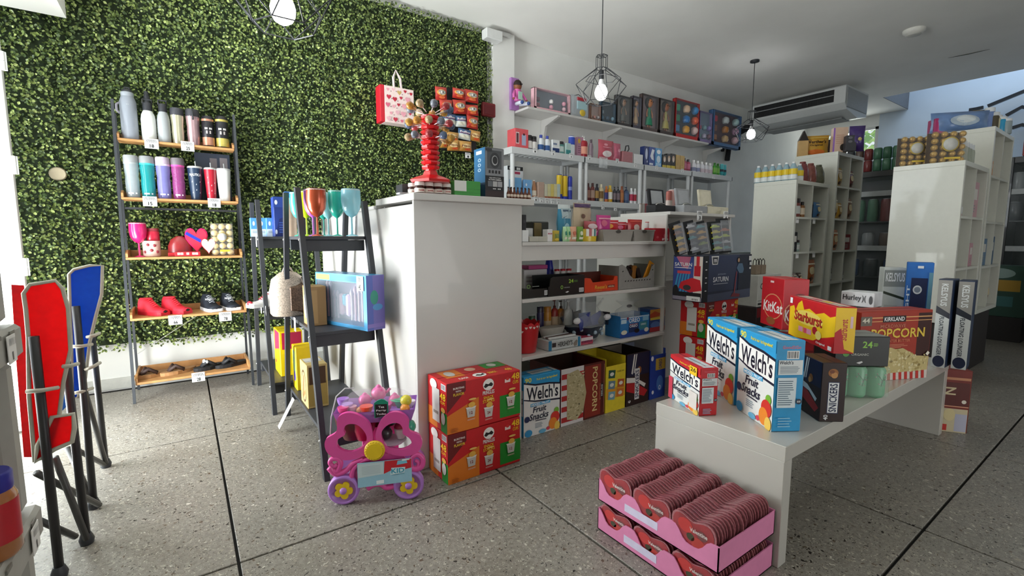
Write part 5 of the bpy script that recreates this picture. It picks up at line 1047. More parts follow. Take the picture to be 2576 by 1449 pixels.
row([('sunscreen_spray', 'yellow sunscreen spray with blue cap, left of two', 'spray can', 1406, 1419, 438, bt(col='E0BE20', cap='2A3AA0', sty='can', lab='2436A4', labv=(.0, .2))), ('sunscreen_spray', 'yellow sunscreen spray with blue cap, right of two', 'spray can', 1420, 1432, 440, bt(col='E0BE20', cap='2A3AA0', sty='can', lab='2436A4', labv=(.0, .12))), ('sunscreen_spray', 'all blue sunscreen spray beside the yellow two', 'spray can', 1433, 1443, 443, bt(col='2A3AA8', cap='2436A0', sty='can', lab='8A9AD8', labv=(.4, .55)))], R2, YR, W2, None)
W2 = 'on the second rack\'s second shelf'
cs = [('maroon flip-top', '6A2A2A', '4A1E1E', 'A87A6A', 1478, 1489, 460), ('dark red flip-top', '7A3A34', '5A2A26', 'B89A8A', 1490, 1500, 460), ('navy and gold', '2A2A3A', '1E1E2A', 'B08A4A', 1501, 1510, 462), ('cream', 'D8C8A0', 'E8DCC0', '8A6A3A', 1511, 1523, 463), ('orange-brown', 'B8642A', 'C8782E', '3A3A7A', 1525, 1533, 468), ('yellow and white', 'D8A82A', 'E0C04A', 'F0EEE6', 1534, 1545, 466), ('black pump', '2E2E38', '1A1A22', '7A6A70', 1546, 1554, 470), ('charcoal pump', '34343C', '1A1A22', '807078', 1555, 1563, 470), ('copper mist', 'A8623A', '8A4A2A', 'B87A4A', 1564, 1573, 468), ('steel blue pump', '3E5478', '2A3A5E', '5A7098', 1575, 1587, 470), ('white tube', 'E4E4E8', 'F0F0F0', 'C03A5A', 1588, 1596, 473), ('white and crimson', 'E4E4E8', 'F0F0F0', 'B02A40', 1597, 1604, 474)]
for k, (nm, c1, c2, c3, a, b, pt) in enumerate(cs): put(bt(col=c1, cap=c2, lab=c3, sty='round' if 'pump' in nm or 'mist' in nm else 'oval', pump='pump' in nm), 'toiletry_bottle', nm + ' bottle ' + W2, 'bottle', a, b, pt, R2, YR)
W2 = 'on the third rack\'s second shelf'
for k, (c1, a, b, pt) in enumerate((('D8D8E0', 1626, 1634, 478), ('C8C0DC', 1636, 1645, 476), ('4A3A9A', 1647, 1655, 480))): put(bt(col=c1, cap='B8405A' if k < 2 else '3A2A7A', sty='tube'), 'toiletry_bottle', ['white', 'lilac', 'violet'][k] + ' tube ' + W2, 'bottle', a, b, pt, R2, YR)
# plastic bag hanging from the second rack
a = P(1512, 412, y=4.40); t = thing('plastic_bag', 'clear plastic bag drooping from the second rack\'s top edge', 'plastic bag', (a.x, 4.36, a.z - .06)); B().pouch(.16, .14, .04, CLR('E8ECEE', .3), nx=6, nz=6).make('bag', t)
# price tags on the rack edges
for i, (px, py) in enumerate(((1346, 378), (1392, 384), (1437, 391), (1483, 396), (1553, 404), (1599, 415), (1652, 421), (1717, 429), (1795, 445))):
    a = P(px, py, y=RY - .004); tagcard(a.x, RY - .002, a.z - .03, str((i * 7) % 9 + 1), 'small price card on the racks\' top edge, %s' % ordn(i, 9), .06, .055)
for i, (px, py) in enumerate(((1348, 500), (1362, 503), (1376, 505), (1390, 507), (1405, 508), (1456, 512), (1517, 521), (1548, 525))):
    a = P(px, py, y=RY - .004); tagcard(a.x, RY - .002, a.z - .028, str((i * 5) % 9 + 1), 'small price card on the racks\' second shelf edge, %s' % ordn(i, 8), .055, .055)
# ================================================================ SHELF BAY AND RIGHT COUNTER UNIT
YB1 = CYF + .03; S1 = ZS[1] + .001; S2 = ZS[2] + .001; S3 = ZS[3] + .001
T1 = 'on the upper counter shelf'
put(pb('1E1E22', .05, [('r', .3, .7, .7, .8, '3A3A3E')]), 'perfume_box', 'slim black upright box at the left end ' + T1, 'box', 1314, 1324, 540, S1, YB1 + .1)
put(pb('C9C9C9', .09), 'white_box', 'light grey box stack, back one at the left ' + T1, 'box', 1322, 1342, 574, S1, YB1 + .12)
put(pb('E4E4E4', .07), 'white_box', 'small white square box at the left end ' + T1, 'box', 1314, 1330, 579, S1, YB1)
put(pb('B8B4A8', .05, [('r', .5, 0, .51, .98, '8A867A')]), 'jewelry_box', 'low beige flat box ' + T1, 'box', 1332, 1378, 595, S1, YB1)
t = thing('watch_case', 'dark open watch case with a gold edge ' + T1, 'case', (_xat(1360, S1, 2.4), 2.40, S1 + .001)); B().box(-.07, .07, 0, .09, 0, .13, M('23231F', .5), .006).make('case_body', t); B().box(-.06, .0, -.012, 0, .01, .12, M('6A5A34', .5), .003).make('gold_panel', t)
put(pb('E0DCDC', .05, [('t', '--', .1, .6, .9, .7, 'B05A6A')]), 'cosmetic_box', 'small upright white box left of the yellow card ' + T1, 'box', 1377, 1390, 577, S1, YB1)
put(lambda t, w, h: bag(t, w, h, .02, 'B8A030', [('rect', (.2, .3, .8, .7), '7A8A3A'), ('ell', (.5, .2, .3, .12), 'E0C040')]), 'candy_pack', 'yellow-olive flat candy pack ' + T1, 'candy pack', 1392, 1409, 580, S1, YB1)
put(lambda t, w, h: bag(t, w, h, .08, '3E88A8', [('rect', (.1, .62, .9, .9), 'A8B8BC'), ('rect', (.2, .8, .8, .86), '4A5A6A'), ('ell', (.4, .4, .2, .1), '9AC4D4'), ('ell', (.6, .25, .2, .08), '2A6A90')], mtop='C8D0D0'), 'candy_bag', 'tall teal and silver bag of candy ' + T1, 'candy bag', 1412, 1443, 514, S1, YB1 + .06)
put(lambda t, w, h: bag(t, w, h, .10, 'B8A48A', [('rect', (.02, .88, .98, .98), '4A3058'), ('ell', (.5, .3, .34, .16), '9A8264'), ('ell', (.3, .65, .12, .06), '6A4A3A'), ('ell', (.7, .5, .1, .06), '7A5A44')]), 'candy_bag', 'beige snack bag with a purple top ' + T1, 'candy bag', 1453, 1496, 510, S1, YB1 + .10)
for i, (c1, c2, a, b) in enumerate((('B8E0B0', '2E8A7A', 1419, 1428), ('A8D8A0', '2E8A6A', 1428, 1437), ('E0A888', 'C86A4A', 1436, 1453), ('6E9A3A', 'D8DCC0', 1454, 1470))):
    put(lambda t, w, h: bag(t, w, h, .03, c1, [('ell', (.5, .55, .25, .14), c2), ('rect', (.2, .15, .8, .3), 'E8E4D0')]), 'gummy_pack', ['mint green gummy pack, leftmost', 'second mint green gummy pack', 'peach-coloured gummy pack', 'olive green gummy pack'][i] + ' of the small row ' + T1, 'candy pack', a, b, 570, S1, YB1, 'gummy packs')
t = put(lambda t, w, h: (B().lathe([(w * .48, 0), (w * .5, h * .42)], PL('D8B82A'), 24, (0, w / 2, 0)).make('lower_band', t), [B(tr(0, w / 2, 0) @ rotz(k * PI / 12)).box(-w * .06, w * .06, -w * .49, -w * .46, h * .42, h, PR(['E8E4E0', '4A8A8A', 'E8E4E0', 'D8B84A', 'E8E4E0', 'B85A5A'][k % 6])).make('stripe', t) for k in range(24)]), 'striped_tub', 'yellow-bottomed tub with candy stripes ' + T1, 'tub', 1470, 1513, 576, S1, YB1)
put(lambda t, w, h: bag(t, w, h, .06, 'A84A50', [('ell', (.4, .6, .3, .2), 'D8C4C8')]), 'candy_bag', 'crumpled red and clear bag inside the striped tub ' + T1, 'candy bag', 1476, 1512, 556, S1 + .05, YB1 + .04)
def basket(t, w, h, col='9A958E', d=.17, hole=True):
    m = M(col, .55, var=.03); c = B(); k = .005; e = w * .06
    c.add([(-w / 2 + e, 0, 0), (w / 2 - e, 0, 0), (w / 2, 0, h), (-w / 2, 0, h), (-w / 2 + e, -k, 0), (w / 2 - e, -k, 0), (w / 2, -k - .004, h), (-w / 2, -k - .004, h)], [(0, 1, 2, 3), (4, 7, 6, 5), (3, 2, 6, 7), (0, 4, 5, 1), (1, 5, 6, 2), (0, 3, 7, 4)], m)
    c.box(-w / 2 + e * .6, -w / 2 + e * .6 + k, 0, d, 0, h, m).box(w / 2 - e * .6 - k, w / 2 - e * .6, 0, d, 0, h, m).box(-w / 2 + e, w / 2 - e, d - k, d, 0, h, m).box(-w / 2 + e, w / 2 - e, 0, d, 0, k, m).box(-w / 2 - .003, w / 2 + .003, -.012, -.006, h - .008, h, m).make('basket_body', t)
    if hole: B().lathe([(.02, 0), (.024, .002)], M('4A4642', .8), 14).make('grip_hole', t).matrix_world = t.matrix_world @ tr(0, -k - .0055, h * .84) @ Matrix.Rotation(PI / 2, 4, 'X') @ Matrix.Diagonal((1, .5, 1, 1))
put(basket, 'plastic_basket', 'grey plastic basket in the middle of the upper shelf', 'basket', 1513, 1590, 578, S1, YB1)
put(basket, 'plastic_basket', 'grey plastic basket left of the red truck box', 'basket', 1591, 1644, 578, S1, YB1)
for i, (a, b, y, c1) in enumerate(((1504, 1540, 541, 'C83A8A'), (1512, 1560, 553, 'C8202E'), (1545, 1580, 558, 'B81E2A'), (1560, 1596, 560, 'D0303A'))):
    put(lambda t, w, h: bag(t, w, h, .04, c1, [('ell', (.4, .6, .2, .16), 'E8A040' if i == 1 else 'D86A8A'), ('rect', (.1, .8, .9, .86), 'E8B0B8')]), 'candy_bag', ['magenta', 'bright red, orange-striped', 'dark red', 'red'][i] + ' candy bag sticking out of the middle grey basket', 'candy bag', a, b, y, S1 + .04, YB1 + .03 + .025 * i)
put(lambda t, w, h: bag(t, w, h, .03, 'C03030', [('ell', (.5, .5, .2, .2), 'E8D0C8'), ('rect', (.1, .85, .9, .9), 'E86A5A')]), 'candy_bag', 'red pouch leaning in the right grey basket', 'candy bag', 1582, 1618, 552, S1 + .04, YB1 + .05)
put(bt(col='D8D8D8', cap='B03030', lab='8A3A3A', sty='tube'), 'marker_pen', 'white and red tube standing in the right grey basket', 'tube', 1648 - 20, 1656 - 20, 558, S1 + .03, YB1 + .09)
put(pb('B01C2C', .10, [('e', .75, .4, .14, .2, 'D87A84'), ('r', .5, .12, .9, .24, 'E0A0A8'), ('e', .55, .12, .05, .07, 'E8E0E0'), ('e', .85, .12, .05, .07, 'E8E0E0'), ('e', .2, .3, .08, .1, 'C8545E')]), 'toy_truck_box', 'crimson box with a pink truck print ' + T1, 'toy box', 1646, 1684, 574, S1, YB1)
# middle shelf of the bay
T2 = 'on the middle counter shelf'
def meat_tray(t, w, h, col='121412'):
    m = M(col, .4); B().box(-w / 2, w / 2, 0, .14, 0, h * .55, m, .003).make('tray_front', t); B().prism([(w * .05, h * .5), (w / 2, h * .5), (w / 2, h), (w * .12, h), (w * .03, h * .85)], 0, .006, m).make('tray_lip', t)
t = put(lambda t, w, h: (B().prism([(-w / 2, 0), (w / 2, 0), (w / 2, h * .5), (-w * .2, h * .5), (-w * .5, h * .6)], 0, .006, M('101312', .35)).box(-w / 2, w / 2, .006, .16, 0, .01, M('101312', .4)).make('tray', t), [x for x in ()] ), 'organic_tray', 'low black display box with a green seal at the left ' + T2, 'display box', 1314, 1378, 706, S2, YB1)
p = Pr('F', .24, .1, .1); p.ell(.28, .7, .06, .12, '6A8A4A'); p.ell(.28, .7, .035, .07, '101312'); p.rect(.4, .68, .62, .71, 'A8B0A8'); p.bars(.8, .1, .97, .4); o = p.done(t); 
w, h = .43, .155
t = put(lambda t, w, h: (B().prism([(-w / 2, 0), (w / 2, 0), (w / 2, h), (-w * .38, h * .98), (-w * .44, h * .9), (-w * .46, h * .5), (-w / 2, h * .45)], 0, .006, M('0E1110', .35)).box(-w / 2, w / 2, .006, .17, 0, .012, M('0E1110', .4)).box(w / 2 - .006, w / 2, .006, .17, .012, h, M('0E1110', .4)).box(-w / 2, w / 2 - .006, .164, .17, .012, h, M('0E1110', .4)).make('tray', t), (lambda p: (p.text('24', .55, .62, .68, .82, '9AC83A'), p.lines(.7, .66, .8, .78, 2, '5A8A3A'), p.ell(.36, .42, .035, .1, '8AB84A'), p.ell(.36, .42, .02, .06, '0E1110'), p.text('ORGANIC', .42, .37, .58, .42, 'B8BCB8'), p.poly([(.45, .15), (.5, .11), (.56, .17), (.52, .2)], 'D8D8D8'), p.bars(.84, .1, .97, .32), p.done(t)))(Pr('F', w, .17, h))), 'organic_tray', 'wide black display box with a green 24 ' + T2, 'display box', 1379, 1470, 694, S2, YB1 - .01)
for i in range(3):
    put(bt(col='E4E2DE', cap='B82430', sty='jar'), 'white_jar', 'white jar with red lid behind the black box, %s of three' % ['left', 'middle', 'right'][i], 'jar', 1400 + i * 15, 1413 + i * 15, 677 - i * .5, S2 + .09, YB1 + .17 if False else YB1 + .20, lift=-.0)
put(lambda t, w, h: B().lathe([(w * .5, 0), (w * .5, h * .42), (w * .42, h * .6), (w * .22, h)], PL('1E2AA0'), 18, (0, w / 2, 0)).make('bottle_body', t) and B().lathe([(w * .505, .01), (w * .505, h * .38)], PR('8A9AC0'), 18, (0, w / 2, 0), cap=False).make('label_band', t), 'blue_bottle', 'cobalt blue tapering bottle behind the black boxes ' + T2, 'bottle', 1379, 1400, 643, S2, YB1 + .26)
put(pb('D8D4D4', .1, [('l', .1, .3, .9, .8, 3, 'B8A8B0')]), 'tissue_pack', 'white crinkled pack with a pink top behind the black box', 'pack', 1318, 1376, 678, S2 + .0, YB1 + .22)
put(pb('C04A8A', .08), 'pink_pack', 'hot pink pack lying on the white crinkled pack', 'pack', 1330, 1378, 667, ZS[2] + .001 + ZH(_xat(1347, S2, YB1 + .22), YB1 + .22, 678) - S2, YB1 + .23)
t = put(lambda t, w, h: (B().prism([(-w / 2, 0), (w / 2, 0), (w / 2 - .006, h), (w * .40, h), (w * .36, h * .72), (-w * .26, h * .66), (-w * .33, h * .95), (-w * .44, h), (-w / 2, h * .98)], 0, .006, M('D2401A', .4)).box(-w / 2, w / 2, .006, .17, 0, .01, M('D2401A', .5)).box(-w / 2, -w / 2 + .006, .006, .17, .01, h, M('D2401A', .5)).box(w / 2 - .006, w / 2, .006, .17, .01, h, M('D2401A', .5)).box(-w / 2, w / 2, .17, .176, 0, h * 1.25, M('5A2418', .5)).make('tray', t), (lambda p: (p.text("Reese's", .30, .18, .66, .46, 'D8A830', shear=.1), p.rect(.68, .22, .9, .42, '7A2A20'), p.text('sticks', .7, .26, .88, .38, 'E8C8A0'), p.lines(.34, .08, .6, .13, 1, 'D8A830'), p.done(t)))(Pr('F', w, .17, h))), 'candy_tray', 'orange display box of peanut butter candy ' + T2, 'display box', 1470, 1554, 697, S2, YB1)
def slotbasket(t, w, h):
    m = M('8E8C88', .55); d = .2
    B().prism([(-w / 2, 0), (w / 2, 0), (w / 2, h * .95), (w * .42, h * .85), (w * .34, h * .5), (w * .26, h * .42), (-w * .1, h * .40), (-w * .2, h * .55), (-w * .32, h * .9), (-w * .42, h), (-w / 2, h * .96)], 0, .005, m).box(-w / 2, w / 2, .005, d, 0, .006, m).box(-w / 2, -w / 2 + .005, .005, d, .006, h * .95, m).box(w / 2 - .005, w / 2, .005, d, .006, h * .95, m).box(-w / 2, w / 2, d, d + .005, 0, h * .62, m).make('basket_body', t)
    c = B()
    for k in range(12): x = -w * .42 + k * w * .84 / 11; z = h * (.30 if -.36 < x / w < .36 else .7); c.add([(x, -.001, z), (x + w * .03, -.001, z), (x + w * .045, -.001, z + h * .05), (x + w * .015, -.001, z + h * .05)], [(0, 1, 2, 3)], M('2A2826', .9))
    c.make('slots', t)['kind'] = 'stuff'
    for k, cc in enumerate(('2A1E1A', '241A18', '3A2420', '8A5A20', '1E1614', '4A2E20', '2A1E1A', 'A0701E')):
        B(tr(-w * .20 + k * w * .065, .03 + .03 * (k % 3), h * .28) @ Matrix.Rotation(.5 - .14 * k, 4, 'Y')).box(-.02, .02, 0, .018, 0, h * (.55 + .1 * (k % 2)), M(cc, .35), .003).make('candy_bar', t)
    B(tr(w * .32, .03, h * .2) @ Matrix.Rotation(.5, 4, 'Y')).box(-.03, .03, 0, .012, 0, h * .95, M('E0921E', .4), .003).make('yellow_pack', t)
    p = Pr('F', .06, .012, .2)
put(slotbasket, 'slotted_basket', 'grey slotted basket of dark candy bars at the right ' + T2, 'basket', 1556, 1645, 664, S2, YB1)
# lower shelf
T3 = 'on the lower counter shelf'
def bucket(t, w, h):
    B().lathe([(w * .37, 0), (w * .38, .004), (w * .49, h * .78)], M('C8141E', .3, coat=.3, var=.03), 26, (0, w / 2, 0), cap=False).lathe([(w * .001, .004), (w * .37, .004)], M('C8141E', .3), 26, (0, w / 2, 0), cap=False).make('bucket_body', t)
    rim = []; n = 52; c = B(tr(0, w / 2, 0)); m = M('C8141E', .3, coat=.3, var=.03); vs = []
    for i in range(n):
        a = 2 * PI * i / n; zz = h * (.92 + .08 * abs(math.sin(6 * a))); vs += [(w * .49 * math.cos(a), w * .49 * math.sin(a), h * .775), (w * .515 * math.cos(a), w * .515 * math.sin(a), zz)]
    c.add(vs, [(2 * i, (2 * i + 2) % (2 * n), (2 * i + 3) % (2 * n), 2 * i + 1) for i in range(n)], m); c.make('scalloped_rim', t)
    k = B()
    for i in range(11):
        a = -PI * .95 + PI * .9 * i / 10; zc = h * (.84 if i % 2 else .72 if i in (2, 8) else .86); r = w * (.505 if zc > h * .8 else .49)
        pts = []
        for q in range(14):
            qq = 2 * PI * q / 14; u = .010 * (16 * math.sin(qq) ** 3) / 17; v = .010 * (13 * math.cos(qq) - 5 * math.cos(2 * qq) - 2 * math.cos(3 * qq)) / 17
            aa = a + u / r; pts.append(((r + .002) * math.cos(aa), w / 2 + (r + .002) * math.sin(aa), zc + v))
        k.add(pts, [tuple(range(14))], M('E8D8D0', .6))
    k.make('heart_cutout', t)
put(bucket, 'red_bucket', 'red scalloped bucket with heart cut-outs ' + T3, 'bucket', 1313, 1372, 812, S3, YB1)
put(lambda t, w, h: (B().box(-w / 2, w / 2, 0, .12, 0, h * .8, M('C9CCCC', .4), .003).make('tray', t), [B(tr(0, .02 + .03 * k, h * .8) @ rotz(.05 * k)).box(-w * .42, w * .40, 0, .022, .001, h * .18, M(['DADADA', '5A4440', 'CDCFD2'][k], .3, metal=.0), .004).make('chocolate_bar', t) for k in range(3)], (lambda p: (p.rect(.0, 0, .09, .8, '2C7CA8'), p.rect(.89, 0, .97, .8, '2C7CA8'), p.rect(.1, .25, .22, .6, '3A2E2E'), p.text("HERSHEY'S", .27, .22, .72, .62, '1A1616'), p.poly([(.74, .3), (.84, .6), (.88, .5), (.86, .1), (.78, .05)], '8A8078'), p.done(t)))(Pr('F', w, .12, h))), 'chocolate_tray', 'white and blue tray of chocolate bars beside the red bucket', 'display box', 1380, 1462, 846, S3, YB1 - .0)
put(pb('B8405A', .11, [('r', 0, .55, .98, .98, 'E0D4D8'), ('t', 'mentos', .06, .3, .9, .62, '4A1A4A'), ('l', .1, .08, .8, .22, 1, 'D87A8A')]), 'candy_tray', 'pink and white mint roll box right of the chocolate tray', 'display box', 1462, 1492, 848, S3, YB1)
def giftbasket(t, w, h):
    r = w * .40
    B().lathe([(r * .62, 0), (r * .64, h * .05), (r * .72, h * .07), (r, h * .40)], M('1E2A3E', .35, coat=.2), 24, (0, r, 0)).make('bowl', t); B().lathe([(r * .66, 0), (r * .7, h * .08)], M('9AA0A0', .4), 24, (0, r, 0)).make('silver_band', t)
    d = B()
    for k in range(9): a = -PI * .95 + k * PI * .11; d.ball(r * .88 * math.cos(a), r + r * .88 * math.sin(a), h * (.16 + .08 * (k % 3)), w * .035, PR('A8BCCC'), 8)
    d.make('dot_print', t)['kind'] = 'stuff'
    rn = random.Random(8)
    for k in range(7): B(tr(rn.uniform(-.3, .3) * w, r + rn.uniform(-.3, .1) * w, h * .36) @ Matrix.Rotation(rn.uniform(-.6, .6), 4, 'Y')).pouch(w * .28, h * .32, .03, M(['16204A', '2A3A8A', '101018', '3A5AA8'][k % 4], .3, coat=.4), nx=5, nz=5).make('cookie_pack', t)
    c = B(); n = 20; vs = []
    for j, (rr, zz) in enumerate(((1.02, .38), (.98, .62), (.72, .80), (.95, 1.0))):
        for i in range(n): a = 2 * PI * i / n; q = r * rr * (1 + .14 * math.sin(5 * a + j) * (j > 0)); vs.append((q * math.cos(a), r + q * math.sin(a), h * zz * (1 + .04 * math.sin(7 * a))))
    c.add(vs, [(j * n + i, j * n + (i + 1) % n, (j + 1) * n + (i + 1) % n, (j + 1) * n + i) for j in range(3) for i in range(n)], CLR('E8EEF0', .22), True); c.make('cellophane', t)
    for s_ in (-1, 1): B(tr(s_ * w * .18, r * .3, h * .5)).ball(0, 0, 0, w * .10, M('16161C', .4), 10, 1, .4, .7).ball(s_ * w * .16, 0, h * .05, w * .09, M('E8E8EC', .4), 10, 1, .4, .6).make('ribbon', t)
put(giftbasket, 'gift_basket', 'navy spotted gift basket wrapped in clear film ' + T3, 'gift basket', 1446, 1556, 758, S3, YB1)
def oreobox(t, w, h):
    hb = h * .62; openbox(t, w, .15, hb * .98, '2A7CC0', inner='CDE0F0', cut=hb * .9)
    p = Pr('F', w, .15, hb); p.rect(0, 0, .99, .22, '1E4AA4'); p.rect(.0, .86, .99, .9, 'DCE8F0'); p.rect(.02, .64, .2, .82, 'BFDCEC'); p.text('OREO', .28, .64, .66, .84, 'F0F4FA'); p.poly([(.2, .9), (.28, .9), (.24, .74)], '9A2A30'); p.rect(.76, .66, .97, .88, '8AC0DC'); p.rect(.28, .2, .62, .60, '123064'); p.text('OREO', .3, .42, .58, .54, 'F0F4FA'); p.rect(.66, .28, .92, .62, '3A8A98'); p.text('OREO', .7, .46, .88, .54, 'E0F0F0'); p.ell(.56, .24, .09, .1, '14141C'); p.ell(.9, .22, .08, .1, 'E8E4D8'); p.ell(.12, .24, .1, .1, 'E0DCC8'); p.text('MEGA SIZE', .3, .55, .58, .59, 'E8A0B0'); p.done(t)
    c = B(); n = 18; vs = []
    for j, (rr, zz) in enumerate(((1, .5), (.95, .72), (.35, .84), (.8, 1.0))):
        for i in range(n): a = 2 * PI * i / n; q = w * .42 * rr * (1 + .12 * math.sin(4 * a + j)); vs.append((q * math.cos(a), .075 + q * .5 * math.sin(a), h * zz))
    c.add(vs, [(j * n + i, j * n + (i + 1) % n, (j + 1) * n + (i + 1) % n, (j + 1) * n + i) for j in range(3) for i in range(n)], CLR('E8EEF0', .2), True); c.make('cellophane', t)
    B().ball(0, .06, h * .83, w * .07, M('2A2A30', .4), 10, 1.2, .7, .6).make('ribbon', t)
put(oreobox, 'cookie_gift', 'bright blue cookie box with clear film bow ' + T3, 'gift box', 1560, 1632, 757, S3, YB1)
put(lambda t, w, h: (plain(t, w, h, '2E4A8A', .12, [('r', 0, .62, .98, .98, 'C08A3A'), ('p', [(0, .78), (.3, .9), (.6, .8), (.98, .92), (.98, .7), (0, .62)], 'B04A2A'), ('r', .02, .52, .7, .62, 'D8C04A'), ('e', .35, .3, .3, .15, '5A7AB8'), ('r', 0, 0, .98, .2, 'A8323A')])), 'cookie_carton', 'blue, gold and red cookie carton at the right end ' + T3, 'box', 1634, 1672, 776, S3, YB1 + .02)
for i, (c1, c2, a, b, pt) in enumerate((('2A5A3A', '1E4A2A', 1336, 1352, 796), ('2E2A5A', '1E1E3A', 1357, 1373, 772), ('C88A2A', 'B87A20', 1375, 1392, 772), ('9A2A22', '5A1E1A', 1393, 1409, 755), ('C07A2A', '4A3A30', 1409, 1426, 757), ('D8DCDA', 'E8ECEA', 1427, 1446, 757))):
    put(bt(col=c1, cap=c2, sty='round' if i > 2 else 'slim', pump=i > 2, lab='C8B090' if 1 < i < 5 else None), 'body_spray', ['dark green', 'indigo', 'amber', 'deep red', 'orange-brown', 'tall white'][i] + ' bottle standing at the back ' + T3, 'bottle', a, b, pt, S3, YB1 + (.2 if i < 5 else .14))
put(lambda t, w, h: B().lathe([(.001, 0), (w * .3, .004), (w * .5, h), (w * .5, h + .004)], M('B8B4AC', .5), 24, (0, w * .22, 0), 1, .45).make('plate', t), 'oval_tray', 'pale oval tray behind the chocolate tray', 'tray', 1368, 1430, 826, S3, YB1 + .09)
# ---------------------------------------------------------------- right counter unit: on top and hanging
C2 = ZC1 + .001; T4 = 'on top of the right counter unit'
for i in range(6): put(bt(col=['C8C4C0', 'E0DCD8', 'B8606A', 'A82A34', 'A82A34', 'C03A4A'][i], cap=['8A6A4A', 'C8A88A', '8A3A3A', '6A1E22', '6A1E22', '7A1E22'][i], sty='tube'), 'lip_gloss', 'small cosmetic tube, %s ' % ordn(i, 6) + T4, 'cosmetic', 1612 + i * 6.5, 1618 + i * 6.5, 512, C2, CYF + .30 if False else 2.62, 'tubes on the right counter')
def openwatch(case, inner):
    def f(t, w, h):
        B().box(-w / 2, w / 2, 0, .10, 0, h * .3, M(case, .4), .004).make('case_base', t); B(tr(-w * .2, .07, h * .3) @ Matrix.Rotation(-.15, 4, 'X')).box(-w * .28, w * .28, 0, .02, 0, h * .7, M(case, .4), .004).make('case_lid', t)
        B(tr(-w * .2, .07, h * .3) @ Matrix.Rotation(-.15, 4, 'X')).box(-w * .2, w * .2, -.002, 0, h * .06, h * .62, M(inner, .5)).make('lid_lining', t)
        B().tube([(-w * .15 + .09 * math.cos(a) * w * 2, .05, h * .3 + .02 * math.sin(a)) for a in (0, .8, 1.6, 2.4, PI)], .006, M('C8C8C4', .25, metal=.9), 6).make('bracelet', t)
    return f
put(openwatch('1C1C20', 'A8ACB0'), 'watch_box', 'black open watch box ' + T4, 'watch box', 1650, 1718, 474, C2, 2.40)
put(openwatch('9A9CA0', 'B0B4B8'), 'watch_box', 'grey open watch box ' + T4, 'watch box', 1720, 1780, 473, C2, 2.32)
put(openwatch('D8D2BC', 'E4DEC8'), 'watch_box', 'cream open watch box ' + T4, 'watch box', 1778, 1832, 476, C2, 2.32)
put(bt(col='B86A60', cap='8A2A30', sty='can', lab='E0D0C8'), 'perfume_can', 'red and silver can between the black and grey watch boxes', 'can', 1684, 1696, 480, C2, 2.54); put(bt(col='C89A94', cap='C8C4C0', sty='can'), 'perfume_can', 'pinkish silver can left of the grey watch box', 'can', 1694, 1712, 476, C2, 2.56)
def cardcars(t, w, h):
    B(Matrix.Rotation(-.14, 4, 'X')).box(-w / 2, w / 2, 0, .004, 0, h, M('15161A', .5)).make('backing_card', t)
    rn = random.Random(int(w * 9999) + int(t.location.x * 100)); cs_ = ['B8C832', '8A9A34', 'C06A44', 'D0BE30', 'C8C8CC', '8A5A3A', 'C89A3A', '3A8A90', '5A5A60']
    for k in range(5):
        z = h * (.12 + .17 * k); c_ = rn.choice(cs_)
        B(Matrix.Rotation(-.14, 4, 'X')).prism([(-w * .3, z), (w * .3, z), (w * .3, z + .010), (w * .12, z + .013), (w * .05, z + .022), (-w * .14, z + .022), (-w * .2, z + .012), (-w * .3, z + .010)], -.022, -.004, PL(c_)).make('toy_car', t)
    B(Matrix.Rotation(-.14, 4, 'X')).box(-w * .42, w * .42, -.028, -.026, h * .05, h * .93, CLR('C8CCD4', .2), .001).make('blister', t)
for i, (a, b, y, tl) in enumerate(((1690, 1722, 556, .22), (1722, 1752, 554, .16), (1744, 1778, 556, .14), (1778, 1812, 556, .08), (1800, 1834, 548, .04))):
    t = put(cardcars, 'toy_car_pack', 'carded toy car pack, %s of the row leaning on the scooter box' % ordn(i, 5), 'toy pack', a + 10, b + 6, y, scoot_top + .004, 2.0 + .015 * i, 'toy car packs'); t.rotation_euler = (0, -tl, 0)
for px, n_ in ((1761, '3'), (1827, '4')): a = P(px, 548, y=CYF - .01); tagcard(a.x, CYF - .004, a.z - .02, n_, 'white price card at the %s of the right counter unit\'s top edge' % ('middle' if n_ == '3' else 'right end'), .07, .075)
# ================================================================ WOOD LADDER SHELF ITEMS
def lz(i): return LS[i][0] + .001
def ly(i): return LS[i][1] + .025
def growler(t, w, h):
    m = M('8E949E', .4, var=.02); r = w * .44; B().lathe([(r * .92, 0), (r, .01), (r, h * .72), (r * .82, h * .80), (r * .62, h * .86)], m, 24, (0, r, 0)).make('bottle_body', t)
    B().lathe([(r * .74, h * .83), (r * .76, h * .90), (r * .7, h * .91)], M('9AA0A8', .4), 20, (0, r, 0)).make('collar', t); B().lathe([(r * .6, h * .9), (r * .62, h * .95), (r * .3, h * .97)], BLACKM, 18, (0, r, 0)).make('lid', t)
    B().tube([(-r * .3, r, h * .95), (-r * .2, r, h), (r * .25, r, h), (r * .35, r, h * .95)], .008, BLACKM, 6).make('lid_handle', t)
    B().tube([(-r * .95, r, h * .70), (-r * 1.3, r, h * .66), (-r * 1.3, r, h * .55), (-r * .98, r, h * .50)], .009, M('A8A4B0', .4), 6).make('side_handle', t); B().ball(0, .002, h * .66, r * .17, M('C8CCC8', .4), 12, 1, .2).make('round_logo', t)
put(growler, 'water_jug', 'big grey insulated jug, leftmost on the ladder shelf top', 'water bottle', 302, 353, 216, lz(0), ly(0))
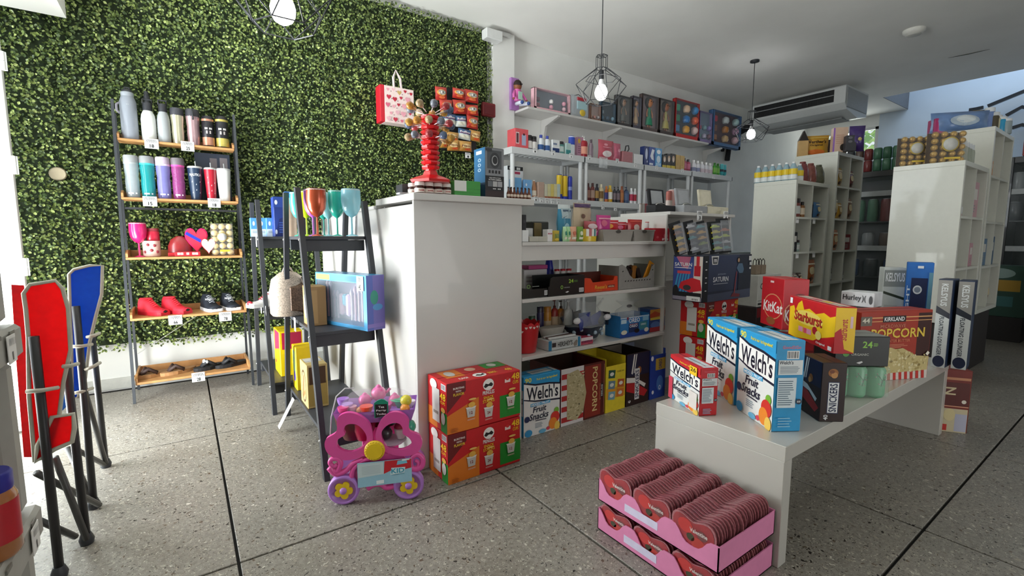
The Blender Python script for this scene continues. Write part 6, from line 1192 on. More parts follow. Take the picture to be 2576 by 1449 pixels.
def swell(col, capc='2A2B30'):
    def f(t, w, h):
        r = w / 2; B().lathe([(r * .9, 0), (r, .01), (r, h * .52), (r * .9, h * .62), (r * .62, h * .72)], M(col, .35, var=.02), 22, (0, r, 0)).make('bottle_body', t); B().lathe([(r * .66, h * .715), (r * .66, h * .88), (r * .6, h * .9)], M(capc, .4), 18, (0, r, 0)).make('cap', t); B().tube([(-r * .6, r, h * .88), (-r * .6, r, h * .985), (r * .6, r, h * .985), (r * .6, r, h * .88)], .006, M(capc, .4), 6).make('carry_loop', t)
    return f
put(swell('E4E6E0'), 'water_bottle', 'white sports bottle with a black loop lid', 'water bottle', 357, 396, 245, lz(0), ly(0)); put(swell('9EA2A4'), 'water_bottle', 'light grey sports bottle with a black loop lid', 'water bottle', 398, 432, 248, lz(0), ly(0))
put(lambda t, w, h: B().lathe([(w * .42, 0), (w * .42, h)], BLACKM, 14, (0, w / 2, 0)).make('bottle_body', t) and B().lathe([(w * .3, h), (w * .28, h * 1.1)], BLACKM, 12, (0, w / 2, 0)).make('cap', t), 'water_bottle', 'black bottle standing behind the white one', 'water bottle', 366, 388, 240, lz(0), ly(0) + .10)
def tumbler(c1, capc='3A3A40', metal=.6, clip=False, waist=True):
    def f(t, w, h):
        r = w / 2; B().lathe([(r * .8, 0), (r * .82, .01), (r * .98 if not waist else r * .9, h * .35), (r * .86, h * .5), (r, h * .8)], M(c1, .28, metal=metal, var=.02), 22, (0, r, 0)).make('cup', t); B().lathe([(r * 1.0, h * .79), (r * .98, h * .96), (r * .9, h)], M(capc, .35), 20, (0, r, 0)).make('lid', t)
        if clip: B().tube([(0, -.004, h * .97), (0, -.012, h * .9), (0, -.012, h * .75), (0, -.004, h * .7)], .007, BLACKM, 6).make('clip', t)
    return f
put(tumbler('C9C4A8'), 'travel_mug', 'champagne steel travel mug with a dark lid', 'travel mug', 432, 468, 270, lz(0), ly(0)); put(tumbler('C0A0A4', clip=True), 'travel_mug', 'rose steel travel mug with a clip lid', 'travel mug', 471, 508, 273, lz(0), ly(0))
def blackcan(c1):
    def f(t, w, h):
        r = w / 2; B().lathe([(r * .9, 0), (r, .008), (r, h * .95), (r * .8, h)], M('1C1B20', .35), 20, (0, r, 0)).make('can', t); B().lathe([(r * 1.01, .01), (r * 1.01, h * .3)], M(c1, .3, metal=.4), 20, (0, r, 0), cap=False).make('lower_band', t); B().lathe([(r * 1.01, h * .82), (r * 1.01, h * .89)], M(c1, .3, metal=.4), 20, (0, r, 0), cap=False).make('upper_band', t)
        cyltext(t, '-- --', r * 1.02, 1, r, h * .58, w * .6, h * .06, 'D8D4D0'); cyltext(t, '- -', r * 1.02, 1, r, h * .46, w * .4, h * .1, 'B0A8A4')
    return f
put(blackcan('C08A70'), 'vacuum_mug', 'black vacuum mug with rose gold bands', 'travel mug', 511, 543, 290, lz(0), ly(0)); put(blackcan('C8B860'), 'vacuum_mug', 'black vacuum mug with gold bands, rightmost on the top tier', 'travel mug', 545, 579, 291, lz(0), ly(0))
def clearb(col, capc, ring):
    def f(t, w, h):
        r = w / 2; B().lathe([(r * .8, 0), (r * .9, .01), (r * .92, h * .4), (r * .86, h * .5), (r * .98, h * .7), (r * .96, h * .8)], M(col, .15, alpha=.62, var=.04), 22, (0, r, 0)).make('bottle_body', t); B().lathe([(r * 1.0, h * .79), (r * 1.0, h * .83)], M(ring, .4), 20, (0, r, 0)).make('ring', t); B().lathe([(r * 1.02, h * .83), (r * 1.0, h * .96), (r * .9, h)], M(capc, .4), 20, (0, r, 0)).make('lid', t)
        cyltext(t, '--- -', r * .94, 1, r, h * .1, w * .6, h * .035, 'F0F0F0')
    return f
for i, (c1, c2, c3, a, b, nm) in enumerate((('B4BEC4', '9A9C9E', 'A8AEB0', 315, 355, 'clear grey'), ('2AA0A4', '8A8C8E', '3AC0C4', 355, 395, 'teal'), ('8A88C8', 'B8A8B8', 'D8C8E0', 396, 434, 'lavender'), ('A04A88', '6A6468', 'D84A9A', 435, 470, 'magenta'))): put(clearb(c1, c2, c3), 'water_bottle', 'translucent %s water bottle on the second tier' % nm, 'water bottle', a, b, 389 + i * 2.5, lz(1), ly(1), 'translucent water bottles')
def naut(col, rim='C8C8C8', txt=False):
    def f(t, w, h):
        r = w / 2; hb = h; B().lathe([(r * .68, 0), (r * .72, .008), (r, hb * .95)], M(col, .35, coat=.2, var=.02), 24, (0, r, 0)).make('cup', t); B().lathe([(r * 1.01, hb * .94), (r * 1.02, hb * .98), (r * .9, hb)], M(rim, .3, metal=.4), 22, (0, r, 0)).make('lid', t)
        B().tube([(r * .2, r, hb * .6), (r * .1, r, hb * 1.16)], .004, M('B8BCBE', .3), 6).make('straw', t)
        k = B()
        for q in range(7):
            a = -PI / 2 + (q % 3 - 1) * .6; z = hb * (.2 + .16 * (q // 3) * 1.5 + .08 * (q % 2)); rr = r * (.68 + .3 * z / hb) + .003
            k.add([(rr * math.cos(a), r + rr * math.sin(a), z), (rr * math.cos(a + .12), r + rr * math.sin(a + .12), z), (rr * math.cos(a + .12), r + rr * math.sin(a + .12), z + .014)], [(0, 1, 2)], PR('D8DCE0'))
        k.make('sail_print', t)
        if txt: cyltext(t, 'NAUTICA', r * .98, 1, r, hb * .74, w * .8, hb * .075, 'E4E8EC')
    return f
put(naut('1E3048', txt=True), 'straw_tumbler', 'navy straw tumbler on the second tier', 'tumbler', 476, 515, 417, lz(1), ly(1)); put(naut('A8182C'), 'straw_tumbler', 'red straw tumbler between the navy and white ones', 'tumbler', 518, 550, 421, lz(1), ly(1)); put(naut('E6E6E2', 'D8D8D8'), 'straw_tumbler', 'white straw tumbler, rightmost on the second tier', 'tumbler', 549, 586, 423, lz(1), ly(1) - .01)
put(pb('2A3444', .06, [('r', .42, .4, .62, .9, '6A6468'), ('r', .7, .4, .92, .92, '7A7478')]), 'tumbler_carton', 'dark slate box behind the straw tumblers', 'box', 497, 585, 386, lz(1), 4.80)
# third tier
def goblet(col, metal=.0):
    def f(t, w, h):
        r = w / 2; m = M(col, .25, metal=metal, coat=.4, var=.02)
        B().lathe([(r * .12, h * .40), (r * .55, h * .46), (r * .88, h * .58), (r, h * .76), (r * .96, h * .97), (r * .93, h)], m, 26, (0, r, 0)).make('bowl', t); B().lathe([(r * .12, h * .03), (r * .10, h * .42)], m, 12, (0, r, 0)).make('stem', t); B().lathe([(r * .62, 0), (r * .6, h * .012), (r * .14, h * .04)], m, 24, (0, r, 0)).make('foot', t); B().lathe([(r * .96, h * .965), (r * .97, h * .99), (r * .5, h)], CLR('E8ECEC', .5), 22, (0, r, 0)).make('lid', t)
    return f
put(goblet('D8206A'), 'wine_tumbler', 'hot pink stemmed wine tumbler on the third tier', 'tumbler', 327, 374, 560, lz(2), ly(2))
put(bt(col='B81E38', cap='8A2A34', sty='jar'), 'candy_cup', 'dark red cup resting on the heart-print cup', 'cup', 366, 402, 574, lz(2) + .12, ly(2) + .045)
t = put(lambda t, w, h: (B().lathe([(w * .44, 0), (w * .5, .01), (w * .5, h)], M('E8C4B8', .4), 22, (0, w / 2, 0)).make('cup', t), [B().ball(w * .5 * math.cos(a) * 1.0, w / 2 + w * .5 * math.sin(a), h * z, .012, PR('8A2A34'), 8, 1, .35).make('heart_print', t) for a, z in ((-1.2, .7), (-1.9, .75), (-1.55, .4), (-2.3, .3), (-.9, .3))]), 'heart_cup', 'pale pink cup printed with red hearts', 'cup', 359, 405, 606, lz(2), ly(2) + .03)
def heartpts(s, n=28, asp=1.0): return [(s * 16 * math.sin(2 * PI * i / n) ** 3 / 17, s * asp * (13 * math.cos(2 * PI * i / n) - 5 * math.cos(4 * PI * i / n) - 2 * math.cos(6 * PI * i / n) - math.cos(8 * PI * i / n)) / 17) for i in range(n)]
def heartbox(col, back, thick=.03, band=None):
    def f(t, w, h):
        s = w / 2; o = h * .52; pts = [(x, z + o) for x, z in heartpts(s, 28, h / w * .95)]
        B().prism(pts, 0, thick, M(back, .4)).make('box_base', t); B().prism([(x * .9, (z - o) * .9 + o) for x, z in pts], -.006, 0, M(col, .3, coat=.3, var=.1)).make('lid', t)
        if band: B(tr(0, -.008, o) @ Matrix.Rotation(.6, 4, 'Y')).box(-w * .5, w * .5, 0, .003, -.012, .012, M(band, .3)).make('ribbon', t)
    return f
t = put(lambda t, w, h: (B().lathe([(w * .5, 0), (w * .48, h * .5), (w * .36, h * .82), (w * .12, h)], M('8A2428', .3, coat=.3), 20, (0, w / 2, 0), 1, .6).make('dome_box', t), B().box(-w * .48, w * .48, -.004, .05, 0, h * .18, M('B02028', .4), .003).make('label_strip', t)), 'chocolate_box', 'dark red domed chocolate box on the third tier', 'candy box', 422, 487, 594, lz(2), ly(2) + .02)
t = put(pb('A81C26', .03, [('t', '-- - --', .1, .3, .9, .8, 'E0C8C0')]), 'chocolate_bar', 'flat red chocolate bar before the domed box', 'chocolate bar', 440, 505, 633, lz(2), ly(2) - .016)
t = put(heartbox('E0304A', 'D81E6A', .05, band='2A3AB8'), 'heart_box', 'pink heart box tied with a blue ribbon', 'candy box', 466, 528, 562, lz(2) + .001, ly(2) + .08)
t = put(heartbox('E8D8E8', 'C82A30', .03), 'heart_box', 'red heart box with a white lid before the ribboned one', 'candy box', 506, 546, 592, lz(2), ly(2) + .03)
BALLM = M('C8A868', .35, metal=.35, var=.12, sc=60)
def ballbox(t, w, h, nx=3, nz=5, nd=2, lab=True, d=None):
    d = d or w * .5; r = min(w / nx, h / nz) / 2 * .96
    B().box(-w / 2, w / 2, 0, d, 0, h, CLR('E8E4DC', .10), .002).make('clear_case', t); B().box(-w / 2 + .003, w / 2 - .003, d - .006, d - .003, .003, h - .003, M('4A3422', .7)).make('backing_card', t); first = None
    for i in range(nx):
        for j in range(nz):
            for k in range(nd):
                x, y, z = -w / 2 + (i + .5) * w / nx, .004 + r + k * 2 * r, (j + .5) * h / nz
                if first is None: first = B().ball(0, 0, 0, r, BALLM, 12).make('chocolate_ball', t); first.location = (x, y, z)
                else: o = first.copy(); COL.objects.link(o); o.location = (x, y, z); o.parent = t
    if lab:
        o = B().lathe([(.001, 0), (w * .24, 0), (w * .24, .003), (.001, .003)], M('C8B060', .4), 20, cap=False).make('oval_label', t); o.matrix_world = t.matrix_world @ tr(0, -.001, h * .58) @ Matrix.Rotation(PI / 2, 4, 'X')
        o = B().lathe([(.001, 0), (w * .20, 0), (w * .20, .003), (.001, .003)], M('C8C8C4', .4), 20, cap=False).make('oval_label', t); o.matrix_world = t.matrix_world @ tr(0, -.0035, h * .58) @ Matrix.Rotation(PI / 2, 4, 'X')
        B().box(-w * .14, w * .30, -.003, 0, h * .12, h * .18, M('D8B83A', .35)).make('gold_label', t)
BALLM = M('E0CC90', .4, metal=.2, var=.1, sc=60)
put(ballbox, 'chocolate_ball_box', 'clear box of gold wrapped balls on the ladder shelf', 'candy box', 534, 590, 562, lz(2), ly(2) + .02)
# shoes : side profile swept across the width
def shoe(col, sole, lace, toe='1A1412', txt=None):
    def f(t, L=.27, W=.095, H=.105):
        # heel at +y, toe towards -y ; sections along y
        n = 14; secs = []
        for i in range(n + 1):
            u = i / n; y = -L / 2 + L * u; w = W / 2 * (math.sin(PI * min(1, (u + .12) * 1.0) ** .7) * .25 + .80) * (1 if .06 < u < .96 else .72); hh = H * (.36 + .10 * math.sin(u * 2) + (.50 * max(0, (u - .34) / .34) if u < .68 else .50 + .10 * (u - .68))); secs.append((y, w, hh))
        vs = []; fs = []; m = 10
        for y, w, hh in secs:
            for k in range(m):
                a = PI * k / (m - 1); vs.append((w * math.cos(a) * (1 if k in (0, m - 1) else .98), y, .022 + (hh - .022) * math.sin(a) ** .75))
        for i in range(n):
            for k in range(m - 1): fs.append((i * m + k, (i + 1) * m + k, (i + 1) * m + k + 1, i * m + k + 1))
        fs.append(tuple(range(m))); fs.append(tuple(range(n * m, n * m + m))[::-1])
        up = B().add(vs, fs, M(col, .7, var=.1, sc=60), True).make('upper', t)
        ol = [(w * 1.08, y) for y, w, h_ in secs] + [(-w * 1.08, y) for y, w, h_ in reversed(secs)]
        B().prism(ol, 0, .026, M(sole, .5), 'xy').make('sole', t); B().ball(0, -L * .44, .03, W * .36, M(toe, .6), 12, 1, .5, .6).make('toe_cap', t)
        c = B(); 
        for k in range(5): y = -L * .13 + k * L * .055; z = H * (.52 + .085 * k) + .004; c.tube([(-W * .2, y, z - .004), (0, y - .004, z + .004), (W * .2, y, z - .004)], .003, M(lace, .7), 5)
        c.make('laces', t); B().lathe([(W * .30, 0), (W * .33, .006), (W * .28, .007)], M(col, .8), 16, (0, L * .24, H * .93), 1, 1.5).make('collar', t)
        if txt: 
            o = B(); vs2, fs2, a0, a1, b0, b1 = glyphs(txt); o.add([((x - a0) / (a1 - a0) * W * .8 - W * .4, -L * .04 - .02 * (1 - abs((x - a0) / (a1 - a0) * 2 - 1)), H * .66 + (y - b0) / (b1 - b0) * .016) for x, y in vs2], fs2, PR('D8DCE0')); o.make('lettering', t)
    return f
red = shoe('E02236', 'C81E30', 'E8404E', '1C1210'); nav = shoe('161C28', 'E4E6E8', 'B8BCC4', '20222A', 'NAUTICA')
for i, (px, rz, nm) in enumerate(((386, 40, 'left'), (444, 38, 'right'))): x = _xat(px, lz(3), 4.62); t = thing('sneaker', 'red running shoe, %s of the pair on the fourth tier' % nm, 'shoe', (x, 4.655, lz(3)), math.radians(rz), 'red sneakers'); red(t, L=.25, W=.10, H=.135)
for i, (px, rz, nm) in enumerate(((531, 16, 'left'), (580, 14, 'right'))): x = _xat(px, lz(3), 4.62); t = thing('sneaker', 'navy shoe with white sole, %s of the pair on the fourth tier' % nm, 'shoe', (x, 4.66, lz(3)), math.radians(rz), 'navy sneakers'); nav(t, L=.27, W=.10, H=.135)
def flipflop(col, strap, deco=None):
    def f(t):
        L, W = .25, .09; pts = []
        for i in range(24): a = 2 * PI * i / 24; pts.append((W / 2 * math.cos(a) * (1 if math.sin(a) < 0 else .85), L / 2 * math.sin(a)))
        B().prism(pts, 0, .018, M(col, .7, var=.1), 'xy').make('sole', t); c = B()
        for s_ in (-1, 1): c.tube([(0, -L * .28, .02), (s_ * W * .2, -L * .12, .045), (s_ * W * .46, L * .06, .02)], .011, M(strap, .6), 6)
        c.make('strap', t)
        if deco: B().ball(0, -L * .18, .045, .014, M(deco, .3), 8).ball(.02, -L * .15, .045, .01, M(deco, .3), 8).ball(-.02, -L * .15, .045, .01, M(deco, .3), 8).make('ornament', t)
    return f
for i, (px, rz, c1, s1, dc, nm) in enumerate(((383, -62, 'A87C50', '3A2620', None, 'tan flip-flop with a brown strap, left'), (450, -62, 'A87C50', '3A2620', None, 'tan flip-flop with a brown strap, right'), (531, -66, '1A1A1E', '1C1C20', 'C8CCD0', 'black flip-flop with silver ornament, left'), (583, -66, '1A1A1E', '1C1C20', None, 'black flip-flop without ornament, right'))):
    x = _xat(px, lz(4), 4.66); t = thing('flip_flop', nm + ' of the pair on the bottom tier', 'sandal', (x, 4.64, lz(4)), math.radians(rz), 'tan flip-flops' if i < 2 else 'black flip-flops'); t.scale = (1.3, 1.08, 1.5); flipflop(c1, s1, dc)(t)
for px, py, s_, i in ((380, 346, '18', 0), (471, 353, '25', 0), (376, 491, '15', 1), (538, 496, '18', 1), (440, 790, '66', 3), (566, 782, '78', 3), (498, 934, '28', 4)):
    a = P(px, py, y=LS[i][1] - .004); tagcard(a.x, LS[i][1] - .003, a.z - .085, s_, 'white price card on the ladder shelf\'s %s tier%s' % (['top', 'second', 'third', 'fourth', 'bottom'][i], ', left one' if px in (380, 376, 440) else ', right one' if px != 498 else ''), .088, .075)
# ================================================================ BLACK LADDER SHELF ITEMS
A1 = ZA[0] + .001; A2 = ZA[1] + .001; A3 = ZA[2] + .001
def sit(fn, name, label, cat, pxc, wpx, pytop, z, Y, group=None, **k):
    x0, x1 = _xat(pxc - wpx / 2, z, Y), _xat(pxc + wpx / 2, z, Y); h = ZH((x0 + x1) / 2, Y, pytop) - z
    t = thing(name, label, cat, ((x0 + x1) / 2, Y, z), 0, group); fn(t, x1 - x0, h); return t
G = 'stemmed wine tumblers'; S_ = 'wine tumbler on the black shelf'
sit(goblet('B8502E', .5), 'wine_tumbler', 'copper stemmed %s, nearest' % S_, 'tumbler', 805, 51, 473, A1, 2.66, G)
sit(goblet('8AC8D8'), 'wine_tumbler', 'pale blue stemmed %s, rightmost' % S_, 'tumbler', 893, 49, 474, A1, 2.66, G)
sit(goblet('28B09A'), 'wine_tumbler', 'teal stemmed %s, left of the pale blue one' % S_, 'tumbler', 855, 42, 478, A1, 2.78, G)
sit(goblet('B05ABE'), 'wine_tumbler', 'purple stemmed %s, peeking behind the copper one' % S_, 'tumbler', 794, 44, 476, A1, 2.80, G)
sit(goblet('B4D81C'), 'wine_tumbler', 'lime green stemmed %s' % S_, 'tumbler', 777, 42, 480, A1, 2.92, G)
sit(goblet('8ECAD0'), 'wine_tumbler', 'icy aqua stemmed %s between copper and teal' % S_, 'tumbler', 832, 38, 484, A1, 2.93, G)
sit(goblet('3EB8A4'), 'wine_tumbler', 'turquoise stemmed %s behind the lime one' % S_, 'tumbler', 755, 38, 483, A1, 3.08, G)
sit(goblet('2AA08E'), 'wine_tumbler', 'dark teal stemmed %s at the very back' % S_, 'tumbler', 820, 34, 488, A1, 3.10, G)
# cooler box, canister and packs on the far unit
sit(lambda t, w, h: (plain(t, w, h, '1E3A8A', .12), (lambda p: (p.rect(0, .74, 1, 1, '2A4AA0'), p.ell(.25, .86, .14, .06, 'E8ECF4'), p.poly([(0, 0), (.5, .45), (1, .5), (1, 0)], '16296A'), p.lines(.45, .1, .9, .4, 5, '3A5AB0'), p.ell(.16, .12, .1, .06, 'C8D0E0'), p.done(t)))(Pr('F', w, .12, h))), 'cooler_carton', 'deep blue tumbler box on the farther black shelf', 'box', 705, 26, 495, A1, 3.95)
sit(lambda t, w, h: (plain(t, w, h, '2A6ACA', .08),), 'blue_box', 'small bright blue box behind the tan canister', 'box', 730, 16, 482, A1, 4.10)
sit(lambda t, w, h: (B().lathe([(w * .46, 0), (w * .48, h * .8), (w * .4, h * .96)], M('B8A08C', .3, alpha=.85), 18, (0, w / 2, 0)).make('jar', t), B().lathe([(w * .42, h * .93), (w * .42, h)], M('A8A4A4', .4), 18, (0, w / 2, 0)).make('lid', t)), 'canister', 'tall tan translucent canister left of the lime tumbler', 'canister', 735, 34, 497, A1, 3.62)
for i in range(3): sit(lambda t, w, h: plain(t, w, h, '4A8ABE', .06, [('r', .0, 0, .98, .4, 'C8D4DC'), ('e', .4, .7, .14, .12, 'D8E4EC'), ('l', .2, .2, .8, .35, 2, '6A7A8A')]), 'blue_pack', 'small blue and white pack, %s on the farther black shelf' % ['leftmost', 'middle', 'rightmost'][i], 'box', 642 + i * 20, 20, 548, A1, 4.16 - .03 * i, 'blue and white packs')
# middle level
def backpack(t, w, h):
    w = .20; m1 = M('B8A898', .55, var=.5, sc=180, metal=.2); m2 = M('6A5240', .5, var=.6, sc=150, metal=.2)
    B().lathe([(.10, 0), (.115, .02), (.115, h * .55), (.10, h * .8), (.05, h * .94), (.01, h * .97)], m1, 20, (0, .08, 0), 1, .75).make('pack_body', t); B(tr(.03, .01, 0)).box(-.06, .075, -.02, .08, .01, h * .72, m2, .03).make('front_pocket', t)
    B().tube([(-.03, .08, h * .93), (-.02, .08, h * 1.03), (.02, .08, h * 1.03), (.03, .08, h * .93)], .007, m1, 6).make('top_loop', t); B().tube([(.08, .02, h * .85), (.12, .0, h * .5), (.10, .03, h * .1)], .012, M('2A2220', .6), 6).make('shoulder_strap', t)
sit(backpack, 'backpack', 'glittery taupe mini backpack on the middle black shelf', 'backpack', 734, 60, 680, A2, 3.28)
t = thing('sneaker', 'white and red sneaker on the farther shelf\'s middle board', 'shoe', (_xat(668, A2, 3.86), 3.9, A2), math.radians(-70)); shoe('D8D4D2', 'E4E4E4', 'A8283A', 'A01828')(t, L=.24)
def goldbox(t, w, h):
    plain(t, w, h, 'A8824E', .14); p = Pr('L', w, .14, h); p.rect(.06, .05, .94, .95, 'C09A5E'); p.ell(.5, .5, .34, .32, 'D8D4CC'); p.done(t); p = Pr('F', w, .14, h); p.rect(.04, .06, .5, .9, 'B8925A'); p.rect(.52, .06, .96, .95, 'A07A44'); p.done(t)
t = thing('gift_box', 'kraft brown box with an oval window beside the brush set', 'box', (.615, 2.84, A2)); goldbox(t, .10, .23)
# bath brush gift set: long box with clear front, facing -X
bw = .50; t = thing('gift_set_box', 'iridescent blue and violet beauty gift set on the middle shelf', 'gift box', (.72, 2.70, A2), math.radians(-96)); bh = ZH(.72, 2.56, 694) - A2; N_ = P(925, 834, z=A2); best = None
for q_ in range(-110, -60):
    F_ = N_ - V3((math.cos(math.radians(q_)), math.sin(math.radians(q_)), 0)) * bw; v_ = F_ - CP; px_ = CX + FPX * v_.dot(CR) / v_.dot(CF)
    if best is None or abs(px_ - 797) < best[0]: best = (abs(px_ - 797), q_)
rz_ = math.radians(best[1]); t.location = (N_.x - math.cos(rz_) * bw / 2, N_.y - math.sin(rz_) * bw / 2, A2); t.rotation_euler = (0, 0, rz_); bh = ZH(N_.x, N_.y, 694) - A2; gift_t = t
m = M('3E8FC0', .3, metal=.25); hh_ = bh
B().box(-bw / 2, bw / 2, .11, .118, 0, hh_, m).box(-bw / 2, bw / 2, 0, .118, 0, .02, m).box(-bw / 2, bw / 2, 0, .118, hh_ - .045, hh_, m).box(-bw / 2, -bw / 2 + .008, 0, .118, .02, hh_ - .045, m).box(bw / 2 - .03, bw / 2, 0, .118, .02, hh_ - .045, m).make('box_frame', t)
p = Pr('F', bw, .118, hh_); p.rect(.02, .87, .30, .97, 'C8C83A'); p.rect(.30, .87, .95, .97, '2A8AC8'); p.done(t)
p = Pr('R', bw, .118, hh_); p.rect(0, 0, 1, 1, '6A62A8'); p.rect(.0, .0, .35, 1, '4A5AA8'); p.ell(.42, .6, .22, .13, '2E8A78'); p.ell(.6, .42, .28, .06, '4A8AC0'); p.rect(.0, .05, 1, .12, '7A6AB0'); p.done(t)
B().box(-bw / 2 + .01, bw / 2 - .03, .10, .109, .02, hh_ - .05, M('8E8AA8', .6)).make('backing_card', t); rn = random.Random(2)
for k in range(13):
    x = -bw / 2 + .03 + k * (bw - .08) / 12; hb = hh_ * rn.uniform(.45, .68)
    if 4 <= k <= 6: B().box(x - .02, x + .02, .05, .09, .05 + .06 * (k % 2), .18, M(['E0B8C4', '5AA8BC', 'C8A8C8'][k - 4], .4), .01).make('cosmetic_item', t)
    else: B().lathe([(.006, .03), (.007, hb), (.005, hb + .01), (.012, hb + .03), (.003, hb + .055)], M(['D8B8C8', 'C8C0D0', 'B890B0'][k % 3], .35), 8, (x, .06, 0)).make('makeup_brush', t)
B().box(-bw / 2 + .008, bw / 2 - .03, .002, .004, .02, hh_ - .045, CLR('D8E4F0', .12)).make('window_film', t)
q_ = tr(*t.location) @ rotz(rz_) @ V3((bw * .40, -.003, bh - .085)); tg_ = tagcard(q_.x, q_.y, q_.z, '42', 'white price card hanging on the iridescent gift set', .06, .08); tg_.rotation_euler = (0, 0, rz_)
# bottom level
t = thing('toy_carton', 'yellow and crimson toy box on the farther shelf\'s bottom board', 'toy box', (.62, 3.78, A3)); w, d, h = .16, .26, .34; carton(t, w, d, h, 'F0D000', .003); p = Pr('L', w, d, h); p.poly([(.1, .5), (.9, .62), (.95, .98), (.15, .98)], 'C01A4A'); p.rect(.1, .2, .3, .28, 'C82A2A'); p.done(t); p = Pr('F', w, d, h); p.rect(.1, .6, .95, .97, 'B81A4A'); p.rect(.1, .1, .5, .5, 'E8C800'); p.ell(.8, .3, .15, .2, '4A3A8A'); p.done(t)
t = thing('toy_carton', 'narrow bright yellow box before the crimson one', 'toy box', (.63, 3.36, A3)); w, d, h = .11, .14, .30; carton(t, w, d, h, 'E8C400', .003); p = Pr('L', w, d, h); p.rect(.2, .4, .8, .9, '7AA07A'); p.ell(.5, .3, .3, .12, '5A4A9A'); p.done(t)
t = thing('wine_carton', 'gold box with brown loop print on the nearer shelf\'s bottom board', 'box', (.62, 2.95, A3)); w, d, h = .12, .20, .27; carton(t, w, d, h, 'C8AE70', .003); p = Pr('L', w, d, h); p.ell(.5, .45, .34, .38, '5A3A22'); p.ell(.5, .45, .29, .33, 'CDB678'); p.poly([(.3, .15), (.42, .15), (.6, .7), (.5, .72)], '8A5A34'); p.poly([(.5, .2), (.7, .3), (.68, .4), (.5, .3)], 'A8723E'); p.done(t); p = Pr('F', w, d, h); p.rect(.05, .05, .95, .6, 'B0964E'); p.poly([(.1, .55), (.9, .55), (.9, .95), (.1, .95)], '4A3418'); p.done(t); p = Pr('T', w, d, h); p.rect(.1, .4, .9, .9, 'D8D4CC'); p.done(t)
for x, y, z, s_, lb in ((.452, 4.0, ZA[0] - .075, '', 'white price card on the farther black shelf\'s top board'), (.455, 3.97, ZA[1] - .06, '', 'white price card on the farther black shelf\'s middle board, left'), (.455, 3.74, ZA[1] - .06, '', 'white price card on the farther black shelf\'s middle board, right'), (.53, 3.07, ZA[1] - .06, '', 'white price card on the nearer black shelf\'s middle board')): tagcard(x, y, z, s_, lb, .05, .085, face='L')
t = thing('price_tag', 'white price strip drooping from the nearer bottom board', 'price tag', (.50, 3.22, .17), -PI / 2); B(Matrix.Rotation(-.5, 4, 'X')).box(-.03, .03, 0, .002, -.15, .05, M('F0F0F0', .5)).make('card', t)
# ================================================================ CUBE SHELF CONTENTS
def cubeitems(x0, x1, y0, ztop, zbot, rows, spec, where):
    skin = .038; xm = (x0 + x1) / 2
    for r, c, fx, w, h, kind, col, lab in spec:
        z = zbot + skin / 2 + (ztop - zbot - skin) * (rows - r) / rows + (.011 if r < rows else skin / 2 + .001)
        a, b = ((x0 + skin, xm - .01), (xm + .01, x1 - skin))[c]; x = a + (b - a) * fx
        t = thing(kind, lab + ' ' + where, {'snack_bag': 'snack bag', 'jar': 'jar', 'sauce_bottle': 'bottle', 'carton': 'box', 'spray_bottle': 'bottle', 'folder': 'box', 'tub': 'tub'}[kind], (x, y0 + .03, z))
        if kind == 'snack_bag': bag(t, w, h, .06, col, [('ell', (.5, .55, .28, .16), 'D8C8A0'), ('ell', (.5, .2, .2, .1), '4A2A1A'), ('rect', (.15, .8, .85, .86), 'E0D8C0')])
        elif kind in ('jar', 'tub'): bottle(t, w, h, col, cap='1E2A4A' if kind == 'tub' else '2A1E1E', lab='C8CCC8', sty='jar')
        elif kind == 'sauce_bottle': bottle(t, w, h, col, cap='1A1616', lab='D8C8B0', sty='round')
        elif kind == 'spray_bottle': bottle(t, w, h, col, cap='E8E8E8', sty='bell', lab='D8DCE0')
        else: plain(t, w, h, col, .1, [('r', .15, .5, .85, .8, 'D8D4CC'), ('l', .2, .15, .8, .4, 3, '8A8A8A')])
Wh = 'in the shorter cube shelf'
cubeitems(5.0, 5.77, 2.22, 1.83, .02, 5, [(1, 0, .18, .11, .20, 'sauce_bottle', '6A2A24', 'tall dark red sauce bottle'), (1, 0, .52, .11, .19, 'jar', '7A3A34', 'red-capped brown jar'), (1, 0, .8, .07, .16, 'sauce_bottle', '8A5A2A', 'slim amber bottle'),
 (1, 1, .25, .12, .18, 'jar', '5A3A34', 'dark brown jar'), (1, 1, .66, .14, .17, 'snack_bag', '3A6A9A', 'blue snack pouch'), (2, 0, .2, .12, .20, 'carton', '26262A', 'black printed box'), (2, 0, .62, .10, .12, 'jar', '8AA09A', 'pale green jar'), (2, 1, .45, .24, .20, 'tub', '9AA4A4', 'large tub with a navy lid'),
 (3, 0, .2, .08, .13, 'snack_bag', '6A2A34', 'small maroon pouch'), (3, 0, .45, .08, .13, 'snack_bag', '8A7A74', 'small grey pouch'), (3, 0, .78, .10, .13, 'snack_bag', '3E2E2A', 'small dark pouch'), (3, 1, .45, .24, .26, 'snack_bag', 'B0602A', 'big orange snack bag'), (4, 1, .5, .2, .16, 'snack_bag', '8A6A3A', 'brown snack bag')], Wh)
Wh = 'in the taller cube shelf'
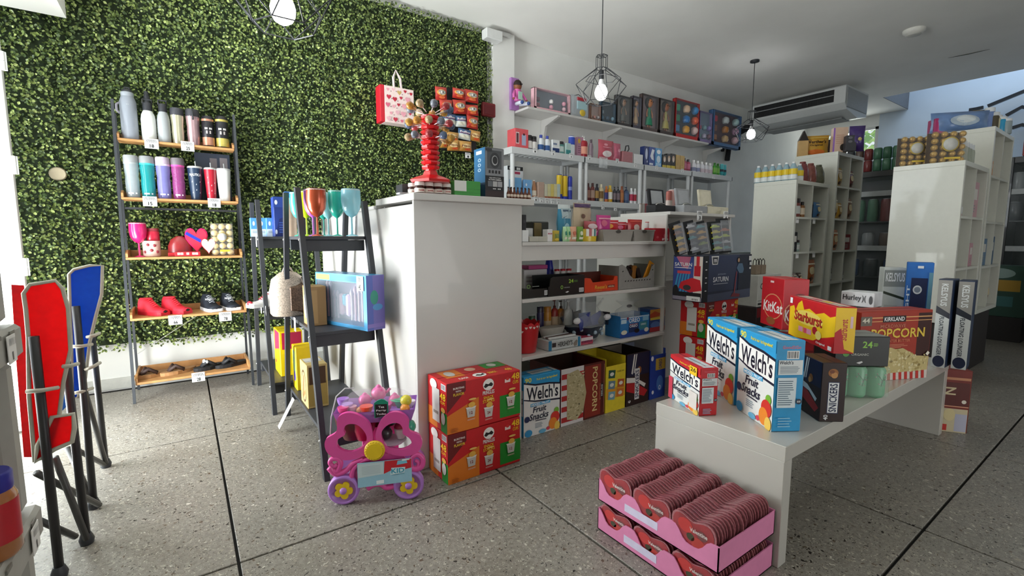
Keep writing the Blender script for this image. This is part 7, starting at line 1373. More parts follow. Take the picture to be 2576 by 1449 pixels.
cubeitems(5.87, 6.60, 2.20, 2.19, .02, 6, [(1, 0, .45, .18, .21, 'snack_bag', 'B08A3A', 'golden brown bag'), (1, 1, .4, .17, .20, 'snack_bag', '7A2E24', 'dark red bag'), (2, 0, .3, .12, .24, 'snack_bag', 'C8B89A', 'cream bag'), (2, 0, .68, .14, .18, 'snack_bag', 'B88A20', 'yellow bag'), (2, 1, .45, .18, .24, 'snack_bag', '8A5A34', 'tan bag'),
 (3, 0, .45, .2, .23, 'snack_bag', 'C0703A', 'orange bag'), (3, 1, .4, .18, .18, 'carton', '7A1E1E', 'dark crimson box'), (4, 0, .4, .1, .15, 'jar', '4A4644', 'small dark jar'), (4, 1, .4, .1, .1, 'jar', '6A6460', 'low grey jar')], Wh)
Wh = 'in the near right cube shelf'
cubeitems(5.0, 5.80, 1.0, 1.855, .56, 3, [(1, 0, .3, .07, .16, 'spray_bottle', '8A3A2A', 'small amber spray bottle'), (1, 0, .6, .06, .13, 'spray_bottle', 'C8A0A0', 'small pinkish spray bottle'), (1, 1, .4, .26, .30, 'carton', 'C49AA0', 'dusty pink box'), (2, 0, .15, .05, .22, 'folder', '4A3E40', 'thin dark box'), (2, 1, .25, .09, .26, 'folder', '8A2E34', 'narrow red box'), (2, 1, .6, .1, .2, 'carton', 'C0909A', 'small pink box')], Wh)
Wh = 'in the far right cube shelf'
cubeitems(5.86, 6.68, 1.0, 2.225, .56, 4, [(1, 0, .4, .11, .14, 'carton', 'D8842A', 'small orange box'), (1, 1, .5, .12, .2, 'spray_bottle', 'C8D4CC', 'pale bottle'), (2, 0, .5, .1, .2, 'spray_bottle', 'B8C4BC', 'pale grey-green bottle'), (2, 1, .4, .12, .24, 'spray_bottle', 'D8E0DC', 'white bottle'), (3, 0, .5, .22, .25, 'carton', '5A7A98', 'greyish blue box'), (3, 1, .35, .18, .27, 'carton', '2E5A80', 'dark blue box'), (4, 1, .4, .16, .24, 'snack_bag', '8A4A24', 'rusty brown bag')], Wh)
# small price cards under the cube openings
for i, (px, py, X) in enumerate(((2006, 565, 2.22), (2048, 565, 2.22), (2005, 660, 2.22), (2047, 655, 2.22))):
    a = P(px, py, y=X - .002); tagcard(a.x, X + .002, (1.455 if i < 2 else 1.10) - .052, '', 'tiny card below the shorter cube shelf\'s %s opening' % ['upper left', 'upper right', 'lower left', 'lower right'][i], .06, .05)
# ---- on top of the cube shelves
zt = 1.831
def waterpack(t, w, h):
    r = w / 2; B().lathe([(r * .8, 0), (r, .01), (r, h * .62), (r * .5, h * .86), (r * .4, h * .92)], M('9AB8C4', .2, alpha=.8), 14, (0, r, 0)).make('bottle_body', t); B().lathe([(r * 1.02, h * .32), (r * 1.02, h * .62)], M('E8C82A', .4), 14, (0, r, 0), cap=False).make('label_band', t); B().lathe([(r * 1.02, h * .06), (r * 1.02, h * .3)], M('E0E4E4', .4), 14, (0, r, 0), cap=False).make('lower_band', t); B().lathe([(r * .42, h * .9), (r * .42, h)], PL('E8E8E8'), 10, (0, r, 0)).make('cap', t)
wp = None
for k in range(6):
    a = P(1908 + k * 17.5, 450, x=5.06); lab = 'yellow-labelled water bottle, %s of the row on the shorter cube shelf' % ordn(k, 6)
    if wp is None: wp = thing('water_bottle', lab, 'bottle', (a.x, a.y - .035, zt), 0, 'yellow-labelled bottles'); waterpack(wp, .078, ZH(5.06, a.y, 418) - zt)
    else: dup(wp, (a.x, a.y - .035, zt), 0, lab)
a = P(2018, 455, x=5.16); dup(wp, (5.25, 2.27, zt), 0, 'yellow-labelled water bottle standing apart beside the red candy hearts')
for k, (px, c1) in enumerate(((2031, '7A3434'), (2051, '8A4A40'), (2071, '5A5A42'))):
    x = _xat(px, zt, 2.26); t = thing('candy_tub', ['dark red', 'reddish', 'olive'][k] + ' rounded sweet tub on the shorter cube shelf', 'candy box', (x, 2.24, zt)); h = ZH(x, 2.24, 407 + k * 4) - zt; w = .15
    B().lathe([(w * .42, 0), (w * .5, h * .15), (w * .46, h * .6), (w * .3, h * .92), (w * .05, h)], M(c1, .25, coat=.4, var=.2), 18, (0, w / 2, 0), 1, .8).make('tub_body', t); B().lathe([(w * .2, h * .96), (w * .18, h * 1.04)], M(c1, .3), 12, (0, w / 2, 0)).make('knob', t)
zt = 2.191
def P2(px0, px1, pt, Y=2.24): return spot(px0, px1, pt, zt, Y)
def onx(fn, name, lab, cat, pxc, w, pt, X, zt, **k):
    y = None; lo, hi = .2, 6
    for _ in range(40):      # find y on the line X whose column is pxc
        mid = (lo + hi) / 2; q = V3((X, mid, zt)) - CP; px = CX + FPX * q.dot(CR) / q.dot(CF)
        if px > pxc: lo = mid
        else: hi = mid
    h = ZH(X, mid, pt) - zt; t = thing(name, lab, cat, (X, mid, zt), -math.radians(50)); fn(t, w, h, **k); return t
onx(lambda t, w, h: (plain(t, w, h * .62, 'C9A46A', .06), B().prism([(-w / 2, h * .62), (w / 2, h * .62), (0, h)], 0, .06, M('241E1C', .6)).make('gable_top', t)), 'gable_box', 'tan gable-topped box, leftmost on the taller cube shelf', 'box', 2020, .10, 328, 5.95, zt)
onx(lambda t, w, h: bag(t, w, h, .07, 'C8962A', [('text', ("Werther's", .1, .62, .88, .78), '3A2414'), ('text', ('Original', .24, .48, .74, .58), '3A2414'), ('ell', (.5, .22, .34, .12), 'D8702A'), ('rect', (.05, .86, .95, .9), 'E8C86A')]), 'candy_bag', 'golden caramel candy bag on the taller cube shelf', 'candy bag', 2052, .27, 340, 6.06, zt)
onx(lambda t, w, h: bag(t, w, h, .06, '3A2E2A'), 'candy_bag', 'dark bag behind the golden one', 'candy bag', 2086, .12, 350, 6.18, zt)
onx(lambda t, w, h: plain(t, w, h, 'D8B8A0', .08, [('r', 0, 0, .12, .98, '9A6AC0'), ('e', .7, .2, .2, .14, '2A2018'), ('l', .2, .35, .8, .75, 5, 'C89A80')]), 'snack_box', 'peach box with a purple edge on the taller cube shelf', 'box', 2112, .14, 320, 5.97, zt)
onx(lambda t, w, h: plain(t, w, h, '3A3A40', .07, [('e', .4, .85, .2, .08, '6A6A70'), ('e', .4, .6, .2, .08, '6A6A70')]), 'snack_box', 'slim charcoal box left of the purple bag', 'box', 2140, .10, 340, 5.97, zt)
onx(lambda t, w, h: (B(tr(0, .05, 0)).pouch(w, h, .12, M('3A1E6A', .35, coat=.4, var=.15)).make('bag', t), B().ball(w * .05, -.012, h * .45, .02, PR('C8B870'), 8, 1, .2).make('gold_emblem', t)), 'candy_bag', 'dark purple pointed candy bag at the taller shelf\'s right', 'candy bag', 2158, .15, 314, 6.02, zt)
zt = 1.856
BALLM = M('C09A50', .3, metal=.5, var=.15, sc=60)
onx(lambda t, w, h: ballbox(t, w, h, 4, 5, 1, d=.09), 'chocolate_ball_box', 'left clear box of gold wrapped chocolate balls', 'candy box', 2303, .215, 341, 5.07, zt)
onx(lambda t, w, h: ballbox(t, w, h, 4, 5, 1, d=.09), 'chocolate_ball_box', 'right clear box of gold wrapped chocolate balls', 'candy box', 2386, .245, 328, 5.10, zt)
for k in range(5):
    t = thing('glass_bottle', 'small clear bottle with a metal cap, %s behind the right chocolate box' % ordn(k, 5), 'bottle', (5.28 + .085 * k, 1.06, zt), 0, 'small clear bottles'); bottle(t, .05, .20 - .002 * k, 'A8B0A0', cap='C8CCD0', sty='round', trans=True)
zt = 2.226
def puffpack(t, w, h, c1='6E8EC0'):
    B(tr(0, .06, 0)).pouch(w, h, .16, M(c1, .3, coat=.3, var=.25, sc=7)).make('pack_body', t); pouchprint(t, w, h, .16, [('ell', (.5, .55, .26, .24), 'B4C4D4'), ('ell', (.52, .6, .16, .16), 'D0D8DC')]).location = (0, .06, 0)
onx(lambda t, w, h: plain(t, w, h, 'B02A6A', .12, [('r', .3, .2, .9, .7, 'C85A8A')]), 'wipe_pack', 'magenta pack at the left end of the tallest cube shelf', 'pack', 2364, .09, 297, 5.93, zt)
onx(puffpack, 'tissue_pack', 'puffy blue plastic-wrapped pack on the tallest cube shelf', 'pack', 2420, .46, 277, 6.02, zt)
onx(lambda t, w, h: (plain(t, w, h, '4A4440', .1, [('r', 0, .6, .98, .98, 'B8982A')])), 'snack_box', 'yellow-topped dark box behind the blue pack', 'box', 2467, .16, 276, 6.32, zt)
for k, (px, c1, pt, nm) in enumerate(((2492, '7A96D0', 268, 'periwinkle'), (2505, '5A5240', 280, 'dark olive'), (2512, 'C8C4A0', 287, 'cream'), (2525, '2A9AC8', 291, 'cyan'), (2538, '9AA8AC', 296, 'grey'))):
    onx(lambda t, w, h: bottle(t, w, h, c1, cap='E8ECF0', sty='slim'), 'cleaner_bottle', nm + ' bottle on the right end of the tallest cube shelf', 'bottle', px, .085, pt, 6.3 + .02 * k, zt)
# ================================================================ DARK DRINK COOLERS
def cooler(label, x, y0, y1, zt, cans):
    t = thing('drink_cooler', label, 'cooler', (0, 0, 0)); K = M('121417', .35, coat=.2); H = zt
    B().box(x + .55, x + .6, y0, y1, 0, H, K).make('back_panel', t); 
    for yy in (y0, y1 - .04): B().box(x, x + .55, yy, yy + .04, 0, H, K, .004).make('side_panel', t)
    B().box(x, x + .55, y0 + .04, y1 - .04, H - .08, H, K, .004).make('canopy', t); B().box(x, x + .55, y0 + .04, y1 - .04, 0, .14, K, .004).make('base', t)
    lv = [.35, .72, 1.10, 1.48, 1.84]
    for z in lv: B().box(x + .03, x + .54, y0 + .041, y1 - .041, z - .015, z, M('3A3C3E', .4), .002).make('wire_shelf', t)
    for z in (1.10, 1.84): B().box(x + .005, x + .028, y0 + .041, y1 - .041, z - .02, z + .05, M('A8ACAC', .35), .002).make('shelf_strip', t)
    B().box(x + .01, x + .014, y0 + .04, y1 - .04, .14, H - .08, CLR('C8D8D8', .04)).make('glass_door', t)
    return lv
lv = cooler('black drink cooler seen between the cube shelves', 7.75, 1.75, 3.0, 2.16, 1)
def can(t, w, h, col): B().lathe([(w * .42, 0), (w * .5, h * .06), (w * .5, h * .9), (w * .42, h)], PL(col), 14, (0, w / 2, 0)).make('can_body', t); B().lathe([(w * .41, h), (w * .40, h * 1.02)], M('B8BCC0', .3, metal=.8), 12, (0, w / 2, 0)).make('can_lid', t)
cp = {}
def cans(z, cols, x, ys, h, w, lab, grp):
    for k, y in enumerate(ys):
        c1 = cols[k % len(cols)]; nm = {'4A7A5E': 'green', '3A6A4E': 'dark green', '7A3030': 'red', '3A3E42': 'charcoal', '8A8E90': 'silver', '5A4A40': 'brown', '2A3E6A': 'blue', '6A7A7A': 'grey', '5E7E6E': 'sage'}[c1]
        key = (c1, h, w); L_ = '%s drink can, %s %s' % (nm, ordn(k, len(ys)), lab)
        if key not in cp: cp[key] = thing('drink_can', L_, 'can', (x, y, z), 0, grp); can(cp[key], w, h, c1)
        else: dup(cp[key], (x, y, z), 0, L_, grp)
ys = [2.92 - .105 * k for k in range(10)]
cans(2.161, ['5A4A40', '3A3E42', '8A8E90', '3A3E42', '7A3030', '4A7A5E', '4A7A5E', '3A6A4E', '4A7A5E', '3A6A4E'], 7.80, ys, .15, .10, 'in the lower layer on the cooler', 'cans on the cooler')
cans(2.316, ['5A4A40', '5A4A40', '3A3E42', '5A4A40', '7A3030', '4A7A5E', '3A6A4E', '4A7A5E', '4A7A5E', '3A6A4E'], 7.80, ys, .15, .10, 'in the upper layer on the cooler', 'cans on the cooler')
ys = [2.86 - .15 * k for k in range(7)]
cans(1.481, ['6A7A7A', '5E7E6E', '4A7A5E', '4A7A5E', '7A3030', '3A3E42', '5E7E6E'], 7.85, ys, .30, .12, 'on the cooler\'s upper shelf', 'bottles in the cooler')
cans(1.101, ['3A3E42', '3A3E42', '8A8E90', '5A4A40', '6A7A7A'], 7.85, [2.82 - .2 * k for k in range(5)], .22, .15, 'on the cooler\'s middle shelf', 'drinks in the cooler')
cans(.721, ['2A3E6A', '2A3E6A', '3A3E42', '2A3E6A'], 7.85, [2.8 - .22 * k for k in range(4)], .24, .16, 'on the cooler\'s lower shelf', 'drinks in the cooler')
lv = cooler('black drink cooler at the right edge of the photo', 8.9, -.35, 1.35, 2.30, 1)
cans(1.841, ['8A8E90', '6A7A7A', '3A3E42', '8A8E90'], 9.0, [1.2 - .2 * k for k in range(4)], .26, .14, 'on the right cooler\'s top shelf', 'drinks in the right cooler')
cans(1.481, ['3A3E42', '6A7A7A', '3A3E42'], 9.0, [1.2 - .22 * k for k in range(3)], .24, .16, 'on the right cooler\'s middle shelf', 'drinks in the right cooler')
t = thing('snack_carton', 'red and green carton on the right cooler', 'box', (9.0, .78, 2.301), 0); carton(t, .3, .46, .34, 'A02424', .004); p = Pr('L', .3, .46, .34); p.rect(.55, .05, .98, .55, '2E6A2A'); p.done(t)
t = thing('snack_carton', 'dark green and yellow printed box low by the right cooler', 'box', (8.3, .98, .30), 0); carton(t, .34, .5, .62, '24463A', .004); p = Pr('L', .34, .5, .62); p.rect(.1, .5, .9, .72, 'A8842A'); p.ell(.5, .85, .3, .1, '8AA09A'); p.rect(.2, .2, .8, .4, '3A6A6A'); p.done(t)
B().box(-.17, .17, 0, .5, -.30, -.001, M('1E1A1A', .6), .004).make('pallet', t)
t = thing('white_trolley', 'white wheeled cabinet cut by the right edge', 'trolley', (7.75, .42, 0)); B().box(0, .4, 0, .4, .12, .95, M('B8BCBC', .4), .006).make('cabinet', t)
for x in (.04, .36):
    for y in (.04, .36): B().lathe([(.03, -.015), (.03, .015)], BLACKM, 12).make('castor', t).matrix_world = tr(7.75 + x, .42 + y, .03) @ Matrix.Rotation(PI / 2, 4, 'X')
for x in (.04, .36): B().box(x - .01, x + .01, .03, .37, .06, .12, M('8A8E8E', .4)).make('castor_bracket', t)
# cash desk equipment
t = thing('cash_register', 'light grey cash register screen on the desk behind the scooter box', 'register', (4.95, 3.16, 1.081)); B().prism([(0, 0), (.3, 0), (.3, .08), (.12, .16), (.0, .16)], -.12, .12, M('AEBCC4', .4), 'yz').make('base', t); B(tr(0, .05, .02) @ Matrix.Rotation(-.2, 4, 'X')).box(-.16, .16, 0, .02, 0, .22, M('9AAAB4', .4), .005).make('screen', t)
# ================================================================ VALENTINE CHOCOLATE HEARTS
PINK = M('DE86B0', .55, var=.03)
def tray(label, z0, hf=.095):
    X0, X1, Y0, Y1 = 1.392, 1.768, .786, 1.337; t = thing('candy_display_tray', label, 'display box', (0, 0, 0)); k = .004
    # front wall (towards -X) with three scooped openings
    n = 36; top = []
    for i in range(n + 1):
        y = Y1 - (Y1 - Y0) * i / n; u = (i / n * 3) % 1 if i < n else 0; s = math.exp(-((u - .45) / .28) ** 4); top.append((y, z0 + hf * (1 - .55 * s)))
    top[0] = (Y1, z0 + hf); top[-1] = (Y0, z0 + hf)
    B().prism([(Y0, z0), (Y1, z0)] + top, X0, X0 + k, PINK, 'yz').make('front_wall', t)
    B().box(X0, X1, Y0, Y0 + k, z0, z0 + hf * .97, PINK).make('side_wall', t); B().box(X0, X1, Y1 - k, Y1, z0, z0 + hf, PINK).make('side_wall', t); B().box(X1 - k, X1, Y0, Y1, z0, z0 + hf, PINK).make('back_wall', t); B().box(X0, X1, Y0, Y1, z0, z0 + .004, PINK).make('base', t)
    a = B().box(X0 - .001, X0 - .0003, 1.03, 1.19, z0 + hf * .22, z0 + hf * .55, M('D8D0E8', .5)); a.make('label_strip', t); return t
def softheart(s, n=30): return [(s * 1.04 * math.sin(q) * (abs(math.sin(q)) ** .35), s * (13.4 * math.cos(q) - 3.4 * math.cos(2 * q) - 1.4 * math.cos(3 * q) - .6 * math.cos(4 * q)) / 15.6) for q in [2 * PI * i / n for i in range(n)]]
def heart_master():
    t = thing('chocolate_heart', 'x', 'candy box'); s = .083; pts = [(x, z + s * 1.0) for x, z in softheart(s)]
    B().prism([(p_[0] * .97, (p_[1] - s) * .97 + s) for p_ in pts], .002, .011, M('7A2230', .35, coat=.3, var=.12), 'yz').make('heart_box', t)
    # clear crimped film rim standing proud of the card
    rim = [(p_[0] * 1.015, (p_[1] - s) * 1.015 + s) for p_ in pts]; B().prism(rim, 0, .0022, M('A86A70', .2, coat=.5, var=.2, sc=120), 'yz').make('film_rim', t)
    return t
def heart_face(t):
    s = .083
    B().prism([(x * .93, z * .93 + s) for x, z in softheart(s)], -.0012, -.0002, M('A63A40', .25, coat=.5, var=.25, sc=14), 'yz').make('front_card', t)
    c = B(); 
    for y, z, r, cc in ((.03, .10, .030, 'C8403E'), (-.02, .05, .028, 'B8443E'), (.01, .065, .016, '4A4A38'), (-.035, .09, .02, '7A4A4A')): c.lathe([(.001, 0), (r, 0), (r, .0006)], PR(cc), 16, (0, 0, 0), cap=False) if False else c.add([(-.0018, y + r * math.cos(a), z + r * .9 * math.sin(a)) for a in [2 * PI * i / 14 for i in range(14)]], [tuple(range(14))], PR(cc))
    vs, fs, a0, a1, b0, b1 = glyphs('Valentine'); c.add([(-.0026, .012 - .068 * (x - a0) / (a1 - a0), .088 + .016 * (y - b0) / (b1 - b0)) for x, y in vs], fs, PR('E8D8D4')); c.make('printed_label', t)
tray('lower pink tray of heart chocolates on the floor', .002); tray('upper pink tray of heart chocolates before the display table', .135)
plain_m = front_m = None; rn = random.Random(5); rows_n = ['far left', 'middle', 'near right']
for L_, z0 in ((0, .008), (1, .141)):
    for r in range(3):
        yc = 1.337 - .092 - r * .182
        for k in range(21):
            x = 1.402 + k * .0167; grp = 'hearts in the %s row of the %s tray' % (rows_n[r], 'upper' if L_ else 'lower')
            lab = ('front heart chocolate box' if k == 0 else 'heart chocolate box behind the front one') + ' in the %s row, %s tray' % (rows_n[r], 'upper' if L_ else 'lower')
            T = tr(x, yc + rn.uniform(-.004, .004), z0 + rn.uniform(0, .003)) @ Matrix.Rotation(rn.uniform(-.03, .03), 4, 'X') @ Matrix.Rotation(-.08 if L_ == 1 else 0, 4, 'Y')
            if L_ == 0: T = T @ Matrix.Diagonal((1, 1, .78, 1))
            m_ = front_m if k == 0 else plain_m
            if m_ is None:
                m_ = heart_master(); m_.matrix_world = T; m_['label'] = lab; m_['group'] = grp
                if k == 0: heart_face(m_); front_m = m_
                else: plain_m = m_
            else: dup(m_, T=T, label=lab, group=grp)
# ================================================================ TOY TEA CART
pa, pb_ = P(865, 1258, z=0), P(1025, 1245, z=0); v = pb_ - pa
pa = V3((.548, 2.02, 0)) if False else pa
t = cart = thing('toy_tea_cart', 'pink butterfly toy tea cart with flower wheels on the floor', 'toy cart', ((pa.x + pb_.x) / 2, (pa.y + pb_.y) / 2 - .02, 0), math.atan2(v.y, v.x)); SCL = v.length / 160
def cq(cx, cy): px, py = 820 + cx / 4.673, 960 + cy / 4.673; return ((px - 945) * SCL, (1258 - .081 * (px - 865) - py) * SCL)
HP = M('E0509E', .35, coat=.25, var=.02); LIL = M('B07ACC', .35, coat=.2, var=.02); YEL = M('E8C41A', .35, coat=.2, var=.02)
def smooth(pts, n=5, closed=True):
    out = []; N = len(pts)
    for i in range(N if closed else N - 1):
        p0, p1, p2, p3 = [V3(tuple(pts[(i + d) % N] if closed else pts[min(max(i + d, 0), N - 1)]) + (0,)) for d in (-1, 0, 1, 2)]
        for k in range(n):
            u = k / n; q = .5 * ((2 * p1) + (p2 - p0) * u + (2 * p0 - 5 * p1 + 4 * p2 - p3) * u * u + (3 * p1 - p0 - 3 * p2 + p3) * u ** 3); out.append((q.x, q.y))
    if not closed: out.append(tuple(pts[-1]))
    return out
def ringwing(outer, inner, y0, y1, name):
    o = smooth([cq(*p) for p in outer], 6); ci = (sum(p[0] for p in inner) / len(inner), sum(p[1] for p in inner) / len(inner)); i = smooth([cq(ci[0] + (p[0] - ci[0]) * .88, ci[1] + (p[1] - ci[1]) * .86) for p in inner], 6); B().ring(o, i, y0, y1, HP).make(name, cart)
# left wing and right wing: matched point counts run around both outlines
lo = [(560, 620), (540, 420), (440, 310), (300, 268), (180, 330), (155, 500), (40, 590), (25, 700), (90, 800), (240, 845), (400, 815), (480, 740)]
li = [(515, 600), (500, 500), (420, 400), (330, 375), (255, 400), (230, 470), (240, 530), (150, 600), (140, 690), (210, 755), (330, 770), (460, 700)]
ringwing(lo, li, -.022, .0, 'butterfly_wing')
ro = [(600, 600), (610, 460), (680, 330), (780, 255), (900, 260), (980, 340), (985, 470), (1100, 530), (1130, 640), (1060, 750), (900, 790), (700, 740)]
ri = [(640, 560), (650, 470), (720, 390), (810, 355), (880, 370), (915, 430), (920, 510), (1000, 570), (1030, 650), (970, 710), (860, 740), (700, 690)]
ringwing(ro, ri, -.022, .0, 'butterfly_wing')
B().prism([cq(*p) for p in ((400, 830), (560, 770), (700, 770), (900, 780), (960, 900), (980, 1100), (860, 1170), (700, 1190), (560, 1180), (480, 1200), (360, 1150), (300, 1020), (330, 900))], -.010, .0, HP).make('front_body', cart)
c = B(); yy = -.014
def sw(pts, r0, r1, m=HP, seg=8):
    q = smooth([cq(*p) for p in pts], 6, False); c.tube([(x, yy, z) for x, z in q], r0, m, seg, rs=[r0 + (r1 - r0) * i / (len(q) - 1) for i in range(len(q))])
sw([(150, 900), (110, 930), (70, 890), (90, 840), (160, 840), (185, 900), (140, 990), (60, 960)], .010, .014); sw([(60, 940), (130, 1020), (240, 980), (330, 890), (440, 840)], .016, .010); c.make('left_scroll', cart)
c = B(); sw([(1040, 850), (1080, 880), (1060, 940), (1000, 930), (1000, 830), (1070, 775), (1130, 830), (1120, 920), (1040, 960), (960, 930)], .008, .016); c.make('right_scroll', cart)
c = B(); sw([(300, 1060), (330, 960), (420, 870), (520, 830)], .014, .010); sw([(480, 1200), (560, 1150), (640, 1150), (700, 1190), (800, 1170)], .014, .014); c.make('lower_scroll', cart)
bpy.context.view_layer.update()
S_M = SCL * 25
def local(o, x, y, z, rx=PI / 2, ry=0): o.matrix_basis = tr(x, y, z) @ Matrix.Rotation(rx, 4, 'X') @ Matrix.Rotation(ry, 4, 'Z'); return o
x, z = cq(580, 717); b = B(); b.lathe([(.8 * S_M, .016), (.82 * S_M, .010), (1.0 * S_M, .010), (1.02 * S_M, 0)], YEL, 28); 
for k in range(22): a = 2 * PI * k / 22; b.ball(.91 * S_M * math.cos(a), .91 * S_M * math.sin(a), .011, .07 * S_M, YEL, 6)
local(b.make('sun_button', cart), x, -.022, z)
def wheel(cx, cz):
    r = .073 * SCL / .0019; w = local(B().lathe([(r, -.02), (r, .012), (r * .92, .018), (r * .80, .018), (r * .78, .010), (.001, .010)], LIL, 36).make('wheel', cart), cx, -.012, cz)
    pts = []
    for i in range(40): a = 2 * PI * i / 40; q = r * (.46 + .16 * math.cos(4.0 * a) if False else .30 + .30 * abs(math.cos(2.5 * a + .3)) ** .45); pts.append((q * math.cos(a), q * math.sin(a)))
    B().prism(pts, .010, .018, YEL, 'xy').make('flower', w); B().lathe([(r * .22, .018), (r * .22, .024), (.001, .026)], LIL, 18).make('hub', w)
    return r
r = .073
for p_, dx in (((212, 1215), 0), ((960, 1155), 0)):
    x, z = cq(*p_); wheel(x, .073 * SCL / .0019 + .001)
for s_ in (-1, 1): pass
x0_, _ = cq(212, 1215); x1_, _ = cq(960, 1155); rr = .073 * SCL / .0019
for xx in (x0_, x1_):
    w = local(B().lathe([(rr, -.02), (rr, .012), (rr * .9, .018)], LIL, 30).make('wheel', cart), xx, .215, rr + .001); 
    B().tube([(xx, .02, rr), (xx, .2, rr)], .006, M('C8C8C8', .4), 8).make('axle', cart)
B().box(x0_ + .01, x1_ - .01, .0, .2, rr * 1.15, rr * 1.15 + .012, HP, .003).make('lower_tray', cart)
_, zt_ = cq(560, 480); xa, za = cq(95, 345); xb, zb2 = cq(1070, 200); zt_ = cq(560, 400)[1]
# lilac top tray with flared rim
c = B(); w0, w1 = (xb - xa) / 2 * .96, (xb - xa) / 2 * .86; zz = zt_ - .01; hz = .06; cxm = (xa + xb) / 2
def quadring(wb, wt, d0, d1, z0, z1, m):
    vs = [(cxm - wb, .012 + (.2 - d0) / 2, z0), (cxm + wb, .012 + (.2 - d0) / 2, z0), (cxm + wb, .2 - (.2 - d0) / 2, z0), (cxm - wb, .2 - (.2 - d0) / 2, z0), (cxm - wt, .0, z1), (cxm + wt, .0, z1), (cxm + wt, .21, z1), (cxm - wt, .21, z1)]
    c.add(vs, [(3, 2, 1, 0), (0, 1, 5, 4), (1, 2, 6, 5), (2, 3, 7, 6), (3, 0, 4, 7)], m); c.add([tuple(V3(v) * 1.0 + V3((0, 0, .002))) for v in vs], [(0, 1, 2, 3), (4, 5, 1, 0), (5, 6, 2, 1), (6, 7, 3, 2), (7, 4, 0, 3)], m)
quadring(w1, w0, .18, .2, zz, zz + hz, LIL); c.make('top_tray', cart)
B().box(cxm - .09, cxm + .09, .17, .18, rr, zz, HP, .003).make('rear_support', cart)
# cardboard packaging card on the front
(xl, zl), (xr2, zr2) = cq(380, 1170), cq(1005, 1085); zt1, zt2 = cq(372, 872)[1], cq(990, 800)[1]
q = B().prism([(xl, zl), (xr2, zr2), (xr2 - .002, zt2), (xl, zt1)], -.034, -.031, M('9AC8DC', .5, var=.03)).make('packaging_card', cart)
c = B(); 
def onc(u, v): return (xl + (xr2 - xl) * u, -.0345, (zl + (zr2 - zl) * u) * (1 - v) + (zt1 + (zt2 - zt1) * u) * v)
def cp_(pts, col, k=1): c.add([(a[0], -.0343 - .0004 * k, a[2]) for a in [onc(u, v) for u, v in pts]], [tuple(range(len(pts)))], PR(col))
cp_([(.01, .40), (.48, .46), (.48, .97), (.01, .97)], 'C8D8DC'); cp_([(.48, .46), (.6, .56), (.75, .52), (.99, .60), (.99, .99), (.5, .99)], 'C8202E'); 
for k in range(6): cp_([(.08, .52 + .06 * k), (.42, .54 + .06 * k), (.42, .555 + .06 * k), (.08, .535 + .06 * k)], 'A8B8C0', 2)
cp_([(.34, .06), (.48, .07), (.48, .22), (.34, .21)], 'E4ECF0', 2); cp_([(.72, .78), (.92, .82), (.9, .97), (.74, .96)], '7AC0D8', 2); cp_([(.82, .93), (.96, .95), (.96, 1.0), (.82, 1.0)], 'E8E8E8', 3)
cp_([(.60, .38), (.86, .42), (.88, .66), (.62, .68)], 'D8ECF2', 2)
vs, fs, a0, a1, b0, b1 = glyphs('KID'); c.add([(lambda p: (p[0], -.0343 - .0016, p[2]))(onc(.62 + .24 * (x - a0) / (a1 - a0), .44 + .20 * (y - b0) / (b1 - b0))) for x, y in vs], fs, PR('2E9AB8'))
vs, fs, a0, a1, b0, b1 = glyphs('CONNECTION'); c.add([(lambda p: (p[0], -.0343 - .0016, p[2]))(onc(.62 + .24 * (x - a0) / (a1 - a0), .36 + .035 * (y - b0) / (b1 - b0))) for x, y in vs], fs, PR('5A9AB0'))
c.make('printed_label', q)
# tea-party sign
(xs, zs), (xs2, zs2) = cq(585, 340), cq(745, 115)
sg = B().prism([(xs, zs), (xs2, zs + .01), (xs2, zs2 - .01), (xs + (xs2 - xs) * .75, zs2 + .002), (xs + (xs2 - xs) * .5, zs2 + .006), (xs + (xs2 - xs) * .25, zs2), (xs, zs2 - .012)], -.01, -.002, M('1E8A70', .35), 'xz').make('tea_sign', cart)
B().prism([(xs + .005, zs + .003), (xs2 - .005, zs + .012), (xs2 - .005, zs2 - .018), (xs + .005, zs2 - .018)], -.0112, -.0102, M('2A1820', .4)).make('board', sg)
c = B()
for k, w_ in enumerate(('Tea', 'Party', 'Today')):
    vs, fs, a0, a1, b0, b1 = glyphs(w_); u0, u1 = (.3, .72) if k == 0 else (.14, .86); z0 = zs2 - .018 - (k + 1) * (zs2 - zs - .03) / 3.1
    c.add([(xs + (xs2 - xs) * (u0 + (u1 - u0) * (x - a0) / (a1 - a0)), -.0118, z0 + .010 * (y - b0) / (b1 - b0)) for x, y in vs], fs, PR('F0E8EC'))
c.make('lettering', sg)
# tea things in the trays (parts of the packaged toy)
PLc = lambda c_: M(c_, .3, coat=.3, var=.03)
def tea(cx, cy, kind, col, s=1.0, y=.06):
    x, z = cq(cx, cy); r = .026 * s
    if kind == 'cup': B().lathe([(r * .5, 0), (r * .9, r * .9), (r, r * 1.5)], PLc(col), 18, (x, y, z)).make('toy_cup', cart)
    elif kind == 'pot':
        b = B().ball(x, y, z + r, r * 1.1, PLc(col), 16); b.lathe([(r * .5, 0), (r * .35, r * .3), (.001, r * .5)], PLc(col), 12, (x, y, z + r * 1.9)); b.tube([(x + r, y, z + r), (x + r * 1.7, y, z + r * 1.7)], r * .2, PLc(col), 6); b.make('toy_teapot', cart)
    elif kind == 'plate': B().lathe([(r * 1.4, 0), (r * 1.7, r * .25)], PLc(col), 20, (x, y, z)).make('toy_plate', cart)
    else: B().ball(x, y, z + r * .8, r * .9, PLc(col), 14).make('toy_cake', cart)
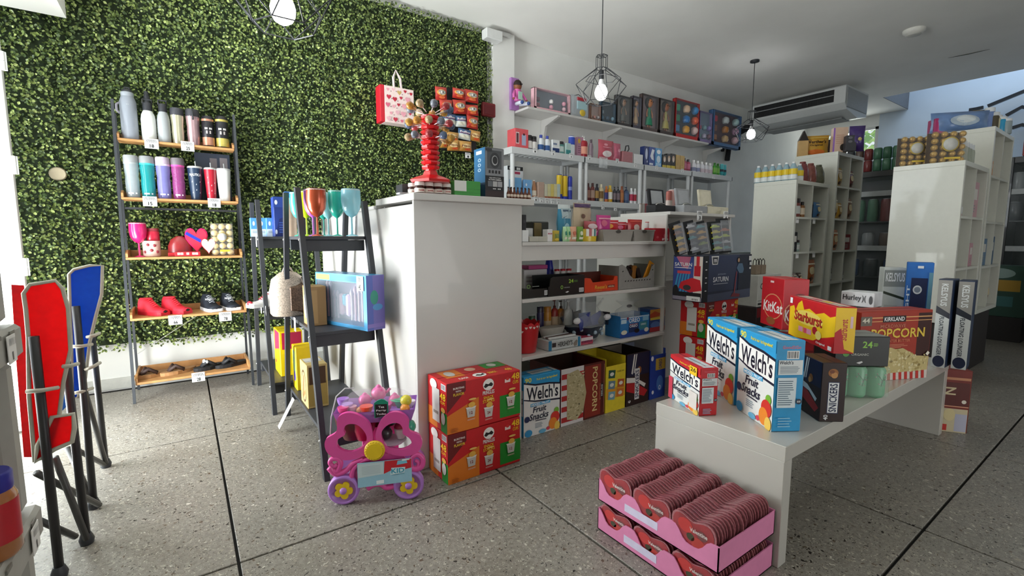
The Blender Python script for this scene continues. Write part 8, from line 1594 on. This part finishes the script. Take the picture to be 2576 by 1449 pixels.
for a in ((170, 330, 'cup', 'A878D0', 1.1, .12), (250, 330, 'cup', 'B88AD8', 1.0, .06), (215, 345, 'cup', 'E0508A', 1.0, .03), (310, 330, 'cup', 'F0B0C8', .8, .05), (430, 310, 'pot', 'E0509E', 1.1, .12), (400, 340, 'cake', 'E89A5A', .8, .04), (480, 345, 'cup', 'F0502E', 1.2, .03), (590, 250, 'pot', 'E86AA8', 1.3, .14), (790, 300, 'pot', 'E86AA8', 1.1, .12), (850, 210, 'plate', '3AB88A', 1.0, .10), (860, 300, 'cup', '30A880', 1.2, .10), (940, 230, 'cake', 'D8C83A', 1.2, .05), (930, 300, 'cake', 'F09A3A', 1.0, .03), (990, 280, 'cup', 'E8D8F0', .9, .08), (700, 340, 'cup', 'D84A9A', 1.0, .08)): tea(*a)
for a in ((690, 640, 'cake', '2A1A24', 1.5, .03), (750, 520, 'cake', '2E8A78', 1.2, .10), (860, 590, 'cake', 'C02A50', 1.3, .06), (870, 640, 'cup', 'E0D0D8', 1.3, .05), (760, 690, 'plate', 'C8B8C8', 1.6, .05), (280, 700, 'cup', '5A1A1E', 3.2, .10), (420, 690, 'cup', 'B8184A', 2.4, .08), (650, 560, 'plate', 'C01A4A', 1.6, .14), (950, 650, 'cake', '3AA88A', 1.6, .12)): tea(*a)
c = B()
for k in range(3): z = cq(360, 480 + 45 * k)[1]; x = cq(320, 480)[0]; c.box(x, x + .035, .05, .056, z, z + .005, M('B8A8AC', .3))
c.make('toy_cutlery', cart)
# clear plastic film dome over the top tray
c = B(); n = 16; vs = []
for j in range(5):
    a = PI / 2 * j / 4
    for i in range(n): b_ = 2 * PI * i / n; vs.append((cxm + w0 * .96 * math.cos(a * .9) * math.copysign(abs(math.cos(b_)) ** .5, math.cos(b_)), .1 + .1 * math.cos(a * .9) * math.copysign(abs(math.sin(b_)) ** .5, math.sin(b_)), zz + hz * .8 + .085 * math.sin(a) * (1 + .08 * math.sin(3 * b_))))
c.add(vs, [(j * n + i, j * n + (i + 1) % n, (j + 1) * n + (i + 1) % n, (j + 1) * n + i) for j in range(4) for i in range(n)], CLR('F0E8F0', .13), True); c.make('plastic_film', cart)
x, z = cq(95, 345); c = B().tube([(x - .02, .05, cq(0, 620)[1]), (x - .012, .05, cq(0, 400)[1]), (x + .012, .06, cq(0, 160)[1]), (x + .05, .08, cq(0, 80)[1]), (x + .09, .09, cq(0, 90)[1])], .003, M('D8D8D8', .3), 5); c.make('cable_tie', cart)
# ================================================================ FOLDED CAMP CHAIRS AT THE LEFT
def fabric(c):
    m = M(c, .66, var=.10, sc=41); nt = m.node_tree; b = nt.nodes['Principled BSDF']; o = [n for n in nt.nodes if n.type == 'OUTPUT_MATERIAL'][0]
    tl = nt.nodes.new('ShaderNodeBsdfTranslucent'); tl.inputs[0].default_value = lin(c); mx = nt.nodes.new('ShaderNodeMixShader'); mx.inputs[0].default_value = .45
    nt.links.new(b.outputs[0], mx.inputs[1]); nt.links.new(tl.outputs[0], mx.inputs[2]); nt.links.new(mx.outputs[0], o.inputs[0]); return m
def campchair(label, colr, Y, pts_back, pts_side, posts, feet, bands, seat, inner=None):
    t = thing('camp_chair', label, 'folding chair', (0, 0, 0)); F_ = fabric(colr); TB = M('2C2B2C', .4, metal=.3); TR = M('B8B6A6', .7)
    def W(px, py, dy=0): return P(px, py, y=Y + dy)
    def panel(pts, dy, name, th=.004, m=F_):
        a = [W(px, py, dy) for px, py in pts]; n = len(a); B().add([tuple(v) for v in a] + [tuple(v + V3((0, th, 0))) for v in a], [tuple(range(n)), tuple(range(2 * n - 1, n - 1, -1))] + [(i, i + n, (i + 1) % n + n, (i + 1) % n) for i in range(n)], m).make(name, t)
        return a
    a = panel(pts_back, 0, 'backrest_fabric'); k = len(a)
    B().tube([v + V3((0, -.004, 0)) for v in a], .0065, TR, 6, close=True).make('binding', t)
    if pts_side: panel(pts_side, .07, 'side_fabric', m=M(inner or colr, .65, var=.1, sc=40))
    if seat: b = panel(seat, -.01, 'seat_fabric'); B().tube([v + V3((0, -.006, 0)) for v in b], .008, TR, 6, close=True).make('seat_binding', t)
    for i, (p0, p1) in enumerate(posts):
        A = P(*p0, y=Y - .03 + .22 * (i % 2)); q = P(*p1, z=.02); B().tube([A, A.lerp(q, .5), q], .0145, TB, 10).make('leg', t); B().lathe([(.022, 0), (.026, .02), (.017, .045)], BLACKM, 12, (q.x, q.y, .001)).make('rubber_foot', t)
    for p0, p1 in feet:
        A, q = P(*p0, y=Y + .08), P(*p1, z=.03); B().tube([A, q], .012, M('4A4A48', .4, metal=.3), 8).make('cross_brace', t)
    for p0, p1 in bands: B().tube([W(p0[0], p0[1], -.05), W((p0[0] + p1[0]) / 2, (p0[1] + p1[1]) / 2 + 2, -.06), W(p1[0], p1[1], -.02)], .0075, TR, 6).make('arm_strap', t)
campchair('red folded camp chair standing at the left, nearer one', 'E8101E', 2.30, [(60, 738), (76, 716), (140, 706), (158, 726), (172, 776), (178, 880), (160, 960), (150, 1040), (120, 1150), (88, 1160), (74, 1000), (72, 850), (66, 780)], [(28, 716), (60, 718), (72, 850), (88, 1000), (90, 1150), (60, 1150), (40, 900)],
    [((85, 846), (150, 1440)), ((162, 880), (218, 1356))], [((138, 1150), (218, 1356)), ((92, 1190), (250, 1270)), ((100, 1310), (190, 1350))], [((66, 985), (146, 975)), ((158, 922), (196, 915))], [(132, 1048), (185, 1040), (188, 1075), (182, 1110), (140, 1128), (90, 1160), (96, 1120)])
campchair('blue folded camp chair behind the red one', '1462BC', 2.86, [(174, 690), (186, 678), (226, 668), (258, 668), (256, 740), (240, 800), (226, 860), (215, 950), (196, 1000), (182, 1000), (180, 860), (176, 760)], [(150, 930), (180, 920), (200, 960), (180, 1010), (150, 1040)],
    [((191, 770), (236, 1268)), ((232, 850), (266, 1166))], [((212, 980), (266, 1166)), ((170, 1126), (236, 1268)), ((190, 1130), (262, 1168))], [((178, 872), (232, 866)), ((218, 848), (250, 838)), ((180, 990), (234, 976)), ((214, 930), (252, 912))], None)
# jar and price cards on the grey plastic rack by the left edge
d_ = P(-52, 1405, z=NZ + .001); t = thing('peanut_butter_jar', 'peanut butter jar with blue lid cut by the left edge', 'jar', (d_.x, d_.y - .04, NZ + .001), -.6); t.scale = (.92, .92, .92)
B().lathe([(.036, 0), (.042, .01), (.042, .125), (.034, .142)], M('A86A3C', .25, coat=.5), 24, (0, .042, 0)).make('jar', t); B().lathe([(.0425, .035), (.0425, .118)], M('B8202A', .35), 24, (0, .042, 0), cap=False).make('label_band', t); B().lathe([(.037, .138), (.038, .145), (.038, .172), (.034, .176)], M('2A2A8A', .35), 24, (0, .042, 0)).make('lid', t); cyltext(t, 'JIF', .0432, 1, .042, .078, .055, .05, 'F0F0F0')
for px, py, z, w_ in ((28, 872, nzu, 'upper'), (88, 1345, NZ, 'lower')):
    lo, hi = NRY - .8, NRY
    a = P(px, py, x=NRX + .004); t = thing('price_tag', 'white price card on the grey rack\'s %s shelf edge at far left' % w_, 'price tag', (NRX + .004, a.y, z - .065), PI / 2)
    B().box(-.026, .026, -.0015, 0, 0, .055, M('E4E2DC', .5, var=0)).make('card', t); p = Pr('F', .052, .001, .055, .0004); p.text('1', .42, .1, .58, .4, '333333')
    for k in range(6): p.rect(.2 + k * .1, .65, .24 + k * .1, .9, '555555')
    o = p.done(t); o.location = (0, -.0015, 0)
